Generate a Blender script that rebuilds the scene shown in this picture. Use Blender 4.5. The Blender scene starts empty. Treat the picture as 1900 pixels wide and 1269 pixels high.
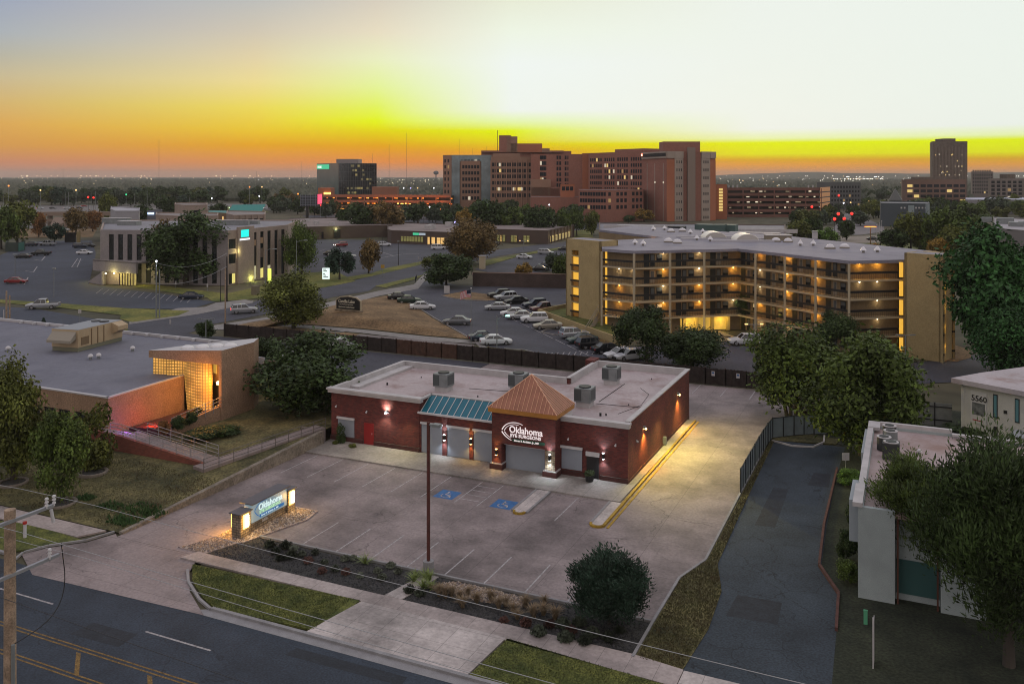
import bpy, math, random
from mathutils import Vector, Matrix
R = math.radians
rnd = random.Random(7)
S = bpy.context.scene
COL = S.collection
FPX, CH, HZ = 1620.0, 25.0, 325.0          # lens in survey units, eye height, horizon row
TH = R(-24.5); _c, _s = math.cos(TH), math.sin(TH)
def C(X, Y, z=0.0):                         # survey frame (right / forward) -> street-grid frame
    dx, dy = X - 9.34, Y - 70.4
    return Vector((dx*_c + dy*_s, -dx*_s + dy*_c, z))
def G(u, v, z=0.0):                         # ground point seen at a survey bearing
    Y = FPX*(CH - z)/(v - HZ); return C((u-950)*Y/FPX, Y, z)
def AT(u, Y, z=0.0): return C((u-950)*Y/FPX, Y, z)
def ZA(v, Y): return CH - (v-HZ)*Y/FPX
def DIR(a):                                 # heading in survey frame -> rotation in grid frame
    return R(a) - TH
# ------------------------------------------------------------ materials
_m = {}
def mat(name, col=(.5,.5,.5), rough=.8, var=.0, scale=1.5, metal=0.0, emit=None, es=1.0, bump=0.0, bscale=30, spec=.4, col2=None, alpha=None, det=4, fine=0.0, fscale=20, objvar=0.0):
    if name in _m: return _m[name]
    m = bpy.data.materials.new(name); m.use_nodes = True
    nt = m.node_tree; N = nt.nodes; L = nt.links
    b = N['Principled BSDF']
    b.inputs['Base Color'].default_value = (*col, 1); b.inputs['Roughness'].default_value = rough
    b.inputs['Metallic'].default_value = metal; b.inputs['Specular IOR Level'].default_value = spec
    if emit:
        b.inputs['Emission Color'].default_value = (*emit, 1); b.inputs['Emission Strength'].default_value = es
    tc = None
    if var or col2 or fine or bump:
        tc = N.new('ShaderNodeTexCoord')
    last = None
    if var or col2:
        n = N.new('ShaderNodeTexNoise'); n.inputs['Scale'].default_value = scale; n.inputs['Detail'].default_value = det
        n.inputs['Roughness'].default_value = .6
        L.new(tc.outputs['Object'], n.inputs['Vector'])
        r = N.new('ShaderNodeValToRGB'); L.new(n.outputs['Fac'], r.inputs[0])
        r.color_ramp.elements[0].position = .32; r.color_ramp.elements[1].position = .68
        a = [max(0, c*(1-var)) for c in col]; d = [c*(1+var) for c in (col2 or col)]
        r.color_ramp.elements[0].color = (*a, 1); r.color_ramp.elements[1].color = (*d, 1)
        last = r.outputs[0]
    if fine:
        n2 = N.new('ShaderNodeTexNoise'); n2.inputs['Scale'].default_value = fscale; n2.inputs['Detail'].default_value = 3
        L.new(tc.outputs['Object'], n2.inputs['Vector'])
        mr = N.new('ShaderNodeMapRange'); mr.inputs[1].default_value = .3; mr.inputs[2].default_value = .7
        mr.inputs[3].default_value = 1-fine; mr.inputs[4].default_value = 1+fine
        L.new(n2.outputs['Fac'], mr.inputs[0])
        mx = N.new('ShaderNodeVectorMath'); mx.operation = 'SCALE'
        if last: L.new(last, mx.inputs[0])
        else: mx.inputs[0].default_value = col
        L.new(mr.outputs[0], mx.inputs['Scale']); last = mx.outputs[0]
    if objvar:
        oi = N.new('ShaderNodeObjectInfo'); mr = N.new('ShaderNodeMapRange')
        mr.inputs[3].default_value = 1-objvar; mr.inputs[4].default_value = 1+objvar
        L.new(oi.outputs['Random'], mr.inputs[0])
        mx = N.new('ShaderNodeVectorMath'); mx.operation = 'SCALE'
        if last: L.new(last, mx.inputs[0])
        else: mx.inputs[0].default_value = col
        L.new(mr.outputs[0], mx.inputs['Scale']); last = mx.outputs[0]
    if last: L.new(last, b.inputs['Base Color'])
    if bump:
        nb = N.new('ShaderNodeTexNoise'); nb.inputs['Scale'].default_value = bscale; nb.inputs['Detail'].default_value = 3
        L.new(tc.outputs['Object'], nb.inputs['Vector'])
        bp = N.new('ShaderNodeBump'); bp.inputs['Strength'].default_value = bump; bp.inputs['Distance'].default_value = .05
        L.new(nb.outputs['Fac'], bp.inputs['Height']); L.new(bp.outputs[0], b.inputs['Normal'])
    if alpha is not None: b.inputs['Alpha'].default_value = alpha
    _m[name] = m; return m
def cracks(m, scale=.35, w=.012, dark=.45, thr=.5):
    nt = m.node_tree; N = nt.nodes; L = nt.links; b = N['Principled BSDF']; src = b.inputs['Base Color'].links[0].from_socket
    tc = N.new('ShaderNodeTexCoord'); n = N.new('ShaderNodeTexNoise'); n.inputs['Scale'].default_value = 1.1; n.inputs['Detail'].default_value = 5; L.new(tc.outputs['Object'], n.inputs['Vector'])
    ml = N.new('ShaderNodeVectorMath'); ml.operation = 'SCALE'; ml.inputs['Scale'].default_value = 1.3; L.new(n.outputs['Color'], ml.inputs[0])
    ad = N.new('ShaderNodeVectorMath'); ad.operation = 'ADD'; L.new(tc.outputs['Object'], ad.inputs[0]); L.new(ml.outputs[0], ad.inputs[1])
    v = N.new('ShaderNodeTexVoronoi'); v.feature = 'DISTANCE_TO_EDGE'; v.inputs['Scale'].default_value = scale; L.new(ad.outputs[0], v.inputs['Vector'])
    g = N.new('ShaderNodeMapRange'); g.inputs[1].default_value = 0; g.inputs[2].default_value = w; g.inputs[3].default_value = dark; g.inputs[4].default_value = 1; L.new(v.outputs['Distance'], g.inputs[0])
    n2 = N.new('ShaderNodeTexNoise'); n2.inputs['Scale'].default_value = .09; n2.inputs['Detail'].default_value = 3; L.new(tc.outputs['Object'], n2.inputs['Vector'])
    k = N.new('ShaderNodeMapRange'); k.inputs[1].default_value = thr-.04; k.inputs[2].default_value = thr+.04; L.new(n2.outputs['Fac'], k.inputs[0])
    mx = N.new('ShaderNodeMix'); L.new(k.outputs[0], mx.inputs[0]); mx.inputs[2].default_value = 1; L.new(g.outputs[0], mx.inputs[3])
    s = N.new('ShaderNodeVectorMath'); s.operation = 'SCALE'; L.new(src, s.inputs[0]); L.new(mx.outputs[0], s.inputs['Scale']); L.new(s.outputs[0], b.inputs['Base Color']); return m
def brick(name, c1, c2, mortar, sx=1.0, ms=.012, rough=.85, bw=.4, bh=.13, nscale=.35, nv=.25):
    if name in _m: return _m[name]
    m = mat(name, c1, rough); nt = m.node_tree; N = nt.nodes; L = nt.links; b = N['Principled BSDF']
    tc = N.new('ShaderNodeTexCoord'); sp = N.new('ShaderNodeSeparateXYZ'); L.new(tc.outputs['Object'], sp.inputs[0])
    ad = N.new('ShaderNodeMath'); ad.operation = 'ADD'; L.new(sp.outputs[0], ad.inputs[0]); L.new(sp.outputs[1], ad.inputs[1])
    cb = N.new('ShaderNodeCombineXYZ'); L.new(ad.outputs[0], cb.inputs[0]); L.new(sp.outputs[2], cb.inputs[1])
    br = N.new('ShaderNodeTexBrick'); L.new(cb.outputs[0], br.inputs['Vector'])
    br.inputs['Scale'].default_value = 1; br.inputs['Brick Width'].default_value = bw; br.inputs['Row Height'].default_value = bh
    br.inputs['Mortar Size'].default_value = ms; br.inputs['Color1'].default_value = (*c1, 1); br.inputs['Color2'].default_value = (*c2, 1)
    br.inputs['Mortar'].default_value = (*mortar, 1)
    n = N.new('ShaderNodeTexNoise'); n.inputs['Scale'].default_value = nscale; n.inputs['Detail'].default_value = 5; L.new(tc.outputs['Object'], n.inputs['Vector'])
    mr = N.new('ShaderNodeMapRange'); mr.inputs[1].default_value = .3; mr.inputs[2].default_value = .7; mr.inputs[3].default_value = 1-nv; mr.inputs[4].default_value = 1+nv
    L.new(n.outputs['Fac'], mr.inputs[0])
    mx = N.new('ShaderNodeVectorMath'); mx.operation = 'SCALE'; L.new(br.outputs[0], mx.inputs[0]); L.new(mr.outputs[0], mx.inputs['Scale'])
    L.new(mx.outputs[0], b.inputs['Base Color'])
    bp = N.new('ShaderNodeBump'); bp.inputs['Strength'].default_value = .4; bp.inputs['Distance'].default_value = .02
    L.new(br.outputs['Fac'], bp.inputs['Height']); bp.invert = True; L.new(bp.outputs[0], b.inputs['Normal'])
    return m
def glow(name, col, s=3.0): return mat(name, (.05,.05,.05), .6, emit=col, es=s)
# ------------------------------------------------------------ mesh builder
class MB:
    def __init__(s): s.v = []; s.f = []; s.mi = []; s.cur = 0
    def m(s, i): s.cur = i; return s
    def add(s, vs, fs):
        o = len(s.v); s.v += [tuple(v) for v in vs]
        for f in fs: s.f.append(tuple(o+i for i in f)); s.mi.append(s.cur)
        return s
    def box(s, x0, x1, y0, y1, z0, z1):
        return s.add([(x0,y0,z0),(x1,y0,z0),(x1,y1,z0),(x0,y1,z0),(x0,y0,z1),(x1,y0,z1),(x1,y1,z1),(x0,y1,z1)],
            [(0,3,2,1),(4,5,6,7),(0,1,5,4),(1,2,6,5),(2,3,7,6),(3,0,4,7)])
    def hexa(s, p): return s.add(p, [(0,3,2,1),(4,5,6,7),(0,1,5,4),(1,2,6,5),(2,3,7,6),(3,0,4,7)])
    def wall(s, p, q, z0, z1, t=.1, off=0.0):      # slab from p to q, thickness t on the left side
        p = Vector((p[0],p[1],0)); q = Vector((q[0],q[1],0)); d = (q-p).normalized(); n = Vector((-d.y, d.x, 0))
        a = p+n*off; b = q+n*off; c2 = b+n*t; d2 = a+n*t
        zz = z0 if hasattr(z0,'__len__') else (z0,z0); zt = z1 if hasattr(z1,'__len__') else (z1,z1)
        return s.hexa([(a.x,a.y,zz[0]),(b.x,b.y,zz[1]),(c2.x,c2.y,zz[1]),(d2.x,d2.y,zz[0]),(a.x,a.y,zt[0]),(b.x,b.y,zt[1]),(c2.x,c2.y,zt[1]),(d2.x,d2.y,zt[0])])
    def prism(s, poly, z0, z1, top=True, bottom=True, sides=True):
        n = len(poly); area = sum(poly[i][0]*poly[(i+1)%n][1]-poly[(i+1)%n][0]*poly[i][1] for i in range(n))
        if area < 0: poly = list(reversed(poly))
        vs = [(p[0],p[1],z0) for p in poly]+[(p[0],p[1],z1) for p in poly]; fs = []
        if top: fs.append(tuple(range(n, 2*n)))
        if bottom: fs.append(tuple(reversed(range(n))))
        if sides: fs += [(i,(i+1)%n,n+(i+1)%n,n+i) for i in range(n)]
        return s.add(vs, fs)
    def sheet(s, poly, z=None):
        vs = [(p[0],p[1],(p[2] if z is None else z)) for p in poly]; n = len(vs)
        area = sum(vs[i][0]*vs[(i+1)%n][1]-vs[(i+1)%n][0]*vs[i][1] for i in range(n))
        if area < 0: vs.reverse()
        return s.add(vs, [tuple(range(n))])
    def quad(s, a, b, c, d): return s.add([a,b,c,d], [(0,1,2,3)])
    def tube(s, p, q, r0, r1=None, n=8, caps=True):
        r1 = r0 if r1 is None else r1; p = Vector(p); q = Vector(q); d = (q-p)
        if d.length < 1e-6: return s
        d.normalize(); a = d.orthogonal().normalized(); b = d.cross(a)
        vs = []
        for k, (o, r) in enumerate(((p,r0),(q,r1))):
            for i in range(n):
                t = 2*math.pi*i/n; vs.append(o + a*(math.cos(t)*r) + b*(math.sin(t)*r))
        fs = [(i,(i+1)%n,n+(i+1)%n,n+i) for i in range(n)]
        if caps: fs += [tuple(reversed(range(n))), tuple(range(n,2*n))]
        return s.add(vs, fs)
    def path(s, pts, r, n=6):
        for i in range(len(pts)-1): s.tube(pts[i], pts[i+1], r if not hasattr(r,'__len__') else r[i], r if not hasattr(r,'__len__') else r[i+1], n)
        return s
    def sph(s, c, r, n=10, k=6, half=False):
        rx, ry, rz = r if hasattr(r,'__len__') else (r,r,r); vs = []; fs = []
        k0 = k//2 if half else 0
        rows = list(range(k0, k+1))
        for j in rows:
            ph = -math.pi/2 + math.pi*j/k
            for i in range(n):
                t = 2*math.pi*i/n; vs.append((c[0]+rx*math.cos(ph)*math.cos(t), c[1]+ry*math.cos(ph)*math.sin(t), c[2]+rz*math.sin(ph)))
        for j in range(len(rows)-1):
            for i in range(n): fs.append((j*n+i, j*n+(i+1)%n, (j+1)*n+(i+1)%n, (j+1)*n+i))
        return s.add(vs, fs)
    def build(s, name, mt=None, parent=None, world=False, smooth=False, link=True):
        me = bpy.data.meshes.new(name); me.from_pydata(s.v, [], s.f)
        if mt is not None:
            for m_ in (mt if isinstance(mt,(list,tuple)) else [mt]): me.materials.append(m_)
            if isinstance(mt,(list,tuple)): me.polygons.foreach_set('material_index', s.mi)
        if smooth: me.polygons.foreach_set('use_smooth', [True]*len(me.polygons))
        me.update()
        o = bpy.data.objects.new(name, me)
        if link: COL.objects.link(o)
        if parent:
            o.parent = parent
            if world: o.matrix_parent_inverse = parent.matrix_basis.inverted()
        return o
def tag(o, label=None, cat=None, group=None, kind=None):
    if label: o['label'] = label
    if cat: o['category'] = cat
    if group: o['group'] = group
    if kind: o['kind'] = kind
    return o
def thing(name, label, cat, loc=(0,0,0), rz=0.0, group=None, sc=1.0):
    o = bpy.data.objects.new(name, None); COL.objects.link(o); o.empty_display_size = .3
    sc = sc if hasattr(sc,'__len__') else (sc,)*3
    o.location = loc; o.rotation_euler = (0,0,rz); o.scale = sc
    o.matrix_basis = Matrix.LocRotScale(Vector(loc), Matrix.Rotation(rz,3,'Z'), Vector(sc))
    return tag(o, label, cat, group)
def struct(name, mb, mt, z=None): return tag(mb.build(name, mt), kind='structure')
def copy_tree(o, parent=None):
    c = o.copy(); COL.objects.link(c)
    if parent: c.parent = parent
    for ch in list(o.children): copy_tree(ch, c)
    return c
def put(o, loc, rz=0.0, sc=None):
    s = o.scale[:] if sc is None else (sc if hasattr(sc,'__len__') else (sc,)*3)
    o.matrix_basis = Matrix.LocRotScale(Vector(loc), Matrix.Rotation(rz,3,'Z'), Vector(s)); return o
def setmat(o, m):                       # object-level material on shared mesh data
    o.material_slots[0].link = 'OBJECT'; o.material_slots[0].material = m
def lamp(parent, loc, col, e, r=.1, spot=None, world=True, aim=(0,0,-1), blend=.6):
    l = bpy.data.lights.new('lamp_light', 'SPOT' if spot else 'POINT'); l.color = col; l.energy = e; l.shadow_soft_size = r
    if spot: l.spot_size = R(spot); l.spot_blend = blend
    o = bpy.data.objects.new('lamp_light', l); COL.objects.link(o); o.location = loc
    if spot: o.rotation_euler = Vector(aim).to_track_quat('-Z','Y').to_euler()
    if parent:
        o.parent = parent
        if world: o.matrix_parent_inverse = parent.matrix_basis.inverted()
    return o
_fonts = {}
def text(name, body, loc, right, up, size, mt, parent, depth=.03, align='LEFT', world=True, xs=1.0):
    cu = bpy.data.curves.new(name, 'FONT'); cu.body = body; cu.size = size; cu.extrude = depth/2; cu.align_x = align; cu.resolution_u = 3; cu.offset = .018*size
    t = bpy.data.objects.new(name, cu); COL.objects.link(t)
    bpy.context.view_layer.update()
    me = bpy.data.meshes.new_from_object(t.evaluated_get(bpy.context.evaluated_depsgraph_get()))
    bpy.data.objects.remove(t); me.name = name
    rt = Vector(right).normalized(); u_ = Vector(up).normalized(); n = rt.cross(u_)
    M_ = Matrix((( rt.x*xs,u_.x,n.x,loc[0]),(rt.y*xs,u_.y,n.y,loc[1]),(rt.z*xs,u_.z,n.z,loc[2]),(0,0,0,1)))
    me.transform(M_); me.materials.clear(); me.materials.append(mt)
    o = bpy.data.objects.new(name, me); COL.objects.link(o)
    if parent:
        o.parent = parent
        if world: o.matrix_parent_inverse = parent.matrix_basis.inverted()
    return o
# ------------------------------------------------------------ camera, sky, sun
cam = bpy.data.cameras.new('camera'); co = bpy.data.objects.new('camera', cam); COL.objects.link(co)
cam.sensor_width = 36; cam.lens = FPX/1900*36; cam.shift_y = -(634.5-HZ)/1900; cam.clip_end = 20000; cam.clip_start = .5
co.location = C(0,0,CH); co.rotation_euler = (R(90), 0, -TH); S.camera = co
w = bpy.data.worlds.new('World'); S.world = w; w.use_nodes = True
nt = w.node_tree; N = nt.nodes; L = nt.links; bg = N['Background']
def s2l(c): return tuple(((x/255)/12.92 if x/255 <= .04045 else (((x/255)+.055)/1.055)**2.4) for x in c)
tc = N.new('ShaderNodeTexCoord')
def dot(vec):
    d = N.new('ShaderNodeVectorMath'); d.operation = 'DOT_PRODUCT'; L.new(tc.outputs['Generated'], d.inputs[0]); d.inputs[1].default_value = vec; return d.outputs['Value']
def mth(op, a, b=None):
    n = N.new('ShaderNodeMath'); n.operation = op
    for i, x in enumerate((a,b)):
        if x is None: continue
        if isinstance(x,(int,float)): n.inputs[i].default_value = x
        else: L.new(x, n.inputs[i])
    return n.outputs[0]
fwd = C(0,1)-C(0,0); rgt = C(1,0)-C(0,0)
fx, fy, fz = dot(rgt), dot(fwd), dot((0,0,1))
az = mth('ARCTAN2', fx, fy)
hor = mth('SQRT', mth('ADD', mth('MULTIPLY',fx,fx), mth('MULTIPLY',fy,fy)))
tt = mth('DIVIDE', fz, mth('MAXIMUM', hor, .001))
TM = .22
tn = mth('DIVIDE', tt, TM)
cols = {
 0:[(0,(160,168,186)),(60,(172,178,183)),(100,(184,181,166)),(140,(202,187,150)),(190,(214,181,115)),(230,(222,170,88)),(270,(215,155,78)),(300,(205,138,103)),(325,(192,145,128))],
 475:[(0,(190,190,187)),(60,(210,200,180)),(110,(228,212,168)),(150,(238,220,150)),(200,(238,218,90)),(240,(236,200,50)),(270,(232,165,28)),(300,(225,145,75)),(325,(205,145,115))],
 700:[(0,(215,206,190)),(60,(232,222,195)),(110,(235,240,195)),(160,(230,245,155)),(200,(228,245,90)),(225,(230,245,10)),(245,(228,210,0)),(270,(230,165,5)),(300,(230,140,60)),(325,(205,145,120))],
 950:[(0,(232,236,215)),(60,(238,246,230)),(120,(240,247,243)),(205,(240,247,240)),(225,(230,248,180)),(243,(225,243,0)),(262,(226,218,0)),(280,(225,165,5)),(300,(230,145,50)),(325,(208,145,105))],
 1400:[(0,(236,243,236)),(240,(236,244,236)),(257,(230,245,180)),(265,(222,240,0)),(286,(220,226,0)),(297,(215,165,5)),(306,(225,155,50)),(325,(215,145,95))]}
prev = None; pu = None
def ramp(u, st):
    r = N.new('ShaderNodeValToRGB'); cr = r.color_ramp; k = math.cos(math.atan((u-950)/FPX))
    pts = sorted(((HZ-v)/FPX*k/TM, s2l(c)) for v, c in st)
    cr.elements[0].position = pts[0][0]; cr.elements[0].color = (*pts[0][1],1)
    cr.elements[1].position = min(1,pts[-1][0]); cr.elements[1].color = (*pts[-1][1],1)
    for p, c in pts[1:-1]: e = cr.elements.new(p); e.color = (*c,1)
    L.new(tn, r.inputs[0]); return r.outputs[0]
def mixc(f, a, b):
    n = N.new('ShaderNodeMix'); n.data_type = 'RGBA'; L.new(f, n.inputs[0])
    for i, x in ((6,a),(7,b)):
        if isinstance(x, tuple): n.inputs[i].default_value = (*x,1)
        else: L.new(x, n.inputs[i])
    return n.outputs[2]
def mapr(x, a, b, smooth=True):
    n = N.new('ShaderNodeMapRange'); n.inputs[1].default_value = a; n.inputs[2].default_value = b
    if smooth: n.interpolation_type = 'SMOOTHSTEP'
    L.new(x, n.inputs[0]); return n.outputs[0]
for u in sorted(cols):
    o = ramp(u, cols[u])
    if prev is None: prev = o
    else: prev = mixc(mapr(az, math.atan((pu-950)/FPX), math.atan((u-950)/FPX), False), prev, o)
    pu = u
TOP = (.86,.82,.98); BACK = (.78,.69,.66)
top = mixc(mapr(tt, .2, 1.6), prev, TOP)
back = mixc(mapr(mth('ABSOLUTE', az), R(38), R(120)), top, BACK)
fin = mixc(mapr(tt, 1.5, 6.0), back, (.76,.72,.78))
sky = N.new('ShaderNodeTexSky'); sky.sky_type = 'NISHITA'; sky.sun_disc = False; sky.sun_elevation = R(1.5)
SUN_AZ = math.atan(420/FPX)
sd = fwd*math.cos(SUN_AZ) + rgt*math.sin(SUN_AZ)
sky.sun_rotation = math.atan2(sd.x, sd.y)
b2 = N.new('ShaderNodeBackground'); b2.inputs[1].default_value = .003; L.new(sky.outputs[0], b2.inputs[0])
L.new(fin, bg.inputs[0]); bg.inputs[1].default_value = 1.0
ads = N.new('ShaderNodeAddShader'); L.new(bg.outputs[0], ads.inputs[0]); L.new(b2.outputs[0], ads.inputs[1])
L.new(ads.outputs[0], N['World Output'].inputs[0])
sl = bpy.data.lights.new('sun', 'SUN'); sl.energy = .35; sl.angle = R(12); sl.color = (1,.72,.42)
so = bpy.data.objects.new('sun', sl); COL.objects.link(so); so.location = (0,0,60)
so.rotation_euler = (Vector((-sd.x, -sd.y, -math.tan(R(4))))).to_track_quat('-Z','Y').to_euler()
S.view_settings.view_transform = 'Standard'; S.view_settings.look = 'None'; S.view_settings.exposure = 0; S.view_settings.gamma = 1
try:
    S.cycles.max_bounces = 5; S.cycles.diffuse_bounces = 3; S.cycles.glossy_bounces = 2; S.cycles.transmission_bounces = 2; S.cycles.transparent_max_bounces = 4
    S.cycles.sample_clamp_indirect = 3.0; S.cycles.volume_bounces = 0; S.cycles.use_light_tree = True; S.cycles.filter_width = 1.05
except Exception: pass
HAZE=1
# ============================================================ materials of the place
WALK3 = mat('ramp_concrete', (.19,.16,.155), .85, var=.2, scale=.8, fine=.15)
ASPH = mat('street_asphalt', (.024,.034,.050), .85, var=.25, scale=.35, fine=.35, fscale=9, det=6, bump=.15)
ASPH2 = mat('driveway_asphalt', (.030,.042,.055), .9, var=.3, scale=.25, fine=.35, fscale=8, det=6)
ASPH3 = mat('parking_asphalt', (.048,.050,.066), .85, var=.28, scale=.12, fine=.22, fscale=3, det=6)
def slabmat(name, col, jx, jy, var=.16, jw=.012, off=(0,0)):
    m = mat(name, col, .8, var=var, scale=.22, fine=.16, fscale=5, det=7); nt = m.node_tree; N = nt.nodes; L = nt.links; b = N['Principled BSDF']
    src = b.inputs['Base Color'].links[0].from_socket
    tc = N.new('ShaderNodeTexCoord'); sp = N.new('ShaderNodeSeparateXYZ'); L.new(tc.outputs['Object'], sp.inputs[0]); outs = []
    for k, (j, o) in enumerate(((jx,off[0]),(jy,off[1]))):
        if not j: continue
        a = N.new('ShaderNodeMath'); a.operation = 'ADD'; a.inputs[1].default_value = o; L.new(sp.outputs[k], a.inputs[0])
        p = N.new('ShaderNodeMath'); p.operation = 'PINGPONG'; p.inputs[1].default_value = j/2; L.new(a.outputs[0], p.inputs[0])
        g = N.new('ShaderNodeMath'); g.operation = 'GREATER_THAN'; g.inputs[1].default_value = jw; L.new(p.outputs[0], g.inputs[0]); outs.append(g.outputs[0])
    f = outs[0]
    if len(outs) > 1:
        mn = N.new('ShaderNodeMath'); mn.operation = 'MINIMUM'; L.new(outs[0], mn.inputs[0]); L.new(outs[1], mn.inputs[1]); f = mn.outputs[0]
    mr = N.new('ShaderNodeMapRange'); mr.inputs[3].default_value = .5; L.new(f, mr.inputs[0])
    # large dark tyre and oil stains
    n = N.new('ShaderNodeTexNoise'); n.inputs['Scale'].default_value = .11; n.inputs['Detail'].default_value = 8; n.inputs['Roughness'].default_value = .65; L.new(tc.outputs['Object'], n.inputs['Vector'])
    r2 = N.new('ShaderNodeMapRange'); r2.inputs[1].default_value = .36; r2.inputs[2].default_value = .55; r2.inputs[3].default_value = .52; L.new(n.outputs['Fac'], r2.inputs[0])
    ml = N.new('ShaderNodeMath'); ml.operation = 'MULTIPLY'; L.new(mr.outputs[0], ml.inputs[0]); L.new(r2.outputs[0], ml.inputs[1])
    mx = N.new('ShaderNodeVectorMath'); mx.operation = 'SCALE'; L.new(src, mx.inputs[0]); L.new(ml.outputs[0], mx.inputs['Scale']); L.new(mx.outputs[0], b.inputs['Base Color'])
    return m
LOT = slabmat('lot_concrete', (.222,.188,.188), 4.6, 4.9, jw=.014)
cracks(ASPH, .22, .010, .45, .50); cracks(ASPH2, .30, .014, .4, .47); cracks(LOT, .13, .007, .5, .5); cracks(ASPH3, .12, .006, .5, .48)
WALK = slabmat('walk_concrete', (.33,.29,.28), 1.52, 0, var=.12)
WALK2 = slabmat('kerbside_concrete', (.41,.375,.365), 1.9, 1.7, var=.14)
KERB = mat('kerb_concrete', (.22,.22,.23), .8, var=.15, scale=1.2, fine=.15)
YEL = mat('yellow_paint', (.30,.19,.02), .7, var=.3, scale=2.2, fine=.25, fscale=14)
WHT = mat('white_paint', (.29,.28,.29), .7, var=.4, scale=4, fine=.35, fscale=18)
BLU = mat('blue_paint', (.03,.12,.30), .7, var=.25, scale=3)
DRYG = mat('dry_grass', (.034,.038,.015), 1, col2=(.125,.110,.046), var=.15, scale=.35, fine=.5, fscale=5, bump=.6, bscale=12)
MOUND = mat('mound_grass', (.11,.070,.034), 1, col2=(.19,.125,.062), var=.15, scale=.25, fine=.4, fscale=3)
LAWN = mat('lawn_grass', (.034,.052,.010), 1, col2=(.110,.118,.026), var=.15, scale=.7, fine=.5, fscale=8, bump=.6, bscale=14)
LAWN2 = mat('bright_lawn', (.060,.085,.014), 1, col2=(.16,.15,.035), var=.15, scale=.15, fine=.35, fscale=2)
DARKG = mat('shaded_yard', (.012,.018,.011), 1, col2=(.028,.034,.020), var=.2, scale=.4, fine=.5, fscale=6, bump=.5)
MULCH = mat('dark_mulch', (.034,.034,.034), 1, var=.4, scale=1.5, fine=.6, fscale=22, bump=1, bscale=22)
ROCK = mat('river_rock', (.26,.21,.19), .9, var=.3, scale=2, fine=.5, fscale=12, objvar=.1)
EARTH = mat('open_ground', (.045,.05,.032), 1, col2=(.085,.075,.045), var=.2, scale=.02, fine=.4, fscale=.15)
# ============================================================ ground sheets
g = MB(); cc = C(0,3000)
g.sheet([C(-9000,-300),C(9000,-300),C(9000,9000),C(-9000,9000)], -.06); struct('ground', g, EARTH)
def sheetobj(name, poly, mt, z, kind='structure', label=None):
    o = MB().sheet([(p[0],p[1]) for p in poly], z).build(name, mt); tag(o, kind=kind)
    if label: o['label'] = label
    return o
def P(*uv, z=0): return [G(u,v,z) for u,v in uv]
# foreground street and its markings
sheetobj('street', [(-120,-29.9),(70,-29.9),(70,-48),(-120,-48)], ASPH, -.01)
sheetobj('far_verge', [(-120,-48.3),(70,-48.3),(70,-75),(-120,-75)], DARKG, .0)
mk = MB()
for x in range(-113, 60, 12): mk.sheet([(x-.45,-32.75),(x+4.2,-32.75),(x+4.2,-32.63),(x-.45,-32.63)], -.004)
struct('white_lane_markings', mk, WHT)
mk = MB()
for y in (-35.33,-35.58,-37.25,-37.5): mk.sheet([(-110,y),(70,y),(70,y+.10),(-110,y+.10)], -.004)
_a, _b = G(145,1211), G(143,1250); _dx = _b.x-_a.x
for x in (-24.0,-18.95,-13.9,-8.8,-3.8,-29.0): mk.sheet([(x+_dx-.17,-37.15),(x+_dx+.17,-37.15),(x+.17,-35.72),(x-.17,-35.72)], -.004)
struct('yellow_centre_markings', mk, mat('worn_yellow', (.15,.09,.025), .8, var=.4, scale=3, fine=.4, fscale=12))
mk = MB()
for x0_,x1_,y0_,y1_ in ((-21,-17.5,-34.6,-33.1),(-33,-31.2,-32.2,-30.6),(-9,-2,-31.4,-30.5),(11.2,14.0,-17.8,-14.9),(10.6,12.0,-4,4.5),(13.2,14.8,6,9.5)): mk.sheet([(x0_,y0_),(x1_,y0_+.15),(x1_-.1,y1_),(x0_+.15,y1_-.1)], .019 if x0_>5 else -.006)
struct('asphalt_patches', mk, mat('patch_asphalt', (.017,.022,.030), .85, var=.25, scale=1.5, fine=.3, fscale=8))
# concrete entrance drive and parking lot
sheetobj('parking_lot', [(-29.2,-24.3),(-20.9,-24.3),(-20.5,-20.35),(8.5,-20.2),(8.5,-13),(8.55,17.9),(11.2,20.6),(11.2,36.2),(-30,36.2),(-29.0,0)], LOT, .01)
sheetobj('entrance_drive', P((60,1066),(378,1141),(352,1097),(352,1060),(372,1027))+[(-20.9,-24.32),(-29.2,-24.32)]+P((215,990),(160,1006),(90,1016),(40,1028)), LOT, .004)
# walks
def slab(name, poly, mt, z0, z1): return struct(name, MB().prism([(p[0],p[1]) for p in poly], z0, z1, bottom=False), mt)
slab('sidewalk', [(-22.6,-25.1),(-22.2,-23.95),(7.6,-23.95),(10.3,-24.3),(10.3,-25.9),(-8.3,-25.1)], WALK, -.02, .10)
slab('sidewalk', [(-31.6,-25.6),(-30.6,-24.0),(-80,-24.0),(-80,-25.6)], WALK, -.02, .09)
slab('kerbside_pad', [(-8.5,-25.13),(.9,-25.25),(.6,-29.2),(-9.3,-29.2)], WALK2, -.02, .105)
slab('driveway_apron', [(10.33,-24.3),(18.5,-24.3),(19.5,-29.3),(8.3,-29.3),(10.33,-25.9)], WALK2, -.02, .06)
slab('sidewalk', [(18.6,-24.2),(40,-24.2),(40,-25.8),(18.8,-25.8)], WALK, -.02, .10)
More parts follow.
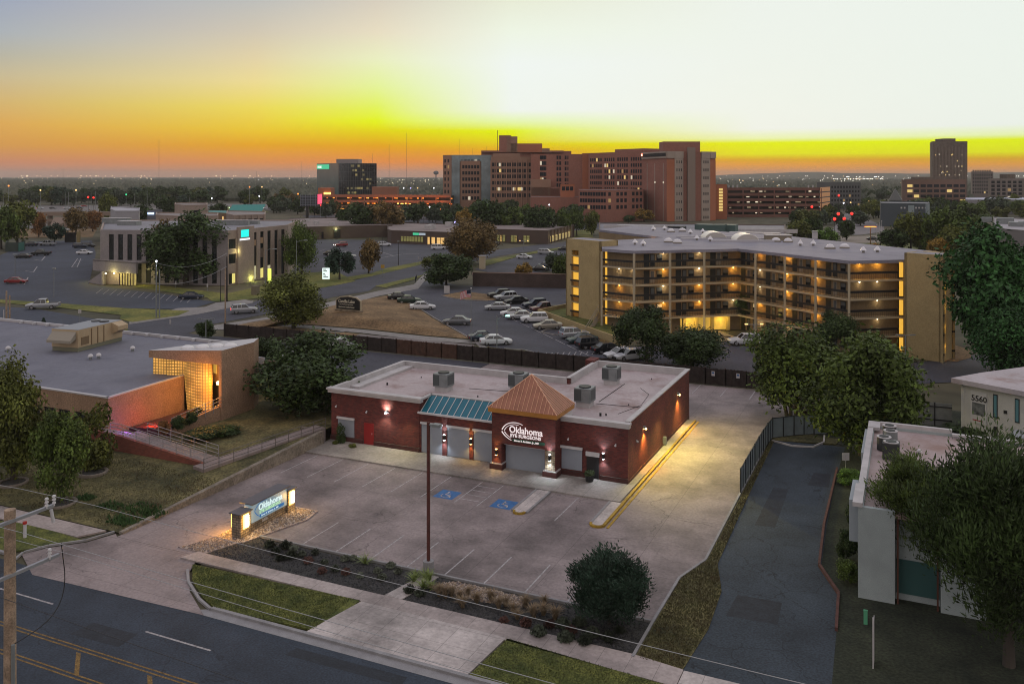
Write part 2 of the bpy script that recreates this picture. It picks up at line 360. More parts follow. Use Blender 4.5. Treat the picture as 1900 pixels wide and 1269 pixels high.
# kerbs
k = MB()
k.box(-15.9,8.2,-29.45,-29.22,-.02,.13); k.m(0)
pts = [Vector((-15.9,-29.33))]+[Vector(p[:2]) for p in P((372,1112),(352,1080),(350,1058))]
for a,b in zip(pts, pts[1:]): k.wall(a,b,-.02,.12,.16)
struct('kerb', k, KERB)
struct('gutter', MB().sheet([(-17.3,-30.05),(60,-30.05),(60,-29.45),(-16.2,-29.45)], 0.0), KERB)
k = MB(); q = [Vector(p[:2]) for p in P((28,1040),(45,1026),(90,1014),(160,1004),(213,988))]
for a,b in zip(q,q[1:]): k.wall(a,b,-.02,.11,.15)
k.box(-80,-33.4,-29.45,-29.22,-.02,.13); struct('kerb', k, KERB)
k = MB()                                           # raised edge between lot and grass verge
q = [(7.55,-24.2),(7.55,-20.1),(7.62,-14.4),(8.55,-11.2),(8.5,1.7),(8.5,17.6)]
for a,b in zip(q,q[1:]): k.wall(a,b,-.03,.13,-.16)
k.wall((-20.3,-20.3),(7.5,-20.3),-.03,.12,.15); struct('lot_kerb', k, KERB)
# lawns
def turf(name, poly, mt, z, n, h, label=None, seed=1, gm=None):
    o = sheetobj(name, poly, mt, z)
    return o
slab('lawn_strip', P((357,1049),(668,1116),(600,1175),(400,1131),(376,1110),(357,1078)), LAWN, -.02, .10)
slab('lawn_strip', [(1.0,-25.3),(10.3,-26.0),(8.3,-29.2),(.7,-29.2)], LAWN, -.02, .10)
slab('lawn_strip', P((44,1022),(152,1003),(60,975),(0,968),(-60,960),(-60,1030)), LAWN, -.02, .085)
slab('grass_verge', [(7.72,-24.25),(7.72,-20.1),(7.8,-14.3),(8.72,-11.1),(8.7,1.8),(8.75,18),(11.3,20.4),(14.9,20.0),(14.4,18.2),(9.1,17.2),(9.2,5),(9.3,-2.8),(9.45,-11.4),(10.4,-15),(10.6,-19.7),(10.25,-24.25)], DRYG, -.02, .06)
# right-hand drive
sheetobj('side_drive', [(9.1,17.2),(9.2,5),(9.3,-2.8),(9.45,-11.4),(10.4,-15),(10.6,-19.7),(10.25,-24.25),(18.4,-24.25),(17.2,-22.3),(16.9,-12.4),(15.55,-9),(15.3,-2.1),(15.15,9.2),(15.4,17.8)], ASPH2, .015)
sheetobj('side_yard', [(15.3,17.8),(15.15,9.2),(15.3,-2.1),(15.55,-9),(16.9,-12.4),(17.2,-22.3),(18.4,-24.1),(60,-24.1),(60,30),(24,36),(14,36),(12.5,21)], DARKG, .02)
k = MB(); q = [(15.15,11),(15.2,-2.1),(15.5,-9),(16.9,-12.5),(17.1,-17)]
for a,b in zip(q,q[1:]): k.wall(a,b,-.02,.22,-.16)
struct('brick_edging', k, mat('edging_brick', (.085,.038,.032), .9, var=.3, scale=3))
q = P((1431,819),(1470,829),(1510,831),(1530,822),(1531,810)); k = MB()
for a,b in zip(q,q[1:]): k.wall(a,b,-.02,.15,.14)
struct('white_kerb', k, mat('pale_kerb', (.45,.43,.42), .8, var=.2))
# left terrace: ground rises toward the tan office
def zyard(x, y):
    t = min(1, max(0, (y+23.5)/20)); return .09 + 1.0*t
yd = MB(); nx, ny = 26, 22; x0,x1,y0,y1 = -92,-29.35,-23.9,14.0
vs = []; fs = []
for j in range(ny+1):
    for i in range(nx+1):
        x = x0+(x1-x0)*i/nx; y = y0+(y1-y0)*j/ny; vs.append((x,y,zyard(x,y)+(.05*rnd.random() if 0<i<nx and 0<j<ny else 0)))
for j in range(ny):
    for i in range(nx): a = j*(nx+1)+i; fs.append((a,a+1,a+nx+2,a+nx+1))
yd.add(vs, fs); o = yd.build('terrace_yard', DRYG, smooth=True); tag(o, kind='structure')
# stall paint, hatching, walk in front of the clinic
mk = MB()
for i in range(9): x = -16.75+2.74*i; mk.sheet([(x-.05,-20.0),(x+.05,-20.0),(x+.05,-15.9),(x-.05,-15.9)], .016)
for x in (-27.4,-24.7,-22.0,-19.3,-16.6,-13.9): mk.sheet([(x-.05,-4.2),(x+.05,-4.2),(x+.05,-9.2),(x-.05,-9.2)], .016)
mk.sheet([(-2.75,-4.2),(-2.65,-4.2),(-2.65,-9.2),(-2.75,-9.2)], .016)
for x in (-11.0,-9.1): mk.sheet([(x-.05,-4.2),(x+.05,-4.2),(x+.05,-9.0),(x-.05,-9.0)], .016)
for y in (-5.2,-6.2,-7.2,-8.2): mk.sheet([(-10.9,y),(-9.2,y),(-9.2,y+.09),(-10.9,y+.09)], .016)
for x in (-2,1.2,4.4,7.2): mk.sheet([(x-.05,31.6),(x+.05,31.6),(x+.05,36),(x-.05,36)], .016)
struct('stall_markings', mk, WHT)
for cx in (-12.25,-7.35):
    struct('accessible_bay_marking', MB().sheet([(cx-.85,-8.7),(cx+.85,-8.7),(cx+.85,-7.0),(cx-.85,-7.0)], .018), BLU)
    s_ = MB()
    def seg(a, b, w=.13):
        a = Vector(a); b = Vector(b); d = (b-a).normalized(); n = Vector((-d.y,d.x))*w/2
        s_.sheet([a+n,b+n,b-n,a-n], .022)
    for i in range(9):
        t0, t1 = R(150+i*25), R(175+i*25); c0 = Vector((cx-.05,-8.1)); r_ = .33
        seg(c0+Vector((math.cos(t0),math.sin(t0)))*r_, c0+Vector((math.cos(t1),math.sin(t1)))*r_, .1)
    seg((cx-.1,-7.25),(cx-.12,-7.95)); seg((cx-.12,-7.9),(cx+.3,-7.95)); seg((cx+.3,-7.95),(cx+.45,-8.35)); seg((cx-.1,-7.6),(cx+.2,-7.62), .09)
    struct('wheelchair_symbol', s_, WHT)
slab('clinic_walk', [(-29,-4.15),(.6,-4.0),(.9,20.3),(0,20.3),(0,0),(-29,0)], slabmat('clinic_walk_concrete', (.27,.25,.235), 2.4, 3.2, var=.1), -.02, .14)
k = MB(); k.box(.78,.98,-8.6,20.4,-.02,.16); k.box(1.12,1.3,-8.9,20.4,-.02,.05)
for i in range(8):
    t0, t1 = R(180+i*22.5), R(202.5+i*22.5); c0 = Vector((.39,-8.6))
    k.wall(c0+Vector((math.cos(t0)*.6,math.sin(t0)*.6)), c0+Vector((math.cos(t1)*.6,math.sin(t1)*.6)), -.02,.16,.18)
k.m(1).box(-.22,-.04,-8.6,-4.2,-.02,.15); struct('yellow_kerb', k, [YEL, KERB])
slab('island', [(-.04,-4.15),(.78,-4.15),(.78,-8.7),(.4,-9.1),(-.04,-8.7)], WALK2, -.02, .12)
slab('island', [(-6.15,-4.15),(-5.15,-4.15),(-5.15,-8.8),(-5.65,-9.3),(-6.15,-8.8)], WALK2, -.02, .12)
k = MB()
for i in range(8):
    t0, t1 = R(180+i*22.5), R(202.5+i*22.5); c0 = Vector((-5.65,-8.8))
    k.wall(c0+Vector((math.cos(t0)*.5,math.sin(t0)*.5)), c0+Vector((math.cos(t1)*.5,math.sin(t1)*.5)), -.02,.15,.17)
k.m(1).box(-6.32,-6.16,-8.8,-4.2,-.02,.15).box(-5.14,-4.98,-8.8,-4.2,-.02,.15); struct('yellow_kerb', k, [YEL, KERB])
# planting beds
sheetobj('mulch_bed', [(-20.4,-20.5),(7.5,-20.45),(7.5,-24.0),(-21.6,-23.9)], MULCH, .03)
slab('bed_path', [(-6.9,-20.5),(-5.9,-20.5),(-6.5,-23.9),(-7.7,-23.9)], WALK2, 0, .09)
slab('sign_bed', [(-22.9,-21.6),(-20.5,-21.6),(-19.0,-16.6),(-19.3,-14.9),(-22.6,-14.9)], ROCK, -.02, .10)
slab('gravel_bed', [(-24.0,-23.9),(-21.6,-23.9),(-20.4,-20.6),(-20.6,-21.65),(-22.9,-21.65)], ROCK, -.02, .07)
# ------------------------------------------------------------ streets and lots beyond
Z1 = .0
sheetobj('far_street', P((-40,650),(180,612),(253,599),(370,580),(418,570),(505,552),(610,532),(650,522),(686,513),(718,506),(781,490),(905,466),(1049,448),(1060,457),(959,470),(905,479),(830,497),(787,509),(768,515),(696,532),(685,540),(618,551),(525,577),(397,601),(340,622),(200,650),(60,690)), ASPH3, Z1)
LOT1 = mat('far_lot_asphalt', (.032,.040,.060), .8, var=.25, scale=.08, fine=.2, fscale=1.5, det=6)
sheetobj('office_lot', P((-60,500),(60,448),(170,446),(178,470),(165,528),(225,536),(300,545),(368,556),(400,560),(352,574),(225,572),(-60,556)), LOT1, .01)
sheetobj('office_lot', P((-60,566),(60,572),(225,600),(215,606),(0,632),(-60,640)), LOT1, .01)

mk = MB()
def pline(m, a, b, w=.12, z=.03):
    a = G(*a); b = G(*b); d = Vector((b.x-a.x,b.y-a.y)).normalized(); n = Vector((-d.y,d.x))*w/2
    m.sheet([(a.x+n.x,a.y+n.y),(b.x+n.x,b.y+n.y),(b.x-n.x,b.y-n.y),(a.x-n.x,a.y-n.y)], z)
for i in range(14): pline(mk, (190+i*13,536+i*1.1), (178+i*13,545+i*1.3))
for i in range(6): pline(mk, (133+2.2*i,496-i*2.8), (143+2.2*i,496-i*2.8), .25)
pline(mk,(133,496),(144,480),.2); pline(mk,(143,496),(150,480),.2)
for a,b,c in (((47,503),(62,505),(69,495)),((64,482),(77,484),(84,476)),((30,527),(45,528),(52,515))): pline(mk,a,b,.25); pline(mk,b,c,.25)
for i in range(9): pline(mk, (30+i*22,612-i*1.2), (60+i*22,606-i*1.0))
for i in range(12): pline(mk, (1003+i*11,655-.3*i), (999+i*11,661-.3*i))
for i in range(8): pline(mk, (960+i*22,597+i*10.5), (942+i*22,588+i*10.5))
for i in range(8): pline(mk, (590+i*14,462+i*.5), (580+i*14,466+i*.5)); 
pline(mk,(706,479),(746,472),.3); pline(mk,(748,471),(778,471),.4); pline(mk,(702,466),(730,475),.2)
struct('lot_markings', mk, WHT)
CONC2 = mat('pale_concrete', (.20,.19,.185), .85, var=.15, scale=.3, fine=.15, fscale=2)
sheetobj('far_sidewalk', P((395,604),(500,588),(560,572),(623,558),(702,540),(768,528),(787,508),(797,510),(776,536),(704,549),(625,570),(560,590),(440,612),(395,612)), CONC2, .02)
sheetobj('far_sidewalk', P((240,602),(368,583),(418,573),(470,562),(470,558),(418,568),(330,572),(240,597)), CONC2, .025)
sheetobj('drive_mouth', P((365,576),(400,562),(455,556),(470,560),(420,572)), CONC2, .03)
sheetobj('mound_path', P((494,598),(675,612),(785,624),(880,632),(884,638),(780,631),(672,618),(492,603)), CONC2, .03)
sheetobj('concrete_pad', P((667,620),(800,632),(880,640),(870,656),(760,650),(640,632)), mat('worn_concrete', (.15,.13,.13), .9, var=.2, scale=.4), .025)
sheetobj('lawn', P((0,556),(110,563),(230,572),(352,577),(330,586),(245,598),(222,592),(225,585),(110,571),(0,562)), LAWN2, .04)
sheetobj('lawn', P((250,524),(420,545),(490,530),(540,510),(620,502),(660,522),(610,532),(505,551),(455,556),(395,560),(385,553),(250,533)), LAWN2, .03)
sheetobj('lawn', P((640,515),(690,507),(720,497),(800,482),(860,470),(870,476),(800,487),(718,506),(684,514),(650,520)), LAWN2, .04)
sheetobj('lawn', P((696,531),(768,514),(790,509),(768,519),(715,534)), LAWN2, .04)
sheetobj('lawn', P((895,484),(960,473),(1000,465),(1055,457),(1056,461),(1000,469),(958,477),(900,494)), LAWN2, .04)
sheetobj('lawn', P((905,440),(1000,446),(1100,440),(1100,425),(990,436),(915,444)), LAWN2, .04)
sheetobj('lawn', P((0,632),(215,606),(240,612),(200,620),(60,640),(0,650)), LAWN2, .05)
sheetobj('medical_lot', P((530,448),(620,444),(735,448),(850,456),(880,466),(800,482),(720,497),(690,507),(640,515),(600,506),(560,505),(540,512),(540,480)), ASPH3, .01)
sheetobj('medical_lot', P((900,494),(958,478),(1000,470),(1056,462),(1056,500),(990,506),(905,505),(880,500)), ASPH3, .012)
sheetobj('red_paving', P((875,505),(1056,507),(1056,532),(880,520)), mat('red_paving', (.14,.075,.065), .9, var=.2, scale=.3), .02)
sheetobj('apartment_lot', P((719,547),(768,531),(800,518),(850,530),(1060,534),(1066,610),(1150,645),(1270,640),(1345,628),(1440,660),(1560,690),(1700,672),(1760,668),(1900,640),(2000,640),(2000,700),(1700,712),(1500,700),(1300,682),(1190,674),(990,656),(885,640),(874,630),(804,590),(770,568)), ASPH3, .008)
sheetobj('brown_island', P((818,549),(860,541),(925,549),(938,556),(905,558),(860,556)), MOUND, .06)
sheetobj('brown_island', P((1735,668),(1770,640),(1800,650),(1802,664),(1775,672)), MOUND, .06)
sheetobj('brown_island', P((884,641),(935,648),(985,652),(990,657),(960,660),(900,655)), DRYG, .05)
sheetobj('island_walk', P((877,632),(888,632),(912,653),(900,655)), CONC2, .07)
k = MB(); q = P((935,648),(970,650),(990,655),(985,660),(940,662))
for a,b in zip(q,q[1:]): k.wall(a,b,0,.15,.2)
q = P((1005,617),(1015,612),(1050,608)); 
for a,b in zip(q,q[1:]): k.wall(a,b,0,.15,.2)
q = P((1066,622),(1030,622),(1005,617))
for a,b in zip(q,q[1:]): k.wall(a,b,0,.15,.2)
q = P((818,549),(835,554),(870,558),(905,559))
for a,b in zip(q,q[1:]): k.wall(a,b,0,.15,.2)
q = P((719,547),(770,568),(804,590),(874,630))
for a,b in zip(q,q[1:]): k.wall(a,b,0,.13,.2)
struct('kerb', k, CONC2)
# dry mound with the apartment sign on it
mp = [Vector(p[:2]) for p in P((430,606),(465,598),(560,582),(619,567),(719,548),(768,567),(802,590),(872,629),(785,622),(675,610),(501,597),(470,610))]
cx = sum(p.x for p in mp)/len(mp); cy = sum(p.y for p in mp)/len(mp); cxy = Vector((cx,cy)); md = MB(); rings = 7; vs = []; fs = []; n = len(mp)*4
def perim(t):
    t = t*len(mp); i = int(t)%len(mp); return mp[i].lerp(mp[(i+1)%len(mp)], t-int(t))
for j in range(rings+1):
    for i in range(n):
        e = perim(i/n); p = cxy.lerp(e, j/rings); d = min(1,(1-j/rings)*1.7); vs.append((p.x,p.y,.03+1.1*(d*d*(3-2*d))+rnd.uniform(-.04,.04)*(j<rings)))
for j in range(rings):
    for i in range(n): fs.append((j*n+i, j*n+(i+1)%n, (j+1)*n+(i+1)%n, (j+1)*n+i))
md.add(vs, fs); tag(md.build('grass_mound', MOUND, smooth=True), kind='structure')
sheetobj('dry_verge', P((420,612),(500,602),(670,620),(640,633),(760,652),(880,662),(880,668),(700,650),(420,618)), MOUND, .015)
sheetobj('back_drive', [(-92,36.2),(-30.05,36.2),(-30.05,14.1),(-92,14.1)], ASPH3, .02)
# highway, fields, far lots
sheetobj('highway', P((-200,383),(210,381),(330,378),(640,379),(900,384),(900,388),(640,390),(330,390),(210,392),(-200,396)), mat('highway_concrete', (.14,.13,.13), .9, var=.1, scale=.05), .05)
sheetobj('frontage_road', P((-100,412),(180,412),(180,424),(-100,424)), mat('road_grey', (.12,.12,.12), .9), .05)
sheetobj('field', P((-100,425),(180,425),(172,440),(-100,444)), MOUND, .04)
sheetobj('lawn', P((385,384),(470,384),(500,394),(420,394)), LAWN2, .06)
sheetobj('far_avenue', P((1515,432),(1545,425),(1560,405),(1570,395),(1600,395),(1605,405),(1640,420),(1640,430),(1600,436),(1560,437)), mat('avenue_grey', (.15,.14,.15), .9, var=.1, scale=.1), .05)
sheetobj('far_lot', P((1560,440),(1655,436),(1670,450),(1560,452)), mat('tan_lot', (.19,.165,.14), .9), .06)
sheetobj('lawn', P((1555,452),(1700,450),(1750,462),(1600,470)), LAWN, .06)
sheetobj('hospital_lot', P((560,400),(820,395),(1120,405),(1150,425),(900,432),(620,425)), ASPH3, .02)
sheetobj('far_lot', P((1800,372),(1960,370),(1960,395),(1800,392)), ASPH3, .05)
# low hills on the horizon
hl = MB(); n = 60; vs = []; fs = []
for i in range(n+1):
    X = -900+7400*i/n; h = 42*min(1,max(0,(X-200)/1300))**1.2*(.9+.1*math.sin(i*.7)+.06*math.sin(i*1.9))
    for j,(Y,k_) in enumerate(((3900,0),(4300,.35),(4800,.8),(5300,1),(6200,.6))): p = C(X*(Y/4800),Y); vs.append((p.x,p.y,h*k_-.1))
for i in range(n):
    for j in range(4): a = i*5+j; fs.append((a,a+5,a+6,a+1))
hl.add(vs,fs); tag(hl.build('hills', mat('hill_cover', (.05,.05,.035), 1, var=.3, scale=.01), smooth=True), kind='structure')
# ============================================================ brick eye clinic (grid frame: x along the front, y back)
BRK = brick('clinic_brick', (.150,.034,.028), (.080,.019,.018), (.060,.040,.038), bw=.30, bh=.10, ms=.008)
BRKD = brick('base_brick', (.075,.022,.020), (.055,.016,.016), (.05,.035,.03), bw=.30, bh=.10, ms=.008)
COPE = mat('cornice_white', (.40,.39,.40), .6, var=.12, scale=1)
def roofmat(name, col, stain, s=.18):
    m = mat(name, col, .75, var=.12, scale=s, fine=.08, fscale=4, det=8); nt = m.node_tree; N = nt.nodes; L = nt.links; b = N['Principled BSDF']
    src = b.inputs['Base Color'].links[0].from_socket; tc = N.new('ShaderNodeTexCoord')
    n = N.new('ShaderNodeTexNoise'); n.inputs['Scale'].default_value = .23; n.inputs['Detail'].default_value = 9; n.inputs['Roughness'].default_value = .7; L.new(tc.outputs['Object'], n.inputs['Vector'])
    mr = N.new('ShaderNodeMapRange'); mr.inputs[1].default_value = .49; mr.inputs[2].default_value = .66; L.new(n.outputs['Fac'], mr.inputs[0])
    mx = N.new('ShaderNodeMix'); mx.data_type = 'RGBA'; L.new(mr.outputs[0], mx.inputs[0]); L.new(src, mx.inputs[6]); mx.inputs[7].default_value = (*stain,1); L.new(mx.outputs[2], b.inputs['Base Color'])
    return m
ROOFW = roofmat('white_membrane', (.37,.32,.33), (.24,.17,.165))
SHUT = mat('shutter_grey', (.25,.28,.33), .45, var=.05, scale=1, metal=.1)
_n = SHUT.node_tree
def ribs(m, axis=2, per=.1, dark=.75, str_=.6):
    nt = m.node_tree; N = nt.nodes; L = nt.links; b = N['Principled BSDF']; tc = N.new('ShaderNodeTexCoord'); sp = N.new('ShaderNodeSeparateXYZ'); L.new(tc.outputs['Object'], sp.inputs[0])
    p = N.new('ShaderNodeMath'); p.operation = 'PINGPONG'; p.inputs[1].default_value = per/2; L.new(sp.outputs[axis], p.inputs[0])
    bp = N.new('ShaderNodeBump'); bp.inputs['Strength'].default_value = str_; bp.inputs['Distance'].default_value = 1.0; L.new(p.outputs[0], bp.inputs['Height']); L.new(bp.outputs[0], b.inputs['Normal'])

COPPER = mat('copper_roof', (.27,.125,.085), .42, var=.15, scale=1.3, metal=.6, spec=.5)
BLK = mat('black_metal', (.015,.015,.017), .5)
TEAL = mat('teal_glass', (.012,.115,.165), .35, var=.15, scale=.8, spec=.3)
GREYM = mat('grey_metal', (.20,.22,.23), .5, var=.15, scale=1.5, metal=.3)
WHM = mat('white_metal', (.5,.5,.52), .5, var=.08)
DKG = mat('dark_glass', (.012,.016,.022), .12, spec=.7)
WARM = glow('warm_lamp', (1,.62,.18), 14); COOL = glow('cool_lamp', (.85,.95,1), 22)
STONE = brick('stacked_stone', (.30,.23,.15), (.16,.13,.10), (.06,.05,.04), bw=.42, bh=.17, ms=.02, nscale=2, nv=.4)
cl = thing('eye_clinic', 'single-storey red brick eye clinic with copper pyramid roof over its entrance and grey roll shutters', 'clinic building', (-9,0,0))
W_ = dict(parent=cl, world=True)
# outer walls: left block, recessed centre, right wing
wl = MB(); H5 = 5.0
wl.box(-29,-19.4,0,.3,0,4.55); wl.box(-19.4,-11.8,0.06,.3,2.85,3.7)
for a,b in ((-19.4,-19.25),(-17.1,-16.62),(-14.4,-14.0),(-12.05,-11.8)): wl.box(a,b,.06,.3,0,2.85)
wl.box(-29,-28.7,.3,13,0,4.9); wl.box(-28.7,-9.8,12.7,13,0,4.9); wl.box(-10.1,-9.8,13,21.5,0,4.97); wl.box(-9.8,0,21.2,21.5,0,4.97)
wl.box(-.3,0,0.0,21.2,0,4.95); wl.box(-5.8,-.3,0,.3,0,4.55); wl.box(-19.6,-19.35,.3,1.9,2.8,4.9); wl.box(-19.4,-11.8,1.7,1.9,2.0,4.9)
wl.box(-9.8,-9.5,1,1.3,0,3); wl.build('wall', BRK, **W_)
for a,b in ((-29.03,-25.35),(-24.2,-19.35),(-5.78,-3.56),(-2.35,.06)): MB().box(a,b,-.14,-.002,0,.5).build('base_course', BRKD, **W_)
MB().box(.003,.08,0,21.2,0,.35).build('base_course', BRKD, **W_)
cp = MB()      # white cornice and parapet caps with the band just below
cp.box(-29.25,-19.2,-.25,.32,4.56,4.82).box(-29.35,-19.1,-.36,.34,4.822,5.0).box(-19.33,-19.1,.34,1.92,4.822,5.0).box(-5.75,.16,-.16,.32,4.56,4.8).box(-5.75,.22,-.24,.34,4.802,4.98)
cp.box(-.34,.1,.34,21.54,4.952,5.06).box(-9.84,-.34,21.16,21.54,4.975,5.07).box(-10.14,-9.76,12.66,21.16,4.975,5.07).box(-29.1,-10.14,12.66,13.04,4.902,5.0).box(-29.1,-28.66,.34,12.66,4.902,5.02)
cp.box(-19.3,-11.9,1.66,1.94,4.902,5.0)
cp.build('cornice', COPE, **W_)
pi = MB()    # inner faces of the parapet, painted white like the roof
pi.box(-28.7,-10.1,12.64,12.698,4.3,4.9).box(-28.698,-28.6,.34,12.64,4.3,4.9).box(-9.8,-.3,21.1,21.198,4.3,4.97).box(-9.798,-9.72,13,21.1,4.3,4.97).box(-.36,-.302,.34,21.1,4.3,4.94).box(-28.6,-19.6,.302,.37,4.3,4.8).box(-28.6,-27.6,2.5,12.6,4.3,4.62)
pi.build('parapet', COPE, **W_)
rf = MB(); rf.prism([(-28.7,.3),(-19.6,.3),(-19.6,1.9),(-11.8,1.9),(-11.8,2.5),(-5.8,2.5),(-5.8,.3),(-.3,.3),(-.3,21.2),(-9.8,21.2),(-9.8,12.7),(-28.7,12.7)], 4.2, 4.4); rf.build('roof', ROOFW, **W_)
for x,y,s in ((-26,5,.18),(-15.8,4.5,.12),(-3.4,3.2,.2),(-3.0,3.5,.14),(-24.5,9,.1),(-8,10,.08),(-3,18,.1),(-12,11,.08),(-2.2,7.5,.1)): MB().tube((x,y,4.4),(x,y,4.4+s*1.3),s*.5,n=7).build('roof_pipe', BLK, **W_)
for pth,r_ in (([(-18,7,4.43),(-11,8,4.43)],.025),([(-5,6.8,4.43),(-.8,7.2,4.43)],.025),([(-4.9,15,4.43),(-5,7.5,4.43)],.03),([(-2.2,4.4,4.42),(-1.2,8,4.42),(-1.6,12,4.42),(-3,14,4.42)],.02)): MB().path(pth,r_,4).build('roof_conduit', BLK, **W_)
# sloped teal glazing
sk = MB(); sk.quad((-19.2,-.15,3.78),(-11.85,-.15,3.78),(-11.85,1.62,4.9),(-19.2,1.62,4.9)); sk.build('skylight', TEAL, **W_)
sm = MB()
for i in range(12): x = -19.2+i*.668; sm.hexa([(x-.025,-.17,3.76),(x+.025,-.17,3.76),(x+.025,1.62,4.88),(x-.025,1.62,4.88),(x-.025,-.17,3.83),(x+.025,-.17,3.83),(x+.025,1.62,4.95),(x-.025,1.62,4.95)])
sm.box(-19.45,-11.8,-.28,-.12,3.66,3.82); sm.build('skylight_frame', WHM, **W_)
MB().add([(-19.34,-.1,3.8),(-19.34,1.7,3.8),(-19.34,1.7,4.9)],[(0,1,2)]).build('skylight_end', BLK, **W_)
# shutters and doors
def shutter(x0,x1,z0,z1,y,cap=True):
    o = MB().box(x0,x1,y,y+.06,z0,z1).build('shutter', SHUT, **W_)
    if cap: MB().box(x0-.06,x1+.06,y-.16,y-.003,z1-.02,z1+.17).build('shutter_box', WHM, **W_)
for a,b in ((-19.24,-17.12),(-16.6,-14.42),(-13.98,-12.07)): shutter(a,b,.14,2.72,.1)
shutter(-28.2,-26.4,.55,2.2,-.06); shutter(-5.7,-3.9,.62,2.38,-.06); shutter(-10.6,-6.85,.14,2.15,-.55)
MB().box(-3.5,-2.45,-.07,-.003,.14,1.95).build('door', BLK, **W_); MB().box(-3.55,-2.4,-.16,-.003,1.96,2.3).build('shutter_box', WHM, **W_)
d = MB().box(-25.3,-24.25,-.06,-.003,.14,2.1).build('door', mat('red_door', (.22,.012,.012), .5), **W_); MB().tube((-24.4,-.1,1.1),(-24.4,-.1,1.25),.02).build('door_handle', WHM, d)
# entrance tower
tw = MB(); tw.box(-11.6,-10.7,-1.2,-.3,.6,4.95).box(-6.75,-5.8,-1.2,-.3,.6,4.95).box(-10.7,-6.75,-1.2,-.3,2.35,4.95).box(-11.6,-5.8,-.298,2.5,4.25,4.95).box(-11.6,-11.2,-.3,0,0,4.3).box(-6.2,-5.8,-.3,0,0,4.3)
tw.box(-11.6,-11.3,0,2.5,2.4,4.95).box(-6.1,-5.8,0,2.5,2.4,4.95); tw.build('tower', BRK, **W_)
for a,b in ((-11.75,-10.55),(-6.9,-5.65)):
    pd = MB().box(a,b,-1.35,-.28,0,.58).build('pedestal', BRKD, **W_); MB().box(a+.03,b-.03,-1.32,-.29,.582,.66).build('pedestal_cap', COPE, pd)
MB().box(-6.72,-5.83,-1.215,-1.203,.68,2.3).build('stone_facing', STONE, **W_)
MB().box(-5.798,-5.72,.35,2.55,4.4,4.94).build('flashing', WHM, **W_)
ap = (-8.7,.6,8.0); e0,e1,f0,f1,ez = -11.85,-5.55,-1.5,2.7,5.35
MB().add([(e0,f0,ez),(e1,f0,ez),(e1,f1,ez),(e0,f1,ez),ap],[(0,1,4),(1,2,4),(2,3,4),(3,0,4),(3,2,1,0)]).build('pyramid_roof', COPPER, **W_)
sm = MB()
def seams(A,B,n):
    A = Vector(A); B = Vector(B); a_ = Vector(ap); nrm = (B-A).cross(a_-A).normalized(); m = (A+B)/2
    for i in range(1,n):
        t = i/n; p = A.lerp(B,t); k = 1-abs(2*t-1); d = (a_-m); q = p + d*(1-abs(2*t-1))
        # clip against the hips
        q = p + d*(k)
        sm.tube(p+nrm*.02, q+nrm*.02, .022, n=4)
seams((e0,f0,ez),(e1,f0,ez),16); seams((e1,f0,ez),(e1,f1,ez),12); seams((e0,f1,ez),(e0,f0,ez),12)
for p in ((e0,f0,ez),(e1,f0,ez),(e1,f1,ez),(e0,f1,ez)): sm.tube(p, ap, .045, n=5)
sm.build('roof_seam', mat('lit_seam_copper', (.62,.36,.24), .35, metal=.5), **W_)  # seams paler than the roof copper: floodlight painted into their colour
fm = MB(); fm.box(e0+.02,e1-.02,f0+.02,f0+.1,4.98,ez-.002).box(e1-.1,e1-.02,f0+.1,f1-.02,4.98,ez-.002).box(e0+.02,e0+.1,f0+.1,f1-.02,4.98,ez-.002).box(e0+.1,e1-.1,f1-.1,f1-.02,4.98,ez-.002)
fm.build('fascia', mat('copper_fascia', (.42,.20,.05), .45, metal=.5, var=.15), **W_)
# illuminated sign
SG = glow('sign_white', (1,.86,.86), .82); SGD = mat('sign_copper', (.10,.03,.035), .5)
X0, YS = -10.55, -1.24
def stext(name, b, x, z, s, m, xs=1.0, d=.04): return text(name, b, (x,YS-.03,z), (1,0,0), (0,0,1), s, m, cl, d, xs=xs)
stext('sign_lettering', 'Oklahoma', -9.95, 3.42, .78, SG, .93); stext('sign_lettering', 'EYE SURGEONS', -9.85, 3.06, .38, SG, 1.06)
pill = MB(); 
pill.box(-9.55,-6.85,YS-.02,YS+.02,2.66,2.92); 
for x in (-9.55,-6.85): pill.tube((x,YS-.019,2.79),(x,YS+.02,2.79),.13,n=14)
pill.build('sign_panel', mat('sign_green', (.03,.09,.06), .4), **W_)
stext('sign_lettering', 'Steven R. Sarkisian, Jr., MD', -9.5, 2.715, .21, SG, .98)
sw = MB()
def arc(cx, cz, rx, rz, a0, a1, w0, w1, n=20):
    for i in range(n):
        t0 = R(a0+(a1-a0)*i/n); t1 = R(a0+(a1-a0)*(i+1)/n); k0 = w0+(w1-w0)*i/n; k1 = w0+(w1-w0)*(i+1)/n
        p = lambda t,k: (cx+(rx+k)*math.cos(t), cz+(rz+k)*math.sin(t))
        a,b,c_,d_ = p(t0,0),p(t1,0),p(t1,k1),p(t0,k0)
        sw.hexa([(a[0],YS-.05,a[1]),(b[0],YS-.05,b[1]),(b[0],YS,b[1]),(a[0],YS,a[1]),(d_[0],YS-.05,d_[1]),(c_[0],YS-.05,c_[1]),(c_[0],YS,c_[1]),(d_[0],YS,d_[1])])
arc(-9.35,3.3,1.25,.95,60,165,.03,.09); arc(-9.35,3.3,1.05,.80,75,165,.02,.05)
arc(-9.0,4.0,1.75,1.35,205,245,.09,.03); arc(-9.0,4.0,1.55,1.2,208,240,.05,.02)
sw.build('sign_swoosh', SG, **W_)
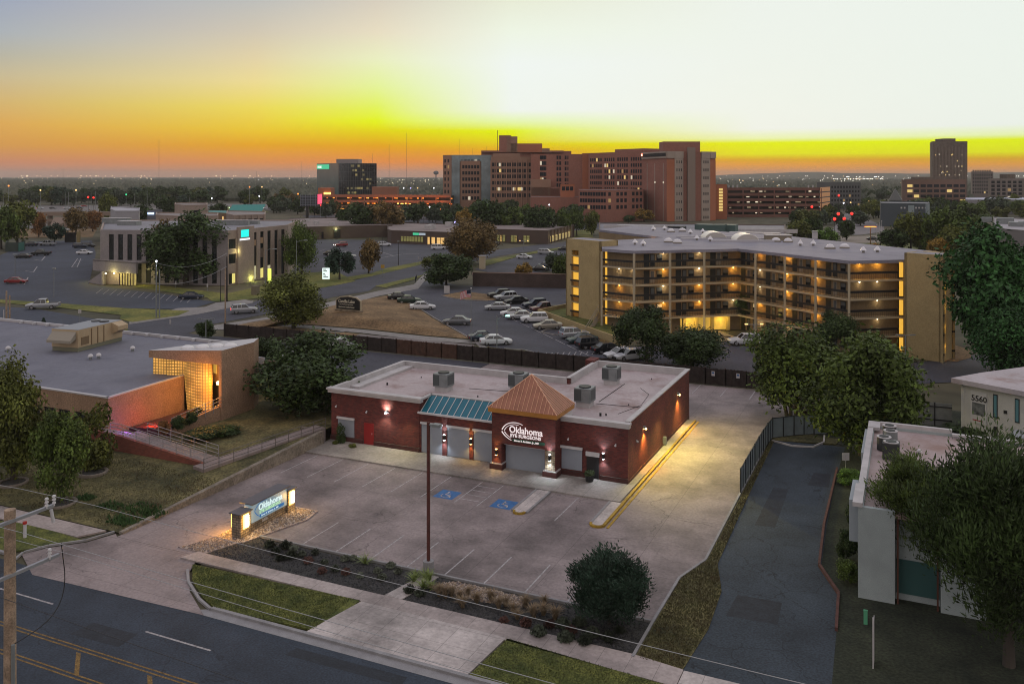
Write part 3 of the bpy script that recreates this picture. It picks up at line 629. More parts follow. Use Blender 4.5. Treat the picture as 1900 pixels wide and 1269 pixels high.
# lamps
def sconce(x, y, z, nrm, kind, e=30, up=True):
    n = Vector(nrm); o = Vector((x,y,z)); t = Vector((-n.y,n.x,0)); m = MB(); c0 = o+n*.09
    a = [c0+t*sx*.08+n*sy*.08 for sx,sy in ((-1,-1),(1,-1),(1,1),(-1,1))]
    m.hexa([(p.x,p.y,z-.22) for p in a]+[(p.x,p.y,z+.22) for p in a]); f = m.build('wall_sconce', BLK, **W_)
    colr = (1,.55,.13) if kind == 'w' else (.86,.93,1.0)
    g_ = WARM if kind == 'w' else COOL
    for s_ in ((-1,1) if up else (-1,)):
        zz = z+s_*.24; MB().box(c0.x-.07,c0.x+.07,c0.y-.07,c0.y+.07,zz-.015,zz+.015).build('bulb', g_, f)
    lamp(cl, c0+n*.12+Vector((0,0,-.32)), colr, e*2.2, .06, 130, aim=n*.25+Vector((0,0,-1)), blend=.8)
    if up: lamp(cl, c0+n*.12+Vector((0,0,.32)), colr, e*1.6, .06, 120, aim=n*.2+Vector((0,0,1)), blend=.8)
sconce(-16.86,.06,1.75,(0,-1,0),'c',60); sconce(-14.2,.06,1.75,(0,-1,0),'w',45); sconce(-11.15,-1.2,1.6,(0,-1,0),'w',22); sconce(-6.28,-1.2,1.75,(0,-1,0),'c',70); sconce(-2.05,0,2.1,(0,-1,0),'c',55)
def wallpack(x,y,z,nrm,kind,e,name='wall_lamp'):
    n = Vector(nrm); o = Vector((x,y,z)); t = Vector((-n.y,n.x,0)); m = MB()
    a = [o+t*.14,o-t*.14,o-t*.1+n*.2,o+t*.1+n*.2]; m.hexa([(p.x,p.y,z) for p in a]+[(p.x,p.y,z+.2) for p in a]); f = m.build(name, GREYM, **W_)
    MB().hexa([(p.x,p.y,z-.02) for p in a]+[(p.x,p.y,z-.001) for p in a]).build('lens', WARM if kind=='w' else COOL, f, world=False); MB().sph((o+n*.22)+Vector((0,0,-.02)),.085,8,5).build('bulb', WARM if kind=='w' else COOL, f)
    lamp(cl, o+n*.35+Vector((0,0,-.12)), {'w':(1,.56,.10),'c':(1,.93,.75),'y':(1,.70,.22)}[kind], e, .08, 150, aim=n*.55+Vector((0,0,-1)), blend=.7)
wallpack(-22.85,0,3.3,(0,-1,0),'c',220); wallpack(0,4.56,3.4,(1,0,0),'w',420); wallpack(0,16.5,3.55,(1,0,0),'w',420)
for yy_ in (4.56,16.5): lamp(cl, (.32,yy_,3.2), (1,.40,.06), 950, .05, 95, aim=(-.16,0,-1), blend=.9)
lamp(cl, (-22.85,-.35,3.6), (1,.88,.75), 150, .05, 130, aim=(0,.5,.2), blend=.9)
lamp(cl, (.9,9.5,4.4), (1,.82,.22), 3900, .2, 150, aim=(.9,-.15,-1), blend=.9); lamp(cl, (.9,16.5,4.4), (1,.84,.30), 1800, .2, 150, aim=(.9,.1,-1), blend=.9); lamp(cl, (.9,2.0,4.4), (1,.84,.30), 1300, .2, 140, aim=(.8,-.3,-1), blend=.9)
lamp(cl, (-20.5,-.5,3.4), (1,.85,.38), 330, .2, 150, aim=(0,-.8,-1), blend=.9)
for x,z in ((-28.4,3.25),(-25.0,3.1),(-6.0+.9,3.1),(-1.0,3.1)): MB().sph((x,-.14,z),.09).box(x-.03,x+.03,-.1,-.002,z-.03,z+.12).build('security_camera', WHM, **W_)
MB().sph((.14,2.3,2.9),.09).box(.002,.1,2.27,2.33,2.87,3.05).build('security_camera', WHM, **W_)
pp = MB().box(.003,.3,10.9,11.3,.2,.9).build('utility_box', GREYM, **W_)
bk = MB().box(-9.6,-3.6,21.7,25.4,0,3.2).box(-9.7,-3.5,21.6,25.5,3.2,3.4).build('rear_canopy', COPE, **W_)
MB().box(-10.9,-9.9,20.3,22.0,3.5,5.25).build('chimney', BRK, **W_)
# rooftop units, planter, lamp post
def hvac(loc, label, s=(1.5,1.5,1.25), curb=.45):
    t = thing('rooftop_ac_unit', label, 'air conditioner', loc, 0, 'air conditioning units on the clinic roof'); x,y,z = s
    MB().box(-x*.42,x*.42,-y*.42,y*.42,0,curb).build('curb', COPE, t)
    MB().box(-x/2,x/2,-y/2,y/2,curb+.02,curb+z).build('cabinet', GREYM, t)
    MB().box(-x/2-.012,-.08,-y/2-.02,-y/2-.002,curb+.15,curb+z-.1).build('louvre', mat('louvre_dark', (.06,.07,.075), .5), t); MB().box(x/2+.002,x/2+.02,-y/2+.15,y/2-.15,curb+.2,curb+z-.15).build('louvre', mat('louvre_dark', (.06,.07,.075), .5), t)
    m = MB().tube((0,0,curb+z+.002),(0,0,curb+z+.1),min(x,y)*.36,n=20)
    m.build('fan_guard', BLK, t); MB().box(.12,x/2-.1,-y/2-.05,-y/2-.021,curb+.3,curb+.75).build('access_panel', GREYM, t); return t
hvac((-19.9,5.4,4.4), 'grey rooftop air conditioner nearest the left end of the clinic roof'); hvac((-5.7,5.7,4.4), 'grey rooftop air conditioner on the clinic roof just right of the copper pyramid')
hvac((-6.1,14.6,4.4), 'grey rooftop air conditioner at the far back of the clinic roof'); hvac((-13.3,8.2,4.4), 'grey rooftop air conditioner half hidden behind the copper pyramid')
pt = thing('planter', 'round black planter standing before the dark clinic door at the front right', 'planter', (-3.0,-.75,.14))
MB().tube((0,0,0),(0,0,.5),.3,.4,14).build('pot', BLK, pt)
lf = MB()
for i in range(260):
    a = rnd.uniform(0,6.28); r_ = rnd.random()**.5*.38; p = Vector((math.cos(a)*r_, math.sin(a)*r_, .5+rnd.random()*.28)); d = Vector((rnd.gauss(0,1),rnd.gauss(0,1),rnd.gauss(0,1))).normalized()*.08; e_ = d.orthogonal().normalized()*.05; lf.quad(p-d-e_,p+d-e_,p+d+e_,p-d+e_)
lf.build('foliage', mat('planter_leaves', (.05,.07,.03), .9, var=.3), pt)
def bird(x,y): pass
lp = thing('parking_lot_lamp', 'tall rusty red square lamp post standing in the bed in front of the clinic', 'lamp post', G(795,1062,0))
RUST = mat('rusty_red_paint', (.075,.022,.018), .7, var=.35, scale=2.5)
MB().tube((0,0,0),(0,0,.75),.34,n=16).build('base', KERB, lp); MB().box(-.08,.08,-.08,.08,.75,9.45).build('pole', RUST, lp)
hd = MB().box(.1,.55,-.12,.12,9.3,9.36).build('arm', GREYM, lp); MB().box(.35,.85,-.2,.2,9.24,9.42).build('lamp_head', GREYM, lp)
# ------------------------------------------------------------ illuminated stone sign by the entrance drive
mo = thing('monument_sign', 'lit stone monument sign with blue and green eye surgeons panel and two glowing piers', 'monument sign', (-21.3,-18.4,.09))
W2 = dict(parent=mo, world=True)
SH = MB().box(-21.75,-20.95,-21.3,-20.3,.05,1.75).build('pier', STONE, **W2); MB().box(-21.75,-20.95,-16.3,-15.5,.05,1.75).build('pier', STONE, **W2)
MB().box(-21.6,-21.15,-20.3,-16.3,.05,.75).build('stone_base', STONE, **W2)
SLATE = mat('slate_cap', (.085,.082,.095), .6, var=.1)
MB().box(-21.9,-20.85,-21.42,-20.2,1.752,1.83).build('pier_cap', SLATE, **W2); MB().box(-21.85,-20.85,-16.38,-15.4,1.752,1.83).build('pier_cap', SLATE, **W2)
PAN = mat('sign_panel_grey', (.15,.18,.20), .4, emit=(.36,.55,.66), es=.33)
cb = MB().box(-21.7,-21.0,-20.1,-16.4,.76,2.05).build('cabinet', PAN, **W2)
MB().box(-21.95,-20.8,-20.3,-16.2,2.08,2.16).build('cap', SLATE, **W2)
MB().box(-21.72,-20.97,-20.12,-16.38,2.05,2.078).build('light_strip', glow('cool_strip', (.6,.95,1), 2.2), **W2)
def mtext(b, y, z, s, m, xs=1.0): return text('sign_lettering', b, (-20.985,y,z), (0,1,0), (0,0,1), s, m, mo, .03, xs=xs)
MT1 = glow('sign_letter_pale', (.75,.95,.95), .9); MT2 = glow('sign_letter_green', (.55,.95,.55), .8); MB3 = mat('sign_blue', (.01,.10,.30), .4, emit=(.0,.15,.5), es=.4)
mtext('Oklahoma', -19.45, 1.42, .62, MT1, .98); mtext('EYE SURGEONS', -19.35, 1.17, .29, MT2, 1.12)
MB().box(-20.998,-20.975,-19.3,-16.7,.90,1.10).build('name_band', MB3, **W2); mtext('Steven R. Sarkisian, Jr., MD', -19.2, .945, .17, MT1, 1.0)
a_ = MB()
def arc2(cy, cz, ry, rz, a0, a1, w0, w1, n=18):
    for i in range(n):
        t0 = R(a0+(a1-a0)*i/n); t1 = R(a0+(a1-a0)*(i+1)/n); k0 = w0+(w1-w0)*i/n; k1 = w0+(w1-w0)*(i+1)/n
        p = lambda t,k: (-20.975, cy+(ry+k)*math.cos(t), cz+(rz+k)*math.sin(t))
        a_.quad(p(t0,0),p(t1,0),p(t1,k1),p(t0,k0))
arc2(-18.9,1.35,.95,.6,70,170,.03,.08); arc2(-18.6,1.75,1.25,.9,200,240,.08,.03); a_.build('sign_swoosh', MB3, **W2)
text('street_number', '5600', (-21.14,-18.9,.42), (0,1,0), (0,0,1), .28, WHM, mo, .03)
YG = glow('amber_glow', (1,.62,.08), 7); WG = glow('lamp_tube', (1,.95,.75), 22)
for y in (-20.8,-15.9):
    f = MB().box(-20.948,-20.90,y-.26,y+.26,.7,1.66).build('lamp_shade', YG, **W2); MB().box(-20.899,-20.84,y-.02,y+.2,.78,1.56).build('lamp_tube', WG, f, world=False)
    lamp(mo, (-20.5,y,1.2), (1,.55,.12), 75, .25)
lamp(mo, (-22.4,-20.8,1.3), (1,.46,.08), 330, .3)
MB().box(-22.0,-21.752,-21.06,-20.54,.7,1.66).build('lamp_shade', YG, **W2)
# ============================================================ tan office with glass block entrance (left)
TAN = mat('tan_aggregate', (.26,.172,.115), .95, var=.12, scale=.6, fine=.3, fscale=9, bump=.4, bscale=18)
TRIMW = mat('roof_trim', (.42,.42,.44), .6); ROOFB = roofmat('blue_grey_roof', (.135,.14,.175), (.10,.105,.14))
of = thing('tan_office', 'tan aggregate office with grey flat roof and a curved amber glass block entrance', 'office building', C(-37,80,0))
WO = dict(parent=of, world=True)
RZ = 4.65
p0 = AT(201,79.6); e2 = Vector((0,1,0)); e1 = Vector((1,0,0))
pe = AT(342,88.6)                                   # inner end of the right-hand wall
x0 = p0.x; y0 = p0.y; yb = AT(471,103.9).y + 0
A_, B_, C_ = AT(276,88.6), AT(411,85.0), AT(471,89.3)
ox = pe.x; RC = AT(468,103.9); yb = RC.y
roofpoly = [(x0-62,y0+.31),(x0-.31,y0+.31),(ox-.31,pe.y+.2),(A_.x,A_.y+.6),(C_.x-1.6,C_.y+.4),(RC.x,RC.y),(x0-62,RC.y)]
def wallseg(mb, a, b, z0, z1, t=.3): mb.wall(a, b, z0, z1, t)
wmb = MB(); 
# front wall with window band, right wall, rear wall
fx0 = x0-34
wmb.box(x0-62,x0,y0,y0+.3,0,1.9); wmb.box(x0-62,x0,y0,y0+.3,3.0,RZ)
for i in range(14): xx = x0-.9-2.05*i; wmb.box(xx-.0,xx+.9 if i==0 else xx+.5,y0,y0+.3,1.9,3.0)
wmb.wall((x0,y0),(ox,pe.y),0,RZ,.3); wmb.box(x0-62,RC.x,yb-.3,yb,0,RZ); wmb.build('wall', TAN, **WO)
for i in range(12):
    xx = x0-.9-2.05*i; MB().box(xx-1.55,xx-.002,y0+.12,y0+.18,1.9,3.0).build('window', DKG, **WO)
MB().prism(roofpoly, RZ-.3, RZ-.02).build('roof', ROOFB, **WO)
tr = MB(); tr.wall((x0-62,y0-.06),(x0+.05,y0-.06),RZ,RZ+.12,.3); tr.wall((x0+.03,y0-.06),(ox,pe.y),RZ,RZ+.12,.3)
tr.box(x0-62,RC.x,yb-.3,yb+.02,RZ,RZ+.32)
for i in range(16): xx = RC.x-1-i*2.6; tr.box(xx,xx+.25,yb-.75,yb-.32,RZ,RZ+.3)
tr.build('roof_edge', TRIMW, **WO)
# tall wedge
TZ = 7.9
tb = MB(); tb.wall(A_, B_, 6.5, (7.2,TZ), .35); tb.wall(B_, C_, 0, TZ, .35); BK = C_ + (A_-C_)*.12 + Vector((0,2.6,0)); tb.wall(C_,BK,0,(TZ,TZ),.3); tb.wall(BK,(A_.x+1.2,A_.y+3.0),RZ-.2,(TZ,7.2),.3); tb.build('tower_wall', TAN, **WO)
rp = [(A_.x,A_.y,7.2),(B_.x,B_.y,TZ),(C_.x,C_.y,TZ),(BK.x,BK.y,TZ),(A_.x+1.2,A_.y+3.0,7.2)]
MB().add([(p[0],p[1],p[2]+.02) for p in rp], [tuple(range(5))]).build('tower_roof', TRIMW, **WO)
dm = MB()
for t in (.42,.58,.74,.88):
    q = A_.lerp(B_,t).lerp(A_.lerp(C_,t),.62); MB().sph((q.x,q.y,7.22+.68*t),(.75,.6,.34),12,6,half=True).build('skylight_dome', mat('dome_white', (.6,.6,.62), .3), **WO)
# glass blocks, glowing from inside
GBm = mat('glass_block', (.30,.20,.08), .25, emit=(1,.50,.10), es=.75, spec=.25)
nt = GBm.node_tree; N = nt.nodes; L = nt.links; b = N['Principled BSDF']; tcx = N.new('ShaderNodeTexCoord'); spx = N.new('ShaderNodeSeparateXYZ'); L.new(tcx.outputs['UV'], spx.inputs[0])
fs_ = []
for k_ in (0,1):
    p = N.new('ShaderNodeMath'); p.operation = 'PINGPONG'; p.inputs[1].default_value = .5; L.new(spx.outputs[k_], p.inputs[0])
    mr_ = N.new('ShaderNodeMapRange'); mr_.inputs[1].default_value = .06; mr_.inputs[2].default_value = .22; L.new(p.outputs[0], mr_.inputs[0]); fs_.append(mr_.outputs[0])
mm = N.new('ShaderNodeMath'); mm.operation = 'MULTIPLY'; L.new(fs_[0], mm.inputs[0]); L.new(fs_[1], mm.inputs[1])
nz = N.new('ShaderNodeTexNoise'); nz.inputs['Scale'].default_value = .55; L.new(tcx.outputs['Object'], nz.inputs['Vector'])
ma = N.new('ShaderNodeMapRange'); ma.inputs[1].default_value = .35; ma.inputs[2].default_value = .65; ma.inputs[3].default_value = .35; ma.inputs[4].default_value = 1.25; L.new(nz.outputs['Fac'], ma.inputs[0])
m3 = N.new('ShaderNodeMath'); m3.operation = 'MULTIPLY'; L.new(mm.outputs[0], m3.inputs[0]); L.new(ma.outputs[0], m3.inputs[1])
m4 = N.new('ShaderNodeMath'); m4.operation = 'MULTIPLY_ADD'; L.new(m3.outputs[0], m4.inputs[0]); m4.inputs[1].default_value = .72; m4.inputs[2].default_value = .06; L.new(m4.outputs[0], b.inputs['Emission Strength'])
gp = [AT(284,89.6), AT(312,89.3), AT(342,89.0)]; 
import itertools
cpts = [gp[0],gp[1],gp[2]]
q0, q1 = AT(344,88.7), AT(394,89.4)
for i in range(1,13):
    t = i/12; q = q0.lerp(q1,t); bow = math.sin(t*math.pi*.62)*2.2; d_ = (C(0,0)-q); d_.z = 0; cpts.append(q + d_.normalized()*bow)
me = bpy.data.meshes.new('glass_block_wall'); vs=[]; fcs=[]; uvs=[]; acc=0
for i,pv in enumerate(cpts):
    if i: acc += (cpts[i]-cpts[i-1]).length
    zb = RZ-.3 if i < 3 else .9
    vs += [(pv.x,pv.y,zb),(pv.x,pv.y,6.6)]; uvs.append((acc/.3, zb/.3, 6.6/.3))
for i in range(len(cpts)-1): fcs.append((2*i,2*i+2,2*i+3,2*i+1))
me.from_pydata(vs,[],fcs); uv = me.uv_layers.new(name='UVMap'); li = 0
for i in range(len(cpts)-1):
    for (k_,h_) in ((i,0),(i+1,0),(i+1,1),(i,1)): uv.data[li].uv = (uvs[k_][0], uvs[k_][1+h_]); li += 1
me.materials.append(GBm); o = bpy.data.objects.new('glass_block_wall', me); COL.objects.link(o); o.parent = of; o.matrix_parent_inverse = of.matrix_basis.inverted()
eb = MB(); a = AT(394,89.6); b_ = AT(408,87.5); eb.wall(a,b_,1.5,3.9,.2); eb.build('doorway', BLK, **WO)
MB().wall(a,b_,3.92,6.5,.2).build('lintel_panel', TAN, **WO)
MB().wall(AT(396,88.9),AT(402,88.2),4.9,6.2,.05).build('window', mat('amber_pane', (.2,.15,.05), .3, emit=(.9,.55,.1), es=.45), **WO)
f = MB().box(*(lambda q: (q.x-.12,q.x+.12,q.y-.12,q.y+.12,4.05,4.35))(AT(405,87.4))).build('wall_lamp', WARM, **WO)
lamp(of, AT(402,86.4,4.1), (1,.38,.05), 420, .15); lamp(of, AT(368,84.6,4.6), (1,.40,.06), 420, .4)
lamp(of, AT(283,81.6,1.9), (1,.05,.02), 150, .1); lamp(of, AT(240,79.0,2.3), (.45,.15,.9), 100, .15)
# entrance terrace, ramp wall, steps and rails
BRKR = brick('ramp_brick', (.21,.065,.045), (.15,.045,.034), (.07,.045,.035), bw=.30, bh=.10, ms=.008, nv=.15)
rt = thing('ramp_wall', 'long red brick ramp wall sloping down in front of the tan office', 'retaining wall', (-39,-12.3,0))
rw = MB(); yy = -12.35; rw.hexa([(-46.2,yy,0),(-42.8,yy,0),(-42.8,yy+.3,0),(-46.2,yy+.3,0),(-46.2,yy,2.15),(-42.8,yy,2.05),(-42.8,yy+.3,2.05),(-46.2,yy+.3,2.15)])
rw.hexa([(-42.8,yy,0),(-32.9,yy,0),(-32.9,yy+.3,0),(-42.8,yy+.3,0),(-42.8,yy,2.05),(-32.9,yy,.95),(-32.9,yy+.3,.95),(-42.8,yy+.3,2.05)]); rw.build('wall_face', BRKR, parent=rt, world=True)
rmp = MB(); rmp.hexa([(-46,yy+.31,0),(-42.8,yy+.31,0),(-42.8,y0-.02,0),(-46,y0-.02,0),(-46,yy+.31,1.9),(-42.8,yy+.31,1.9),(-42.8,y0-.02,1.9),(-46,y0-.02,1.9)])
rmp.hexa([(-42.79,yy+.31,0),(-33,yy+.31,0),(-33,yy+2.2,0),(-42.79,yy+2.2,0),(-42.79,yy+.31,1.9),(-33,yy+.31,.75),(-33,yy+2.2,.75),(-42.79,yy+2.2,1.9)]); struct('ramp', rmp, WALK3)
def rail(name, label, pts, zf, n, h=1.0, mt=mat('rail_metal', (.26,.25,.26), .5, metal=.2), posts=True, grp='metal handrails by the tan office', loc=None):
    t = thing(name, label, 'railing', (pts[0][0],pts[0][1],0), 0, grp); r_ = MB(); P3 = [Vector((p[0],p[1],zf(p))) for p in pts]
    for hh in (h, h*.66, h*.33): r_.path([p+Vector((0,0,hh)) for p in P3], .03, 5)
    r_.build('handrail', mt, t, world=True); tot = [(P3[i]-P3[i+1]).length for i in range(len(P3)-1)]; L_ = sum(tot)
    for i in range(n+1):
        d = L_*i/n; k = 0
        while k < len(tot)-1 and d > tot[k]: d -= tot[k]; k += 1
        q = P3[k].lerp(P3[k+1], min(1,d/tot[k])); MB().tube(q-Vector((0,0,.3)), q+Vector((0,0,h)), .03, n=5).build('post', mt, t, world=True)
    return t
rail('ramp_railing', 'pale metal railing on top of the sloping red brick ramp wall', [(-45.6,-12.1,2.0),(-42.8,-12.1,2.0),(-33.0,-12.1,.9)], lambda p: p[2], 8)
rail('ramp_railing', 'white metal railing on the inner side of the ramp below the amber entrance', [(-41.5,-10.3,1.8),(-33.2,-10.3,.85)], lambda p: p[2], 6)
DMET = mat('dark_rail_metal', (.10,.09,.085), .6)
a = G(378,880,.5); b_ = G(604,800,1.0)
rail('walkway_railing', 'long dark railing beside the walk between the tan office and the clinic', [(a.x,a.y,.75),(b_.x,b_.y,1.25)], lambda p: p[2], 9, mt=DMET)
wk = MB(); n_ = Vector((-(b_-a).y,(b_-a).x,0)).normalized(); wk.hexa([tuple(a)[:2]+(0,),tuple(b_)[:2]+(0,),tuple(b_+n_*1.5)[:2]+(0,),tuple(a+n_*1.5)[:2]+(0,),tuple(a)[:2]+(.90,),tuple(b_)[:2]+(1.34,),tuple(b_+n_*1.5)[:2]+(1.34,),tuple(a+n_*1.5)[:2]+(.90,)])
struct('walkway', wk, WALK3)
lr = thing('low_tan_wall', 'low tan wall sloping up to the amber entrance doorway', 'retaining wall', G(345,840,1)); q = AT(372,82.5); q2 = AT(411,85.2)
MB().wall(AT(318,80.5),q2,0,(1.7,2.5),.25).build('wall_face', TAN, lr, world=True)
rail('entrance_railing', 'white railing along the low tan wall by the amber doorway', [tuple(AT(318,80.4))[:2]+(1.6,),tuple(AT(411,85.1))[:2]+(2.4,)], lambda p: p[2], 6)
pb = MB().prism([tuple(AT(u,Y))[:2] for u,Y in ((240,81.2),(318,80.7),(400,85.4),(394,87.6),(345,87.3))],0,1.55).build('planter_bed', mat('bed_soil', (.06,.025,.02), 1, var=.3, fine=.3)); tag(pb, kind='structure')
rt2 = thing('lot_retaining_wall', 'low concrete retaining wall along the left side of the clinic parking lot', 'retaining wall', (-29.2,-12,0))
m = MB(); m.hexa([(-29.5,-23.9,0),(-29.15,-23.9,0),(-28.75,-1.5,0),(-29.2,-1.5,0),(-29.5,-23.9,.16),(-29.15,-23.9,.16),(-28.75,-1.5,1.3),(-29.2,-1.5,1.3)]); m.box(-31.5,-29.22,-1.5,-1.1,0,1.3)
m.build('wall_face', mat('aged_concrete', (.17,.15,.125), .95, var=.3, scale=1.2, fine=.3, fscale=6), rt2, world=True)
# big rooftop unit
ru = thing('rooftop_air_handler', 'large beige rooftop air handler with hoods on the tan office roof', 'air handler', AT(145,100.5,RZ), R(9))
BEI = mat('beige_panel', (.38,.29,.18), .6, var=.08, scale=1); ribs(BEI, 1, 1.0, str_=.1)
b_ = MB().box(0,-3.6,0,7.2,0,.45).build('curb', mat('olive_curb', (.16,.16,.11), .7), ru); MB().box(.05,-3.65,-.05,7.25,.47,2.5).build('cabinet', BEI, ru)
h_ = MB().hexa([(.06,5.4,1.1),(1.0,5.4,1.6),(1.0,7.1,1.6),(.06,7.1,1.1),(.06,5.4,2.5),(1.0,5.4,2.1),(1.0,7.1,2.1),(.06,7.1,2.5)]).build('intake_hood', BEI, ru)
MB().hexa([(-3.5,-.06,1.5),(-.2,-.06,1.5),(-.2,-1.0,1.1),(-3.5,-1.0,1.1),(-3.5,-.06,2.3),(-.2,-.06,2.3),(-.2,-1.0,1.4),(-3.5,-1.0,1.4)]).build('exhaust_hood', mat('grey_beige', (.24,.22,.18), .6), ru)
MB().box(.055,.1,.4,1.6,.7,1.6).box(.055,.1,2.0,2.1,.5,2.4).box(.055,.1,3.0,3.1,.5,2.4).box(.055,.1,4.0,4.1,.5,2.4).build('panel_seam', mat('seam_brown', (.16,.11,.06), .7), ru)
MB().tube((-1.2,5.6,2.5),(-1.2,5.6,2.62),.55,n=16).tube((-2.4,5.6,2.5),(-2.4,5.6,2.62),.55,n=16).build('fan', BLK, ru)
MB().box(-3.6,0,-.02,7.2,2.502,2.53).build('top_panel', mat('top_metal', (.22,.24,.27), .4, metal=.3), ru)
def vent(loc, label, grp, s=.5, k=.35):
    t = thing('roof_vent', label, 'roof vent', loc, 0, grp); MB().tube((0,0,0),(0,0,s*.6),s*.3,n=8).build('stem', GREYM, t); MB().sph((0,0,s*.6),(s*.6,s*.6,s*.6),10,6,half=True).build('hood', WHM, t); return t
v0 = 'round vents on the tan office roof'
vent(AT(246,101,RZ), 'domed roof vent right of the large beige air handler', v0); vent(AT(15,101,RZ), 'domed roof vent farthest left on the tan office roof', v0)
vent(AT(168,96.5,RZ), 'domed vent at the foot of the beige air handler, left one of a pair', v0); vent(AT(183,97,RZ), 'domed vent at the foot of the beige air handler, right one of a pair', v0)
cpt = thing('brick_carport', 'white-doored brick outbuilding half hidden behind the wide dark oak', 'outbuilding', AT(500,97,0)); MB().wall(AT(490,96),AT(514,95),0,4.6,3).build('pier', mat('umber_brick',(.085,.045,.03),.9,var=.2), cpt, world=True)
MB().wall(AT(474,99),AT(490,98.5),.8,4.4,.2).build('white_door', mat('door_white',(.34,.34,.36),.7), cpt, world=True); MB().wall(AT(514,99),AT(560,98),3.6,4.5,3).build('roof', TRIMW, cpt, world=True)
# ------------------------------------------------------------ utility pole in the near left corner
WOOD = mat('weathered_pole', (.27,.20,.145), .9, var=.3, scale=3, fine=.3); GALV = mat('galvanised', (.30,.31,.33), .45, metal=.4, var=.1)
pp = C(-14.95,26,0); up = thing('utility_pole', 'weathered wooden utility pole with two crossarms beside the street', 'utility pole', pp)
MB().tube((0,0,0),(0,0,15.05),.21,.155,14).build('pole', WOOD, up); MB().tube((.2,-.05,0),(.2,-.05,11.1),.055,n=8).build('conduit', GREYM, up)
cd = (C(1,.62)-C(0,0)).normalized(); cd = Vector((.02,1,0)).normalized()
def arm(z, l):
    n = Vector((-cd.y,cd.x,0)); a = Vector((0,0,z))-cd*l; b = Vector((0,0,z))+cd*l; o_ = n*(-.2)
    m = MB(); m.hexa([tuple(a+o_+Vector((0,0,-.045))),tuple(b+o_+Vector((0,0,-.045))),tuple(b+o_+n*.1+Vector((0,0,-.045))),tuple(a+o_+n*.1+Vector((0,0,-.045))),tuple(a+o_+Vector((0,0,.045))),tuple(b+o_+Vector((0,0,.045))),tuple(b+o_+n*.1+Vector((0,0,.045))),tuple(a+o_+n*.1+Vector((0,0,.045)))])
    m.build('crossarm', GALV, up); return a+o_, b+o_
a1,b1 = arm(14.75,1.3); a2,b2 = arm(13.15,1.5)
CER = mat('ceramic', (.5,.5,.52), .3)
for q,zz in ((b1,0),(b1-cd*.25,0),(a1,0),(b2-cd*.35,0),(a2,0)):
    m = MB()
    for i in range(3): m.tube(q+Vector((0,0,.08+i*.1)),q+Vector((0,0,.13+i*.1)),.062,.045,10)
    m.tube(q,q+Vector((0,0,.30)),.03,n=6); m.build('insulator', CER, up)
m = MB().tube(b1-cd*.1+Vector((0,0,-.08)), b1-cd*.02+Vector((0,0,-.5)), .05, n=8).build('fuse_cutout', CER, up)
m = MB().tube((.24,.3,14.55),(.24,.3,14.15),.05,n=8).build('surge_arrester', CER, up); MB().tube((.24,.3,14.62),(.24,.3,14.55),.06,n=8).build('arrester_cap', mat('red_cap',(.4,.03,.02),.5), up)
pt_ = b2+cd*.05; m = MB(); prevp = pt_+Vector((0,0,.35)); 
for i in range(1,13):
    t = i/12; q = pt_.lerp(Vector((.2,0,11.1)), t**1.4) + Vector((0,.5*math.sin(t*3.14),-1.0*math.sin(t*3.14)*.8)); m.tube(prevp,q,.015,n=5); prevp = q
m.build('drop_cable', BLK, up)
WIRE = mat('wire_grey', (.30,.31,.33), .5); WIRED = mat('wire_dark', (.03,.03,.035), .6)
def wire(label, off, z, sag, mt, x1=70, r_=.008, x0=-60, cat='cable'):
    m = MB(); base = pp+off; pv = None
    for x in range(0, 41):
        X = x0+(x1-x0)*x/40; t = X/60.0; s_ = t-math.floor(t); q = Vector((base.x+X, base.y, z-sag*4*s_*(1-s_)))
        if pv is not None: m.tube(pv,q,r_,n=4,caps=False)
        pv = q
    tag(m.build('power_line', mt), label, 'power line', 'overhead power lines above the street')
wire('pale overhead power line at the end of the upper crossarm', b1, 15.1, .55, WIRE)
wire('pale overhead power line carried near the pole top', Vector((0,-.9,0)), 15.05, .5, WIRE)
wire('overhead power line at the end of the lower crossarm', b2-cd*.3, 13.5, .6, WIRE)
wire('lower dark overhead line clamped to the lower crossarm', a2, 13.5, .6, WIRED)
def cable(label, p, q, sag):
    m = MB(); pv = None
    for i in range(17): t = i/16; s_ = p.lerp(q,t)-Vector((0,0,sag*4*t*(1-t))); (pv is not None) and m.tube(pv,s_,.03,n=4,caps=False); pv = s_
    tag(m.build('power_line', WIRE), label, 'power line', 'overhead power lines above the street')
cable('sagging cable from the bright lamp post to the power pole, upper one', AT(290,152,9.7), AT(421,172,9.6), 1.5)
cable('sagging cable from the bright lamp post to the power pole, lower one', AT(296,152,6.0), AT(421,172,7.0), 1.0)
wire('thick dark telephone cable low on the wooden pole', Vector((.1,.2,0)), 9.6, .9, WIRED, r_=.03)
# ============================================================ apartments
APW = mat('apartment_stucco', (.205,.150,.088), .95, var=.12, scale=.4, fine=.12, fscale=4)
APT = mat('stair_tower_stucco', (.34,.265,.135), .95, var=.10, scale=.5, fine=.15, fscale=6)
APR = roofmat('apartment_roof', (.20,.195,.24), (.15,.145,.19))
FASC = mat('fascia_grey', (.22,.20,.17), .7); COLM = mat('column_cream', (.36,.31,.22), .8)
RAILB = mat('black_rail', (.012,.012,.013), .6); BROWN = mat('brown_wood', (.055,.032,.022), .8)
ap_ = thing('apartment_building', 'five-storey beige apartment building with black balcony rails and amber gallery lights', 'apartment building', C(30,150,0))
WA = dict(parent=ap_, world=True)
c0,c1,c2,c3,c4 = [C(*p) for p in ((14.4,139.9),(19.0,135.9),(36.2,139.9),(46.4,120.2),(54.8,121.8))]
ZR = 13.2; FL = 2.62
poly = [c0,c1,c2,c3,c4,C(66.1,133.7),C(53.3,169),C(28.3,204),C(18.8,189),C(28.7,164.8),C(16.1,156.7)]
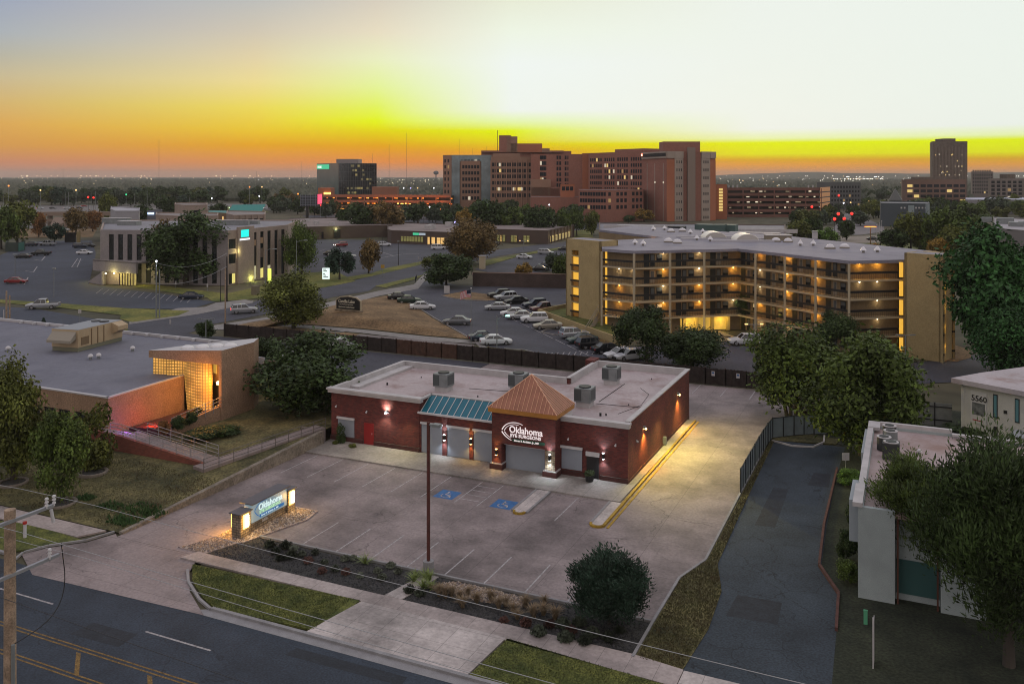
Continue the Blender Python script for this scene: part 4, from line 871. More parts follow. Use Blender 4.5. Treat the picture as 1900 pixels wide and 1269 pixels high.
MB().prism([tuple(p)[:2] for p in poly], ZR-.45, ZR).build('roof', [APR, FASC] and APR, **WA)
segs = [(c0,c1),(c1,c2),(c2,c3),(c3,c4)]
def inset(a,b,d):
    n = (b-a).normalized(); n = Vector((-n.y,n.x,0)); return n*d
# back wall set 1.5 m behind the balcony edge
pts = [c0,c1,c2,c3,c4]; bw = []
for i,p in enumerate(pts):
    ns = []
    if i > 0: ns.append(inset(pts[i-1],p,1))
    if i < 4: ns.append(inset(p,pts[i+1],1))
    n = sum(ns, Vector()).normalized(); k = 1.5/max(.4,n.dot(ns[0])); bw.append(p+n*k)
wm = MB()
for a,b in zip(bw,bw[1:]): wm.wall(a,b,0,ZR-.45,.3)
for a,b in ((poly[4],poly[5]),(poly[5],poly[6]),(poly[6],poly[7]),(poly[7],poly[8]),(poly[8],poly[9]),(poly[9],poly[10])):
    wm.wall(a,b,0,ZR-.5,.3)
wm.build('wall', APW, **WA)
SLAB = mat('slab_edge', (.42,.35,.24), .8)
for f in range(1,5):
    z = f*FL; m = MB()
    for (a,b),(p,q) in zip(segs, zip(bw,bw[1:])):
        m.hexa([(a.x,a.y,z-.2),(b.x,b.y,z-.2),(q.x,q.y,z-.2),(p.x,p.y,z-.2),(a.x,a.y,z),(b.x,b.y,z),(q.x,q.y,z),(p.x,p.y,z)])
    m.build('balcony_slab', SLAB, **WA)
    m = MB()
    for a,b in segs:
        m.wall(a,b,z+.84,z+1.16,.1); L_ = (b-a).length; k = int(L_/.28)
        m.wall(a,b,z+.1,z+.14,.04,.03)
        for i in range(k+1):
            q = a.lerp(b,i/k); m.box(q.x-.013,q.x+.013,q.y-.013,q.y+.013,z+.1,z+.9)
    m.build('balcony_railing', RAILB, **WA)
cm = [c1, c2.lerp(c1,.66), c2.lerp(c1,.33), c2.lerp(c3,.18), c2.lerp(c3,.46), c2.lerp(c3,.73), c3, c4, c0]
for q in cm: MB().box(q.x-.16,q.x+.16,q.y-.16,q.y+.16,0,ZR-.46).build('column', COLM, **WA)
LITP_ = mat('room_glow', (.2,.15,.08), .5, emit=(1,.7,.35), es=.45)
FR = mat('door_dark', (.014,.017,.018), .6); GLS = mat('window_pane_dim', (.10,.11,.12), .2, spec=.7); PALEW = mat('pale_door', (.26,.22,.17), .7)
AMB = glow('amber_bulb', (1,.55,.16), 9); WHB = glow('white_bulb', (1,.88,.66), 7)
def onwall(a,b,t,w,z0,z1,name,mt,off=-.04,th=.04,par=None):
    d = (b-a).normalized(); q = a.lerp(b,t); return MB().wall(q-d*w/2,q+d*w/2,z0,z1,th,off).build(name, mt, par or ap_, world=True)
lights = {1:[(.08,1,'w'),(.30,1,'w'),(.62,1,'w')],2:[(.30,1,'w')]}
bays = []
A1,B1 = bw[1],bw[2]; A2,B2 = bw[2],bw[3]
for seg,(a,b),offs in ((1,(A1,B1),(.14,.44,.77)),(2,(A2,B2),(.07,.32,.57,.86))):
    for bi,t in enumerate(offs):
        for f in range(0,5):
            if f == 0 and (seg == 1): continue
            z = f*FL; g0 = rnd.random()
            d = onwall(a,b,t-.035,.95,z+.02,z+2.05,'door',FR); 
            d2 = onwall(a,b,t+.02,.75,z+.1,z+2.05,'door',PALEW if rnd.random()<.3 else FR)
            onwall(a,b,t+.02,.5,z+.9,z+1.9,'pane',GLS,-.055,.012,d2)
            w1 = onwall(a,b,t+.085,.95,z+.75,z+2.0,'window',FR); onwall(a,b,t+.085,.8,z+1.4,z+1.92,'pane',LITP_ if rnd.random()<.14 else GLS,-.055,.012,w1); onwall(a,b,t+.085,.8,z+.82,z+1.34,'pane',DKG,-.055,.012,w1)
def glamp(q, z, n, kind, e=26):
    o = MB().sph((q.x-n.x*.12,q.y-n.y*.12,z),.10,8,5).build('gallery_lamp', AMB if kind=='a' else WHB, **WA)
    lamp(ap_, q-n*.55+Vector((0,0,z-.22)), (1,.50,.07) if kind=='a' else (1,.80,.48), e*2.6, .08)
n1 = inset(A1,B1,1); n2 = inset(A2,B2,1); n0 = inset(bw[0],bw[1],1); n3 = inset(bw[3],bw[4],1)
lev = lambda f: f*FL+2.2
for f,kinds in ((4,'.w.w'),(3,'..a.'),(2,'..ww'),(1,'..aa')): pass
for f,t,kd in ((4,.26,'w'),(4,.60,'w'),(3,.26,'a'),(3,.60,'w'),(2,.26,'w'),(2,.60,'a'),(1,.26,'a'),(1,.60,'a'),(3,.93,'a'),(2,.93,'a'),(1,.93,'w')): glamp(A1.lerp(B1,t), lev(f), n1, kd, 24 if kd=='a' else 12)
for f,t,kd in ((4,.21,'a'),(3,.21,'w'),(2,.21,'w'),(1,.21,'a'),(4,.47,'a'),(3,.47,'a'),(2,.47,'a'),(1,.47,'a'),(4,.73,'a'),(3,.73,'a'),(2,.73,'a'),(1,.73,'a'),(0,.21,'w'),(0,.47,'w')): glamp(A2.lerp(B2,t), lev(f), n2, kd, 24 if kd=='a' else 9)
for f,t,kd in ((3,.45,'w'),(3,.95,'w'),(2,.45,'a'),(2,.95,'w'),(1,.45,'a'),(1,.95,'a')): glamp(bw[0].lerp(bw[1],t), lev(f), n0, kd, 18 if kd=='a' else 9)
for f,t,kd in ((4,.18,'a'),(4,.55,'a'),(3,.18,'w'),(3,.55,'w'),(2,.55,'w'),(1,.55,'w')): glamp(bw[3].lerp(bw[4],t), lev(f), n3, kd, 26 if kd=='a' else 7)
# lit entrance hall on the ground floor
LIT = mat('lit_hall', (.45,.32,.10), .8, emit=(1,.62,.10), es=.38, var=.3, scale=.8)
onwall(A1,B1,.66,8.6,.15,2.25,'entrance_hall',LIT,-.07,.05)
for t in (.44,.56,.71,.86): onwall(A1,B1,t,.5,.1,2.3,'pier',mat('yellow_wall', (.42,.32,.12), .8),-.9,.4)
for t in (.5,.8): lamp(ap_, A1.lerp(B1,t)-n1*1.4+Vector((0,0,2.0)), (1,.68,.15), 150, .3)
MB().wall(C(29,130.5),C(35,131.8),.02,.1,8).build('porch_floor', mat('porch_floor', (.26,.21,.13), .8), **WA)
t_ = thing('bench', 'dark bench in the lit apartment entrance porch', 'bench', C(32.3,133,0)); MB().box(-1,1,-.2,.2,.4,.48).build('seat', RAILB, t_)
for x in (-.85,.85): MB().box(x-.05,x+.05,-.18,.18,0,.4).build('leg', RAILB, t_)
# stair towers
def tower(P_, Q_, depth, z1, name='stair_tower'):
    m = MB().wall(P_,Q_,0,z1,.35); return m.build(name, APT, **WA)
def stair(label, ua, Ya, ub, Yb, zt, op, side, loc):
    a, b = AT(ua,Ya), AT(ub,Yb); d = (b-a).normalized(); n = Vector((-d.y,d.x,0)); L_ = (b-a).length
    m = MB()
    # front wall with a column of openings at op=(s0,s1)
    s0,s1 = op
    if s0 > 0: m.wall(a,a+d*s0,0,zt,.35)
    m.wall(a+d*s1,b,0,zt,.35); m.wall(a+d*s0,a+d*s1,zt-1.9,zt,.35)
    m.wall(b,b+n*4,0,zt,.35); m.wall(a+n*4,a,0,zt,.35); m.wall(b+n*4,a+n*4,0,zt,.35)
    zo = .75 if zt < 14.3 else 0
    for f in range(5): m.wall(a+d*s0,a+d*s1,f*FL-.12+zo,f*FL+.12+zo,.35)
    m.wall(a+d*s0,a+d*s1,0,.6,.35)
    m.build('stair_tower', APT, **WA); MB().prism([tuple(p)[:2] for p in (a,b,b+n*4,a+n*4)], zt-.3,zt-.02, sides=False, bottom=False).build('tower_roof', APR, **WA)
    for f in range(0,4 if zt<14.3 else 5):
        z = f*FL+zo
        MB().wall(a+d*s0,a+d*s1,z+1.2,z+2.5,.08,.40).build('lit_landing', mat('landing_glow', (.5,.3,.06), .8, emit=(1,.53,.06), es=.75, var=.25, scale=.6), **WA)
        MB().wall(a+d*s0,a+d*s1,z+.12,z+1.1,.06,.4).build('stair_wall', mat('stair_ochre_glow', (.30,.18,.05), .8, emit=(.8,.30,.03), es=.18), **WA)  # ochre wall emits faintly: stairwell lamplight put into its material
        r_ = MB().wall(a+d*(s0-.25),a+d*(s1+.1),z+.95,z+1.2,.1,-.12); 
        for i in range(8): q = (a+d*s0).lerp(a+d*s1,i/7); r_.box(q.x-.02,q.x+.02,q.y-.02,q.y+.02,z+.12,z+.95)
        r_.build('stair_railing', RAILB, **WA)
        lamp(ap_, (a+d*((s0+s1)/2))+n*.6+Vector((0,0,z+2.1)), (1,.52,.08), 22, .1)
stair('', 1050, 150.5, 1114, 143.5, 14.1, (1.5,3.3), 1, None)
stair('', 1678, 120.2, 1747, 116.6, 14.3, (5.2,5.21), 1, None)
q = MB()
a, b = AT(1114,143.2), AT(1124,141.6)
for f in range(0,5):
    z = f*FL
    if f<4 or True: MB().wall(a,b,z+.1,z+2.3,.06,.9).build('lit_landing', mat('landing_glow', (.5,.3,.06)), **WA)
a2_, b2_ = AT(1670,121.0), AT(1677.5,120.9)
for f in range(0,5): MB().wall(a2_,b2_,f*FL+.3,f*FL+2.4,.06,.5).build('lit_landing', mat('landing_glow', (.5,.3,.06)), **WA)
a2_, b2_ = AT(1745,119.4), AT(1772,119.0)
for f in range(0,4): 
    z = f*FL+.6
    MB().wall(a2_,b2_,z+.6,z+2.4,.06,.5).build('lit_landing', mat('landing_glow', (.5,.3,.06)), **WA)
    r_ = MB().wall(a2_,b2_,z+.35,z+.6,.1,-.1)
    for i in range(9): qq = a2_.lerp(b2_,i/8); r_.box(qq.x-.02,qq.x+.02,qq.y-.02,qq.y+.02,z-.4,z+.4)
    r_.wall(a2_,a2_.lerp(b2_,.5),(z+1.9,z+1.0),(z+2.0,z+1.1),.06,-.1)
    r_.build('stair_railing', RAILB, **WA); o = MB().sph(AT(1744,118.6,z+2.2),.13,8,5).build('stair_lamp', WHB, **WA)
    lamp(ap_, AT(1747,118.0,z+2.1), (1,.7,.3), 18, .1)
MB().wall(a2_+Vector((0,0,0)),b2_,0,.9,.3,.7).wall(b2_,b2_+(C(0,1)-C(0,0))*5,0,14.2,.3).prism([tuple(p)[:2] for p in (a2_,b2_,b2_+(C(0,1)-C(0,0))*5,a2_+(C(0,1)-C(0,0))*5)],13.0,14.2).build('stair_tower', APT, **WA)
# outside stair by left tower
m = MB(); a, b = AT(1112,141.5,3.0), AT(1086,137,.1); m.hexa([tuple(a+Vector((0,0,-.3))),tuple(b+Vector((0,0,-.3))),tuple(b+Vector((.4,1.2,-.3))),tuple(a+Vector((.4,1.2,-.3))),tuple(a),tuple(b),tuple(b+Vector((.4,1.2,0))),tuple(a+Vector((.4,1.2,0)))])
for h in (.5,1.0): m.tube(a+Vector((0,0,h)),b+Vector((0,0,h)),.05,n=4)
m.build('outside_stair', FASC, **WA)
# rooftop details
def rvent(u, v, kind):
    q = G(u,v,ZR); lbl = {'d':'twin-arched white roof vent','s':'small conical white roof vent'}[kind]
    return q
VL = [(1178,454,'s'),(1193,456,'s'),(1240,450,'d'),(1257,452,'d'),(1293,446,'s'),(1318,448,'s'),(1212,428,'s'),(1233,427,'s'),(1245,431,'d'),(1266,430,'d'),(1281,434,'s'),(1304,433,'s'),(1440,449,'d'),(1462,450,'d'),(1485,456,'s'),(1509,456,'s'),(1540,462,'d'),(1567,461,'d'),(1602,469,'s'),(1628,468,'s')]
CLR = mat('dome_clear', (.62,.62,.66), .25)
for i,(u,v,kd) in enumerate(VL):
    q = G(u,v,ZR); side = 'front edge' if v > 445 else 'back part'
    ordn = ['leftmost','second','third','fourth','fifth','sixth','seventh','eighth','ninth','tenth','eleventh','twelfth','thirteenth','fourteenth']
    fr = sorted([x[0] for x in VL if x[1] > 445]); bk_ = sorted([x[0] for x in VL if x[1] <= 445]); arr = fr if v > 445 else bk_
    t = thing('roof_vent', f'white {"domed" if kd=="d" else "conical"} roof vent, {ordn[arr.index(u)]} from the left along the {side} of the apartment roof', 'roof vent', q, rnd.random(), 'white roof vents on the apartment building')
    if kd == 'd':
        MB().box(-.75,.75,-.4,.4,0,.25).build('curb', FASC, t); MB().sph((0,0,.25),(.75,.4,.55),12,6,half=True).build('hood', CLR, t)
    else: MB().tube((0,0,0),(0,0,.35),.2,n=8).build('stem', FASC, t); MB().tube((0,0,.35),(0,0,.95),.5,.08,8).build('hood', CLR, t)
for i,(u,v,l) in enumerate(((1324,443,'left'),(1382,447,'right'))):
    q = G(u,v,ZR); t = thing('skylight', f'large arched white barrel skylight on the apartment roof, {l} one of two', 'skylight', q, DIR(-2), 'arched skylights on the apartment roof')
    m = MB(); nseg = 14; 
    for j in range(nseg):
        a0,a1 = math.pi*j/nseg, math.pi*(j+1)/nseg; m.hexa([(1.95*math.cos(a1),-2.2,1.25*math.sin(a1)),(1.95*math.cos(a0),-2.2,1.25*math.sin(a0)),(1.95*math.cos(a0),2.2,1.25*math.sin(a0)),(1.95*math.cos(a1),2.2,1.25*math.sin(a1)),(2.05*math.cos(a1),-2.2,1.35*math.sin(a1)),(2.05*math.cos(a0),-2.2,1.35*math.sin(a0)),(2.05*math.cos(a0),2.2,1.35*math.sin(a0)),(2.05*math.cos(a1),2.2,1.35*math.sin(a1))])
    m.build('arched_frame', mat('arch_white', (.7,.68,.62), .4), t)
    m = MB(); m.add([(0,-2.15,0)]+[(1.94*math.cos(math.pi*j/nseg),-2.15,1.24*math.sin(math.pi*j/nseg)) for j in range(nseg+1)], [(0,j+1,j+2) for j in range(nseg)]); m.build('end_panel', mat('end_panel', (.42,.40,.38), .6), t)
    MB().box(-6.5,4.5,-2.9,-2.4,0,.35).box(-6.5,4.5,2.4,2.9,0,.35).build('curb', mat('curb_white', (.42,.42,.46), .6), t)
q = G(1443,446,ZR); t = thing('rooftop_box', 'beige rooftop equipment box with grey cap on the apartment roof', 'rooftop equipment', q, DIR(-2)); MB().box(-2.2,2.2,-1,1,0,.9).build('cabinet', mat('box_beige',(.22,.19,.14),.8), t); MB().box(-2.35,2.35,-1.15,1.15,.902,1.05).build('cap', COPE, t)
q = G(1512,443,ZR); t = thing('roof_chimney', 'square grey chimney near the back edge of the apartment roof', 'chimney', q); MB().box(-.45,.45,-.45,.45,0,1.3).build('shaft', COPE, t); MB().box(-.55,.55,-.55,.55,1.302,1.42).build('cap', GREYM, t)
for u,v in ((1178,441),(1215,439)):
    q = AT(u, {1178:177,1215:168}[u], ZR-1.1); o = MB().sph(q-(C(1,0)-C(0,0))*.5,.16,8,5).build('gallery_lamp', AMB, **WA); lamp(ap_, q-(C(1,0)-C(0,0))*.9+Vector((0,0,-.2)), (1,.45,.08), 60, .1)
# low planter wall beside the parking row
t = thing('low_stucco_wall', 'long low beige stucco wall behind the row of parked cars', 'retaining wall', G(1080,600))
m = MB()
for a,b,z0,z1 in ((G(1000,590),G(1066,613),1.5,1.3),(G(1066,613),G(1150,641),1.3,1.1),(G(1000,590),G(1062,577),1.5,1.5)): m.wall(a,b,0,(z0,z1),.3)
m.build('wall_face', APT, t, world=True)
tag(MB().prism([tuple(p)[:2] for p in P((1002,590),(1062,578),(1085,598),(1150,620),(1150,638),(1066,611))],0,.9).build('raised_lawn', LAWN), kind='structure')
# ============================================================ three-storey clinic office, left middle
OT = mat('office_precast', (.27,.215,.185), .85, var=.08, scale=.3, fine=.12, fscale=3); OG = mat('office_grey_precast', (.23,.21,.215), .85, var=.08, scale=.3, fine=.1, fscale=3)
ob = thing('medical_office', 'three-storey beige precast office with tall dark window strips and teal rooftop sign', 'office building', C(-75,215,0))
WB = dict(parent=ob, world=True)
F1,F2,F3,F4,F5 = C(-94.8,201),C(-64.3,197.6),C(-56.7,221),C(-60,246),C(-115,246)
hz_ = 12.4
def rect_wall(a,b,z0,z1,openings,mt,par,t=.4,glass=DKG,gname='window',litf=.0,lit=None):
    """wall along a->b with vertical openings [(s0,s1,[(z0,z1),..])]"""
    d = (b-a).normalized(); L_ = (b-a).length; m = MB(); s = 0
    for s0,s1,zs in sorted(openings):
        m.wall(a+d*s,a+d*s0,z0,z1,t); zc = z0
        for (q0,q1) in zs: 
            if q0-zc > .01: m.wall(a+d*s0,a+d*s1,zc,q0,t)
            zc = q1
        if z1-zc > .01: m.wall(a+d*s0,a+d*s1,zc,z1,t)
        s = s1
        for (q0,q1) in zs:
            g_ = glass if rnd.random() >= litf else lit
            MB().wall(a+d*s0,a+d*s1,q0,q1,.06,.22).build(gname, g_, par, world=True)
    if L_-s > .01: m.wall(a+d*s,b,z0,z1,t)
    return m.build('wall', mt, par, world=True)
LITG = mat('lit_glass_yellow', (.3,.3,.1), .4, emit=(1,.85,.25), es=.7); LITP = mat('lit_glass_pale', (.3,.3,.2), .4, emit=(1,.9,.55), es=.35)
STRIP = mat('strip_glass', (.012,.016,.02), .15, var=.5, scale=.7, spec=.7)
L1 = (F2-F1).length
ops = []
for i in range(5): s0 = 2.1+i*2.25; ops.append((s0,s0+1.2,[(3.0 if i<3 else .3,hz_-1.0)]))
for i in range(5,12): s0 = 2.1+i*2.25; ops.append((s0,s0+1.2,[(.4,hz_-1.0)]))
rect_wall(F1,F2,0,hz_,ops,OG,ob,glass=STRIP)
L2 = (F3-F2).length; ops = [(.3,3.0,[(.2,2.6),(4.8,7.0),(8.2,10.4)])]
for i in range(5): s0 = 9.6+i*3.0; ops.append((s0,s0+1.5,[(.3,hz_-1.0)]))
rect_wall(F2,F3,0,hz_,ops,OT,ob,glass=STRIP)
d2 = (F3-F2).normalized()
m = MB()
for s in (7.2,9.0): m.wall(F2+d2*s,F2+d2*(s+.2),0,hz_-.8,.1,-.11)
m.build('red_brown_strip', mat('maroon_strip', (.06,.015,.012), .6), **WB)
for s,z0,z1,mt_ in ((12.9,.3,2.6,LITG),(9.9,.3,3.4,LITP),(12.9,8.6,10.0,mat('tan_blind',(.3,.2,.12),.8)),(9.9,8.2,9.6,mat('tan_blind',(.3,.2,.12),.8)),(12.9,5.2,7.4,mat('brown_blind',(.12,.09,.07),.8)),(15.9,.4,3.0,LITP),(1.8,.3,2.5,LITG)):
    MB().wall(F2+d2*s,F2+d2*(s+1.1),z0,z1,.05,.15).build('lit_window', mt_, **WB)
MB().wall(F3,F4,0,hz_,.4).wall(F4,F5,0,hz_,.4).wall(F5,F1,0,hz_,.4).build('wall', OT, **WB)
MB().prism([tuple(p)[:2] for p in (F1,F2,F3,F4,F5)], hz_-.6, hz_-.3, sides=False, bottom=False).build('roof', roofmat('office_roof', (.20,.20,.23), (.15,.15,.17)), **WB)
# angled tan bay with the sign
m = MB().wall(F2+d2*3.2,F2+d2*9.4,0,hz_+.6,.5,-.5); m.build('sign_bay', OT, **WB)
q = F2+d2*3.6; nn = Vector((d2.y,-d2.x,0)); MB().wall(F2+d2*4.2-Vector((0,0,0))+nn*.55,F2+d2*7.2+nn*.55,10.6,12.3,.1).build('sign_panel', glow('teal_sign', (.0,.75,.68), 1.3), **WB)
MB().wall(F2+d2*3.7+nn*.55,F2+d2*7.6+nn*.55,9.9,10.3,.1).build('sign_strip', glow('white_sign_strip', (.9,.95,1), 1.2), **WB)
lamp(ob, F2+d2*3.0+nn*1.0+Vector((0,0,7.5)), (1,.9,.35), 120, .2)
# portico
pa = AT(172,201.5); pb = AT(252,194.5); 
MB().wall(pa,pb,3.0,5.6,.5).build('canopy', OG, **WB); MB().prism([tuple(p)[:2] for p in (pa,pb,C(-80,201),C(-94,203.5))],5.2,5.5).build('canopy_roof', OG, **WB)
MB().wall(AT(164,203),AT(190,198.5),0,(.3,3.0),.4).wall(AT(190,198.5),AT(196,199.5),0,3.0,.4).build('wing_wall', OG, **WB)
MB().wall(AT(190,200.2),AT(221,198.6),.1,3.0,.2).build('entrance_wall', OT, **WB); MB().wall(AT(221,198.6),AT(252,197.0),.1,3.0,.1).build('lit_entrance', mat('lobby_glow', (.30,.24,.10), .6, emit=(1,.80,.28), es=.26, var=.5, scale=1.4), **WB)
for u in (221,226,231,236,241,246): MB().wall(AT(u,196.9),AT(u+1.4,196.8),.1,2.9,.1).build('mullion', BROWN, **WB)
for u in (196,212): MB().sph(AT(u,196.6,2.85),.16,8,5).build('soffit_lamp', WHB, **WB)
lamp(ob, AT(205,197.2,2.6), (1,.85,.3), 260, .3); lamp(ob, AT(235,195.6,2.6), (1,.85,.3), 130, .3); lamp(ob, AT(170,204,3.0), (1,.78,.15), 320, .3); lamp(ob, AT(266,197.2,2.2), (1,.85,.3), 120, .3)
lamp(ob, AT(470,205,.8), (.9,1,.25), 160, .3)
for i,(x0_,y0_,w_,d_,h_) in enumerate(((60,20,7,2,1.4),(40,22,5,3,1.0),(95,24,9,1.5,1.2),(20,12,3,2,.9))):
    q = AT([216,240,430,470][i],[232,225,225,230][i],hz_-.3); t = thing('rooftop_unit', ['pale rooftop unit near the left end of the precast office roof','low grey rooftop unit in the middle of the precast office roof','dark louvred rooftop unit right of the dark tree on the precast office roof','long ribbed rooftop unit at the back of the precast office roof'][i], 'rooftop equipment', q, DIR(-3)); MB().box(-w_/2,w_/2,-d_/2,d_/2,0,h_).build('cabinet', GREYM, t); MB().box(-w_/2-.1,w_/2+.1,-d_/2-.1,d_/2+.1,h_+.002,h_+.1).build('cap', COPE, t)
# ============================================================ generic distant building from picture bearings
def blk(name, label, cat, faces, vtop=None, Y=None, z1=None, z0=0, wall=None, roof=None, depth=None, wins=None, parapet=.4, grp=None):
    """faces: [(u,Y),(u,Y),...] left to right along the visible fronts; closed at the back by depth"""
    pts = [AT(u,y) for u,y in faces]; z1 = z1 if z1 is not None else ZA(vtop, faces[0][1])
    b0 = AT(faces[-1][0]-(faces[-1][0]-950)*.002,faces[-1][1]+depth); b1 = AT(faces[0][0]-(faces[0][0]-950)*.002,faces[0][1]+depth); polyv = pts+[b0,b1]
    t = thing(name, label, cat, (pts[0].x,pts[0].y,0), 0, grp)
    MB().prism([tuple(p)[:2] for p in polyv], z0, z1, top=False, bottom=False).build('wall', wall, t, world=True)
    MB().prism([tuple(p)[:2] for p in polyv], z1-.7*parapet-.1, z1-parapet*.5, sides=False, bottom=False).build('roof', roof or wall, t, world=True)
    if parapet:
        m = MB()
        for i in range(len(polyv)): m.wall(polyv[i], polyv[(i+1)%len(polyv)], z1-parapet*.5, z1+.15, .35, -.05)
        m.build('parapet', wall, t, world=True)
    return t, pts, z1
def winrow(t, a, b, zs, h, n, w, m0=.5, mt=DKG, lit=None, pl=.0, counter=None, off=-.06, gaps=()):
    d = (b-a).normalized(); L_ = (b-a).length; rest = MB(); restl = MB()
    for z in zs:
        for i in range(n):
            if i in gaps: continue
            s = m0+(L_-2*m0)*(i+.5)/n; p = a+d*(s-w/2); q = a+d*(s+w/2); L2_ = rnd.random() < pl
            if counter is not None and counter[0] >= 96:
                (restl if L2_ else rest).wall(p,q,z,z+h,.08,off); continue
            if counter is not None: counter[0] += 1
            MB().wall(p,q,z,z+h,.08,off).build('window', (rnd.choice(lit) if L2_ else mt), t, world=True)
    for r_,mm_ in ((rest,mt),(restl,lit[0] if lit else mt)):
        if r_.v: tag(r_.build('window', mm_, t, world=True), kind='stuff')
HB = mat('hospital_brick', (.25,.112,.085), .9, var=.12, scale=.06, fine=.08, fscale=1); HB2 = mat('hospital_brick_orange', (.33,.12,.065), .9, var=.1, scale=.05); HBP = mat('hospital_pale', (.30,.25,.215), .85, var=.1, scale=.08); HTN = mat('hospital_tan', (.26,.155,.11), .9, var=.1, scale=.07)
HGL = mat('hospital_glass', (.13,.18,.20), .15, var=.35, scale=.12, spec=.8); HW = mat('hospital_window', (.012,.013,.02), .5, spec=.15)
LY = glow('lit_window_yellow', (1,.70,.22), .75); LWh = glow('lit_window_white', (1,.88,.65), .6); LD = glow('lit_window_dim', (1,.6,.2), .3); LITS = [LY, LD, LWh, LD]
HR = mat('hospital_roof', (.17,.14,.14), .9)
fx_ = lambda v,Y: ZA(v,Y)
# glass fronted west wing
t,p,z = blk('hospital_west_wing','brick hospital wing with two blue glass bays at the left end of the medical centre','hospital wing',[(822,602),(836,596),(948,596)],z1=38.5,wall=HTN,roof=HR,depth=45)
cnt=[0]; zs = [ZA(v,596) for v in (302,313,324.5,336,347.5,359,371)]
winrow(t,p[0],p[1],zs,2.3,2,1.6,.6,HW,LITS,.03,cnt); winrow(t,AT(853,595.8),AT(893,595.8),zs,2.3,6,1.7,.4,HW,LITS,.06,cnt,off=-.3)
for a,b,tp in ((838,853,289),(893,910,289)): MB().wall(AT(a,595.6),AT(b,595.6),ZA(386,596),ZA(tp,596),.4,-.3).build('glass_bay', HGL, t, world=True)
MB().wall(AT(838,595.7),AT(912,595.7),ZA(300,596),ZA(288,596),.3,-.2).build('glass_band', HGL, t, world=True)
MB().wall(AT(855,594.8),AT(891,594.8),ZA(390,596),ZA(299,596),.5,-.2).build('brick_bay', HTN, t, world=True)
winrow(t,AT(856,594.6),AT(891,594.6),zs[1:],2.3,6,1.5,.4,HW,LITS,.08,cnt,off=-.1)
# second wing
t,p,z = blk('hospital_window_wing','brown brick hospital wing with rows of paired windows right of the blue glass','hospital wing',[(911,582),(987,582)],z1=ZA(292,582),wall=HTN,roof=HR,depth=40)
cnt=[0]; zs=[ZA(v,582) for v in (309,320.5,331,343,354,366)]
winrow(t,p[0],p[1],zs,2.4,16,1.25,.6,HW,LITS,.0,cnt,gaps=()); 
for s in range(9): MB().wall(p[0].lerp(p[1],s/8)-Vector((.3,0,0)),p[0].lerp(p[1],s/8)+Vector((.5,0,0)),0,ZA(298,582),.3,-.2).build('pilaster', HTN, t, world=True)
for s,v in ((.50,354),(.53,354),(.1,354),(.14,354),(.18,354),(.62,354),(.66,354),(.7,354),(.16,309),(.17,320)): q = p[0].lerp(p[1],s+.03); MB().wall(q,q+(p[1]-p[0]).normalized()*1.3,ZA(v,582),ZA(v,582)+2.2,.05,-.25).build('lit_window', rnd.choice(LITS), t, world=True)
MB().wall(AT(915,586),AT(965,586),ZA(296,586),ZA(285,586),14).build('penthouse', HTN, t, world=True)
# core
t,p,z = blk('hospital_core','tallest stepped brick core of the hospital with a mast on top','hospital wing',[(893,640),(1060,640)],z1=ZA(281,640),wall=HB,roof=HR,depth=40)
for a,b,v,mt_ in ((926,948,252,HB),(940,960,254,HTN),(948,1006,267,HB2),(1006,1020,276,HTN),(1020,1046,280,HB),(893,926,280,HB)): MB().wall(AT(a,636),AT(b,636),ZA(283,640),ZA(v,640),18).build('penthouse', mt_, t, world=True)
MB().tube(AT(923,634,ZA(281,640)),AT(923,634,ZA(243,640)),.2,n=5).build('mast', BLK, t, world=True)
# middle
t,p,z = blk('hospital_middle_wing','red brick middle hospital wing with columns of small paired windows','hospital wing',[(985,560),(1094,556)],z1=ZA(287,560),wall=HB,roof=HR,depth=50)
cnt=[0]; zs=[ZA(v,558) for v in (296,306.5,316.5,327,337,347,357)]
winrow(t,AT(1001,559),AT(1026,559),zs,2.4,7,1.1,.3,HW,LITS,.10,cnt); winrow(t,AT(1031,558),AT(1078,557),zs,2.3,9,1.2,.3,HW,LITS,.02,cnt,gaps=(2,5))
t2 = MB().wall(AT(1081,553),AT(1092,553),0,ZA(285,556),4).build('brick_pier', HB2, t, world=True)
for a,b,v,mt_ in ((985,1022,325,HTN),(1020,1038,342,HB),(986,1040,340,HB)): MB().wall(AT(a,545),AT(b,545),0,ZA(v+8,545),12).build('podium', mt_, t, world=True)
t,p,z = blk('hospital_annexe','small orange brick annexe box low in front of the hospital','hospital wing',[(1040,520),(1066,520)],z1=ZA(343,520),wall=HB2,roof=HR,depth=12)
winrow(t,p[0],p[1],[ZA(354,520)],2.4,3,2,.6,HW)
t,p,z = blk('hospital_podium','long low brick hospital podium with a pale canopy behind dark trees','hospital wing',[(985,512),(1080,505)],z1=ZA(366,512),wall=HB,roof=HR,depth=25)
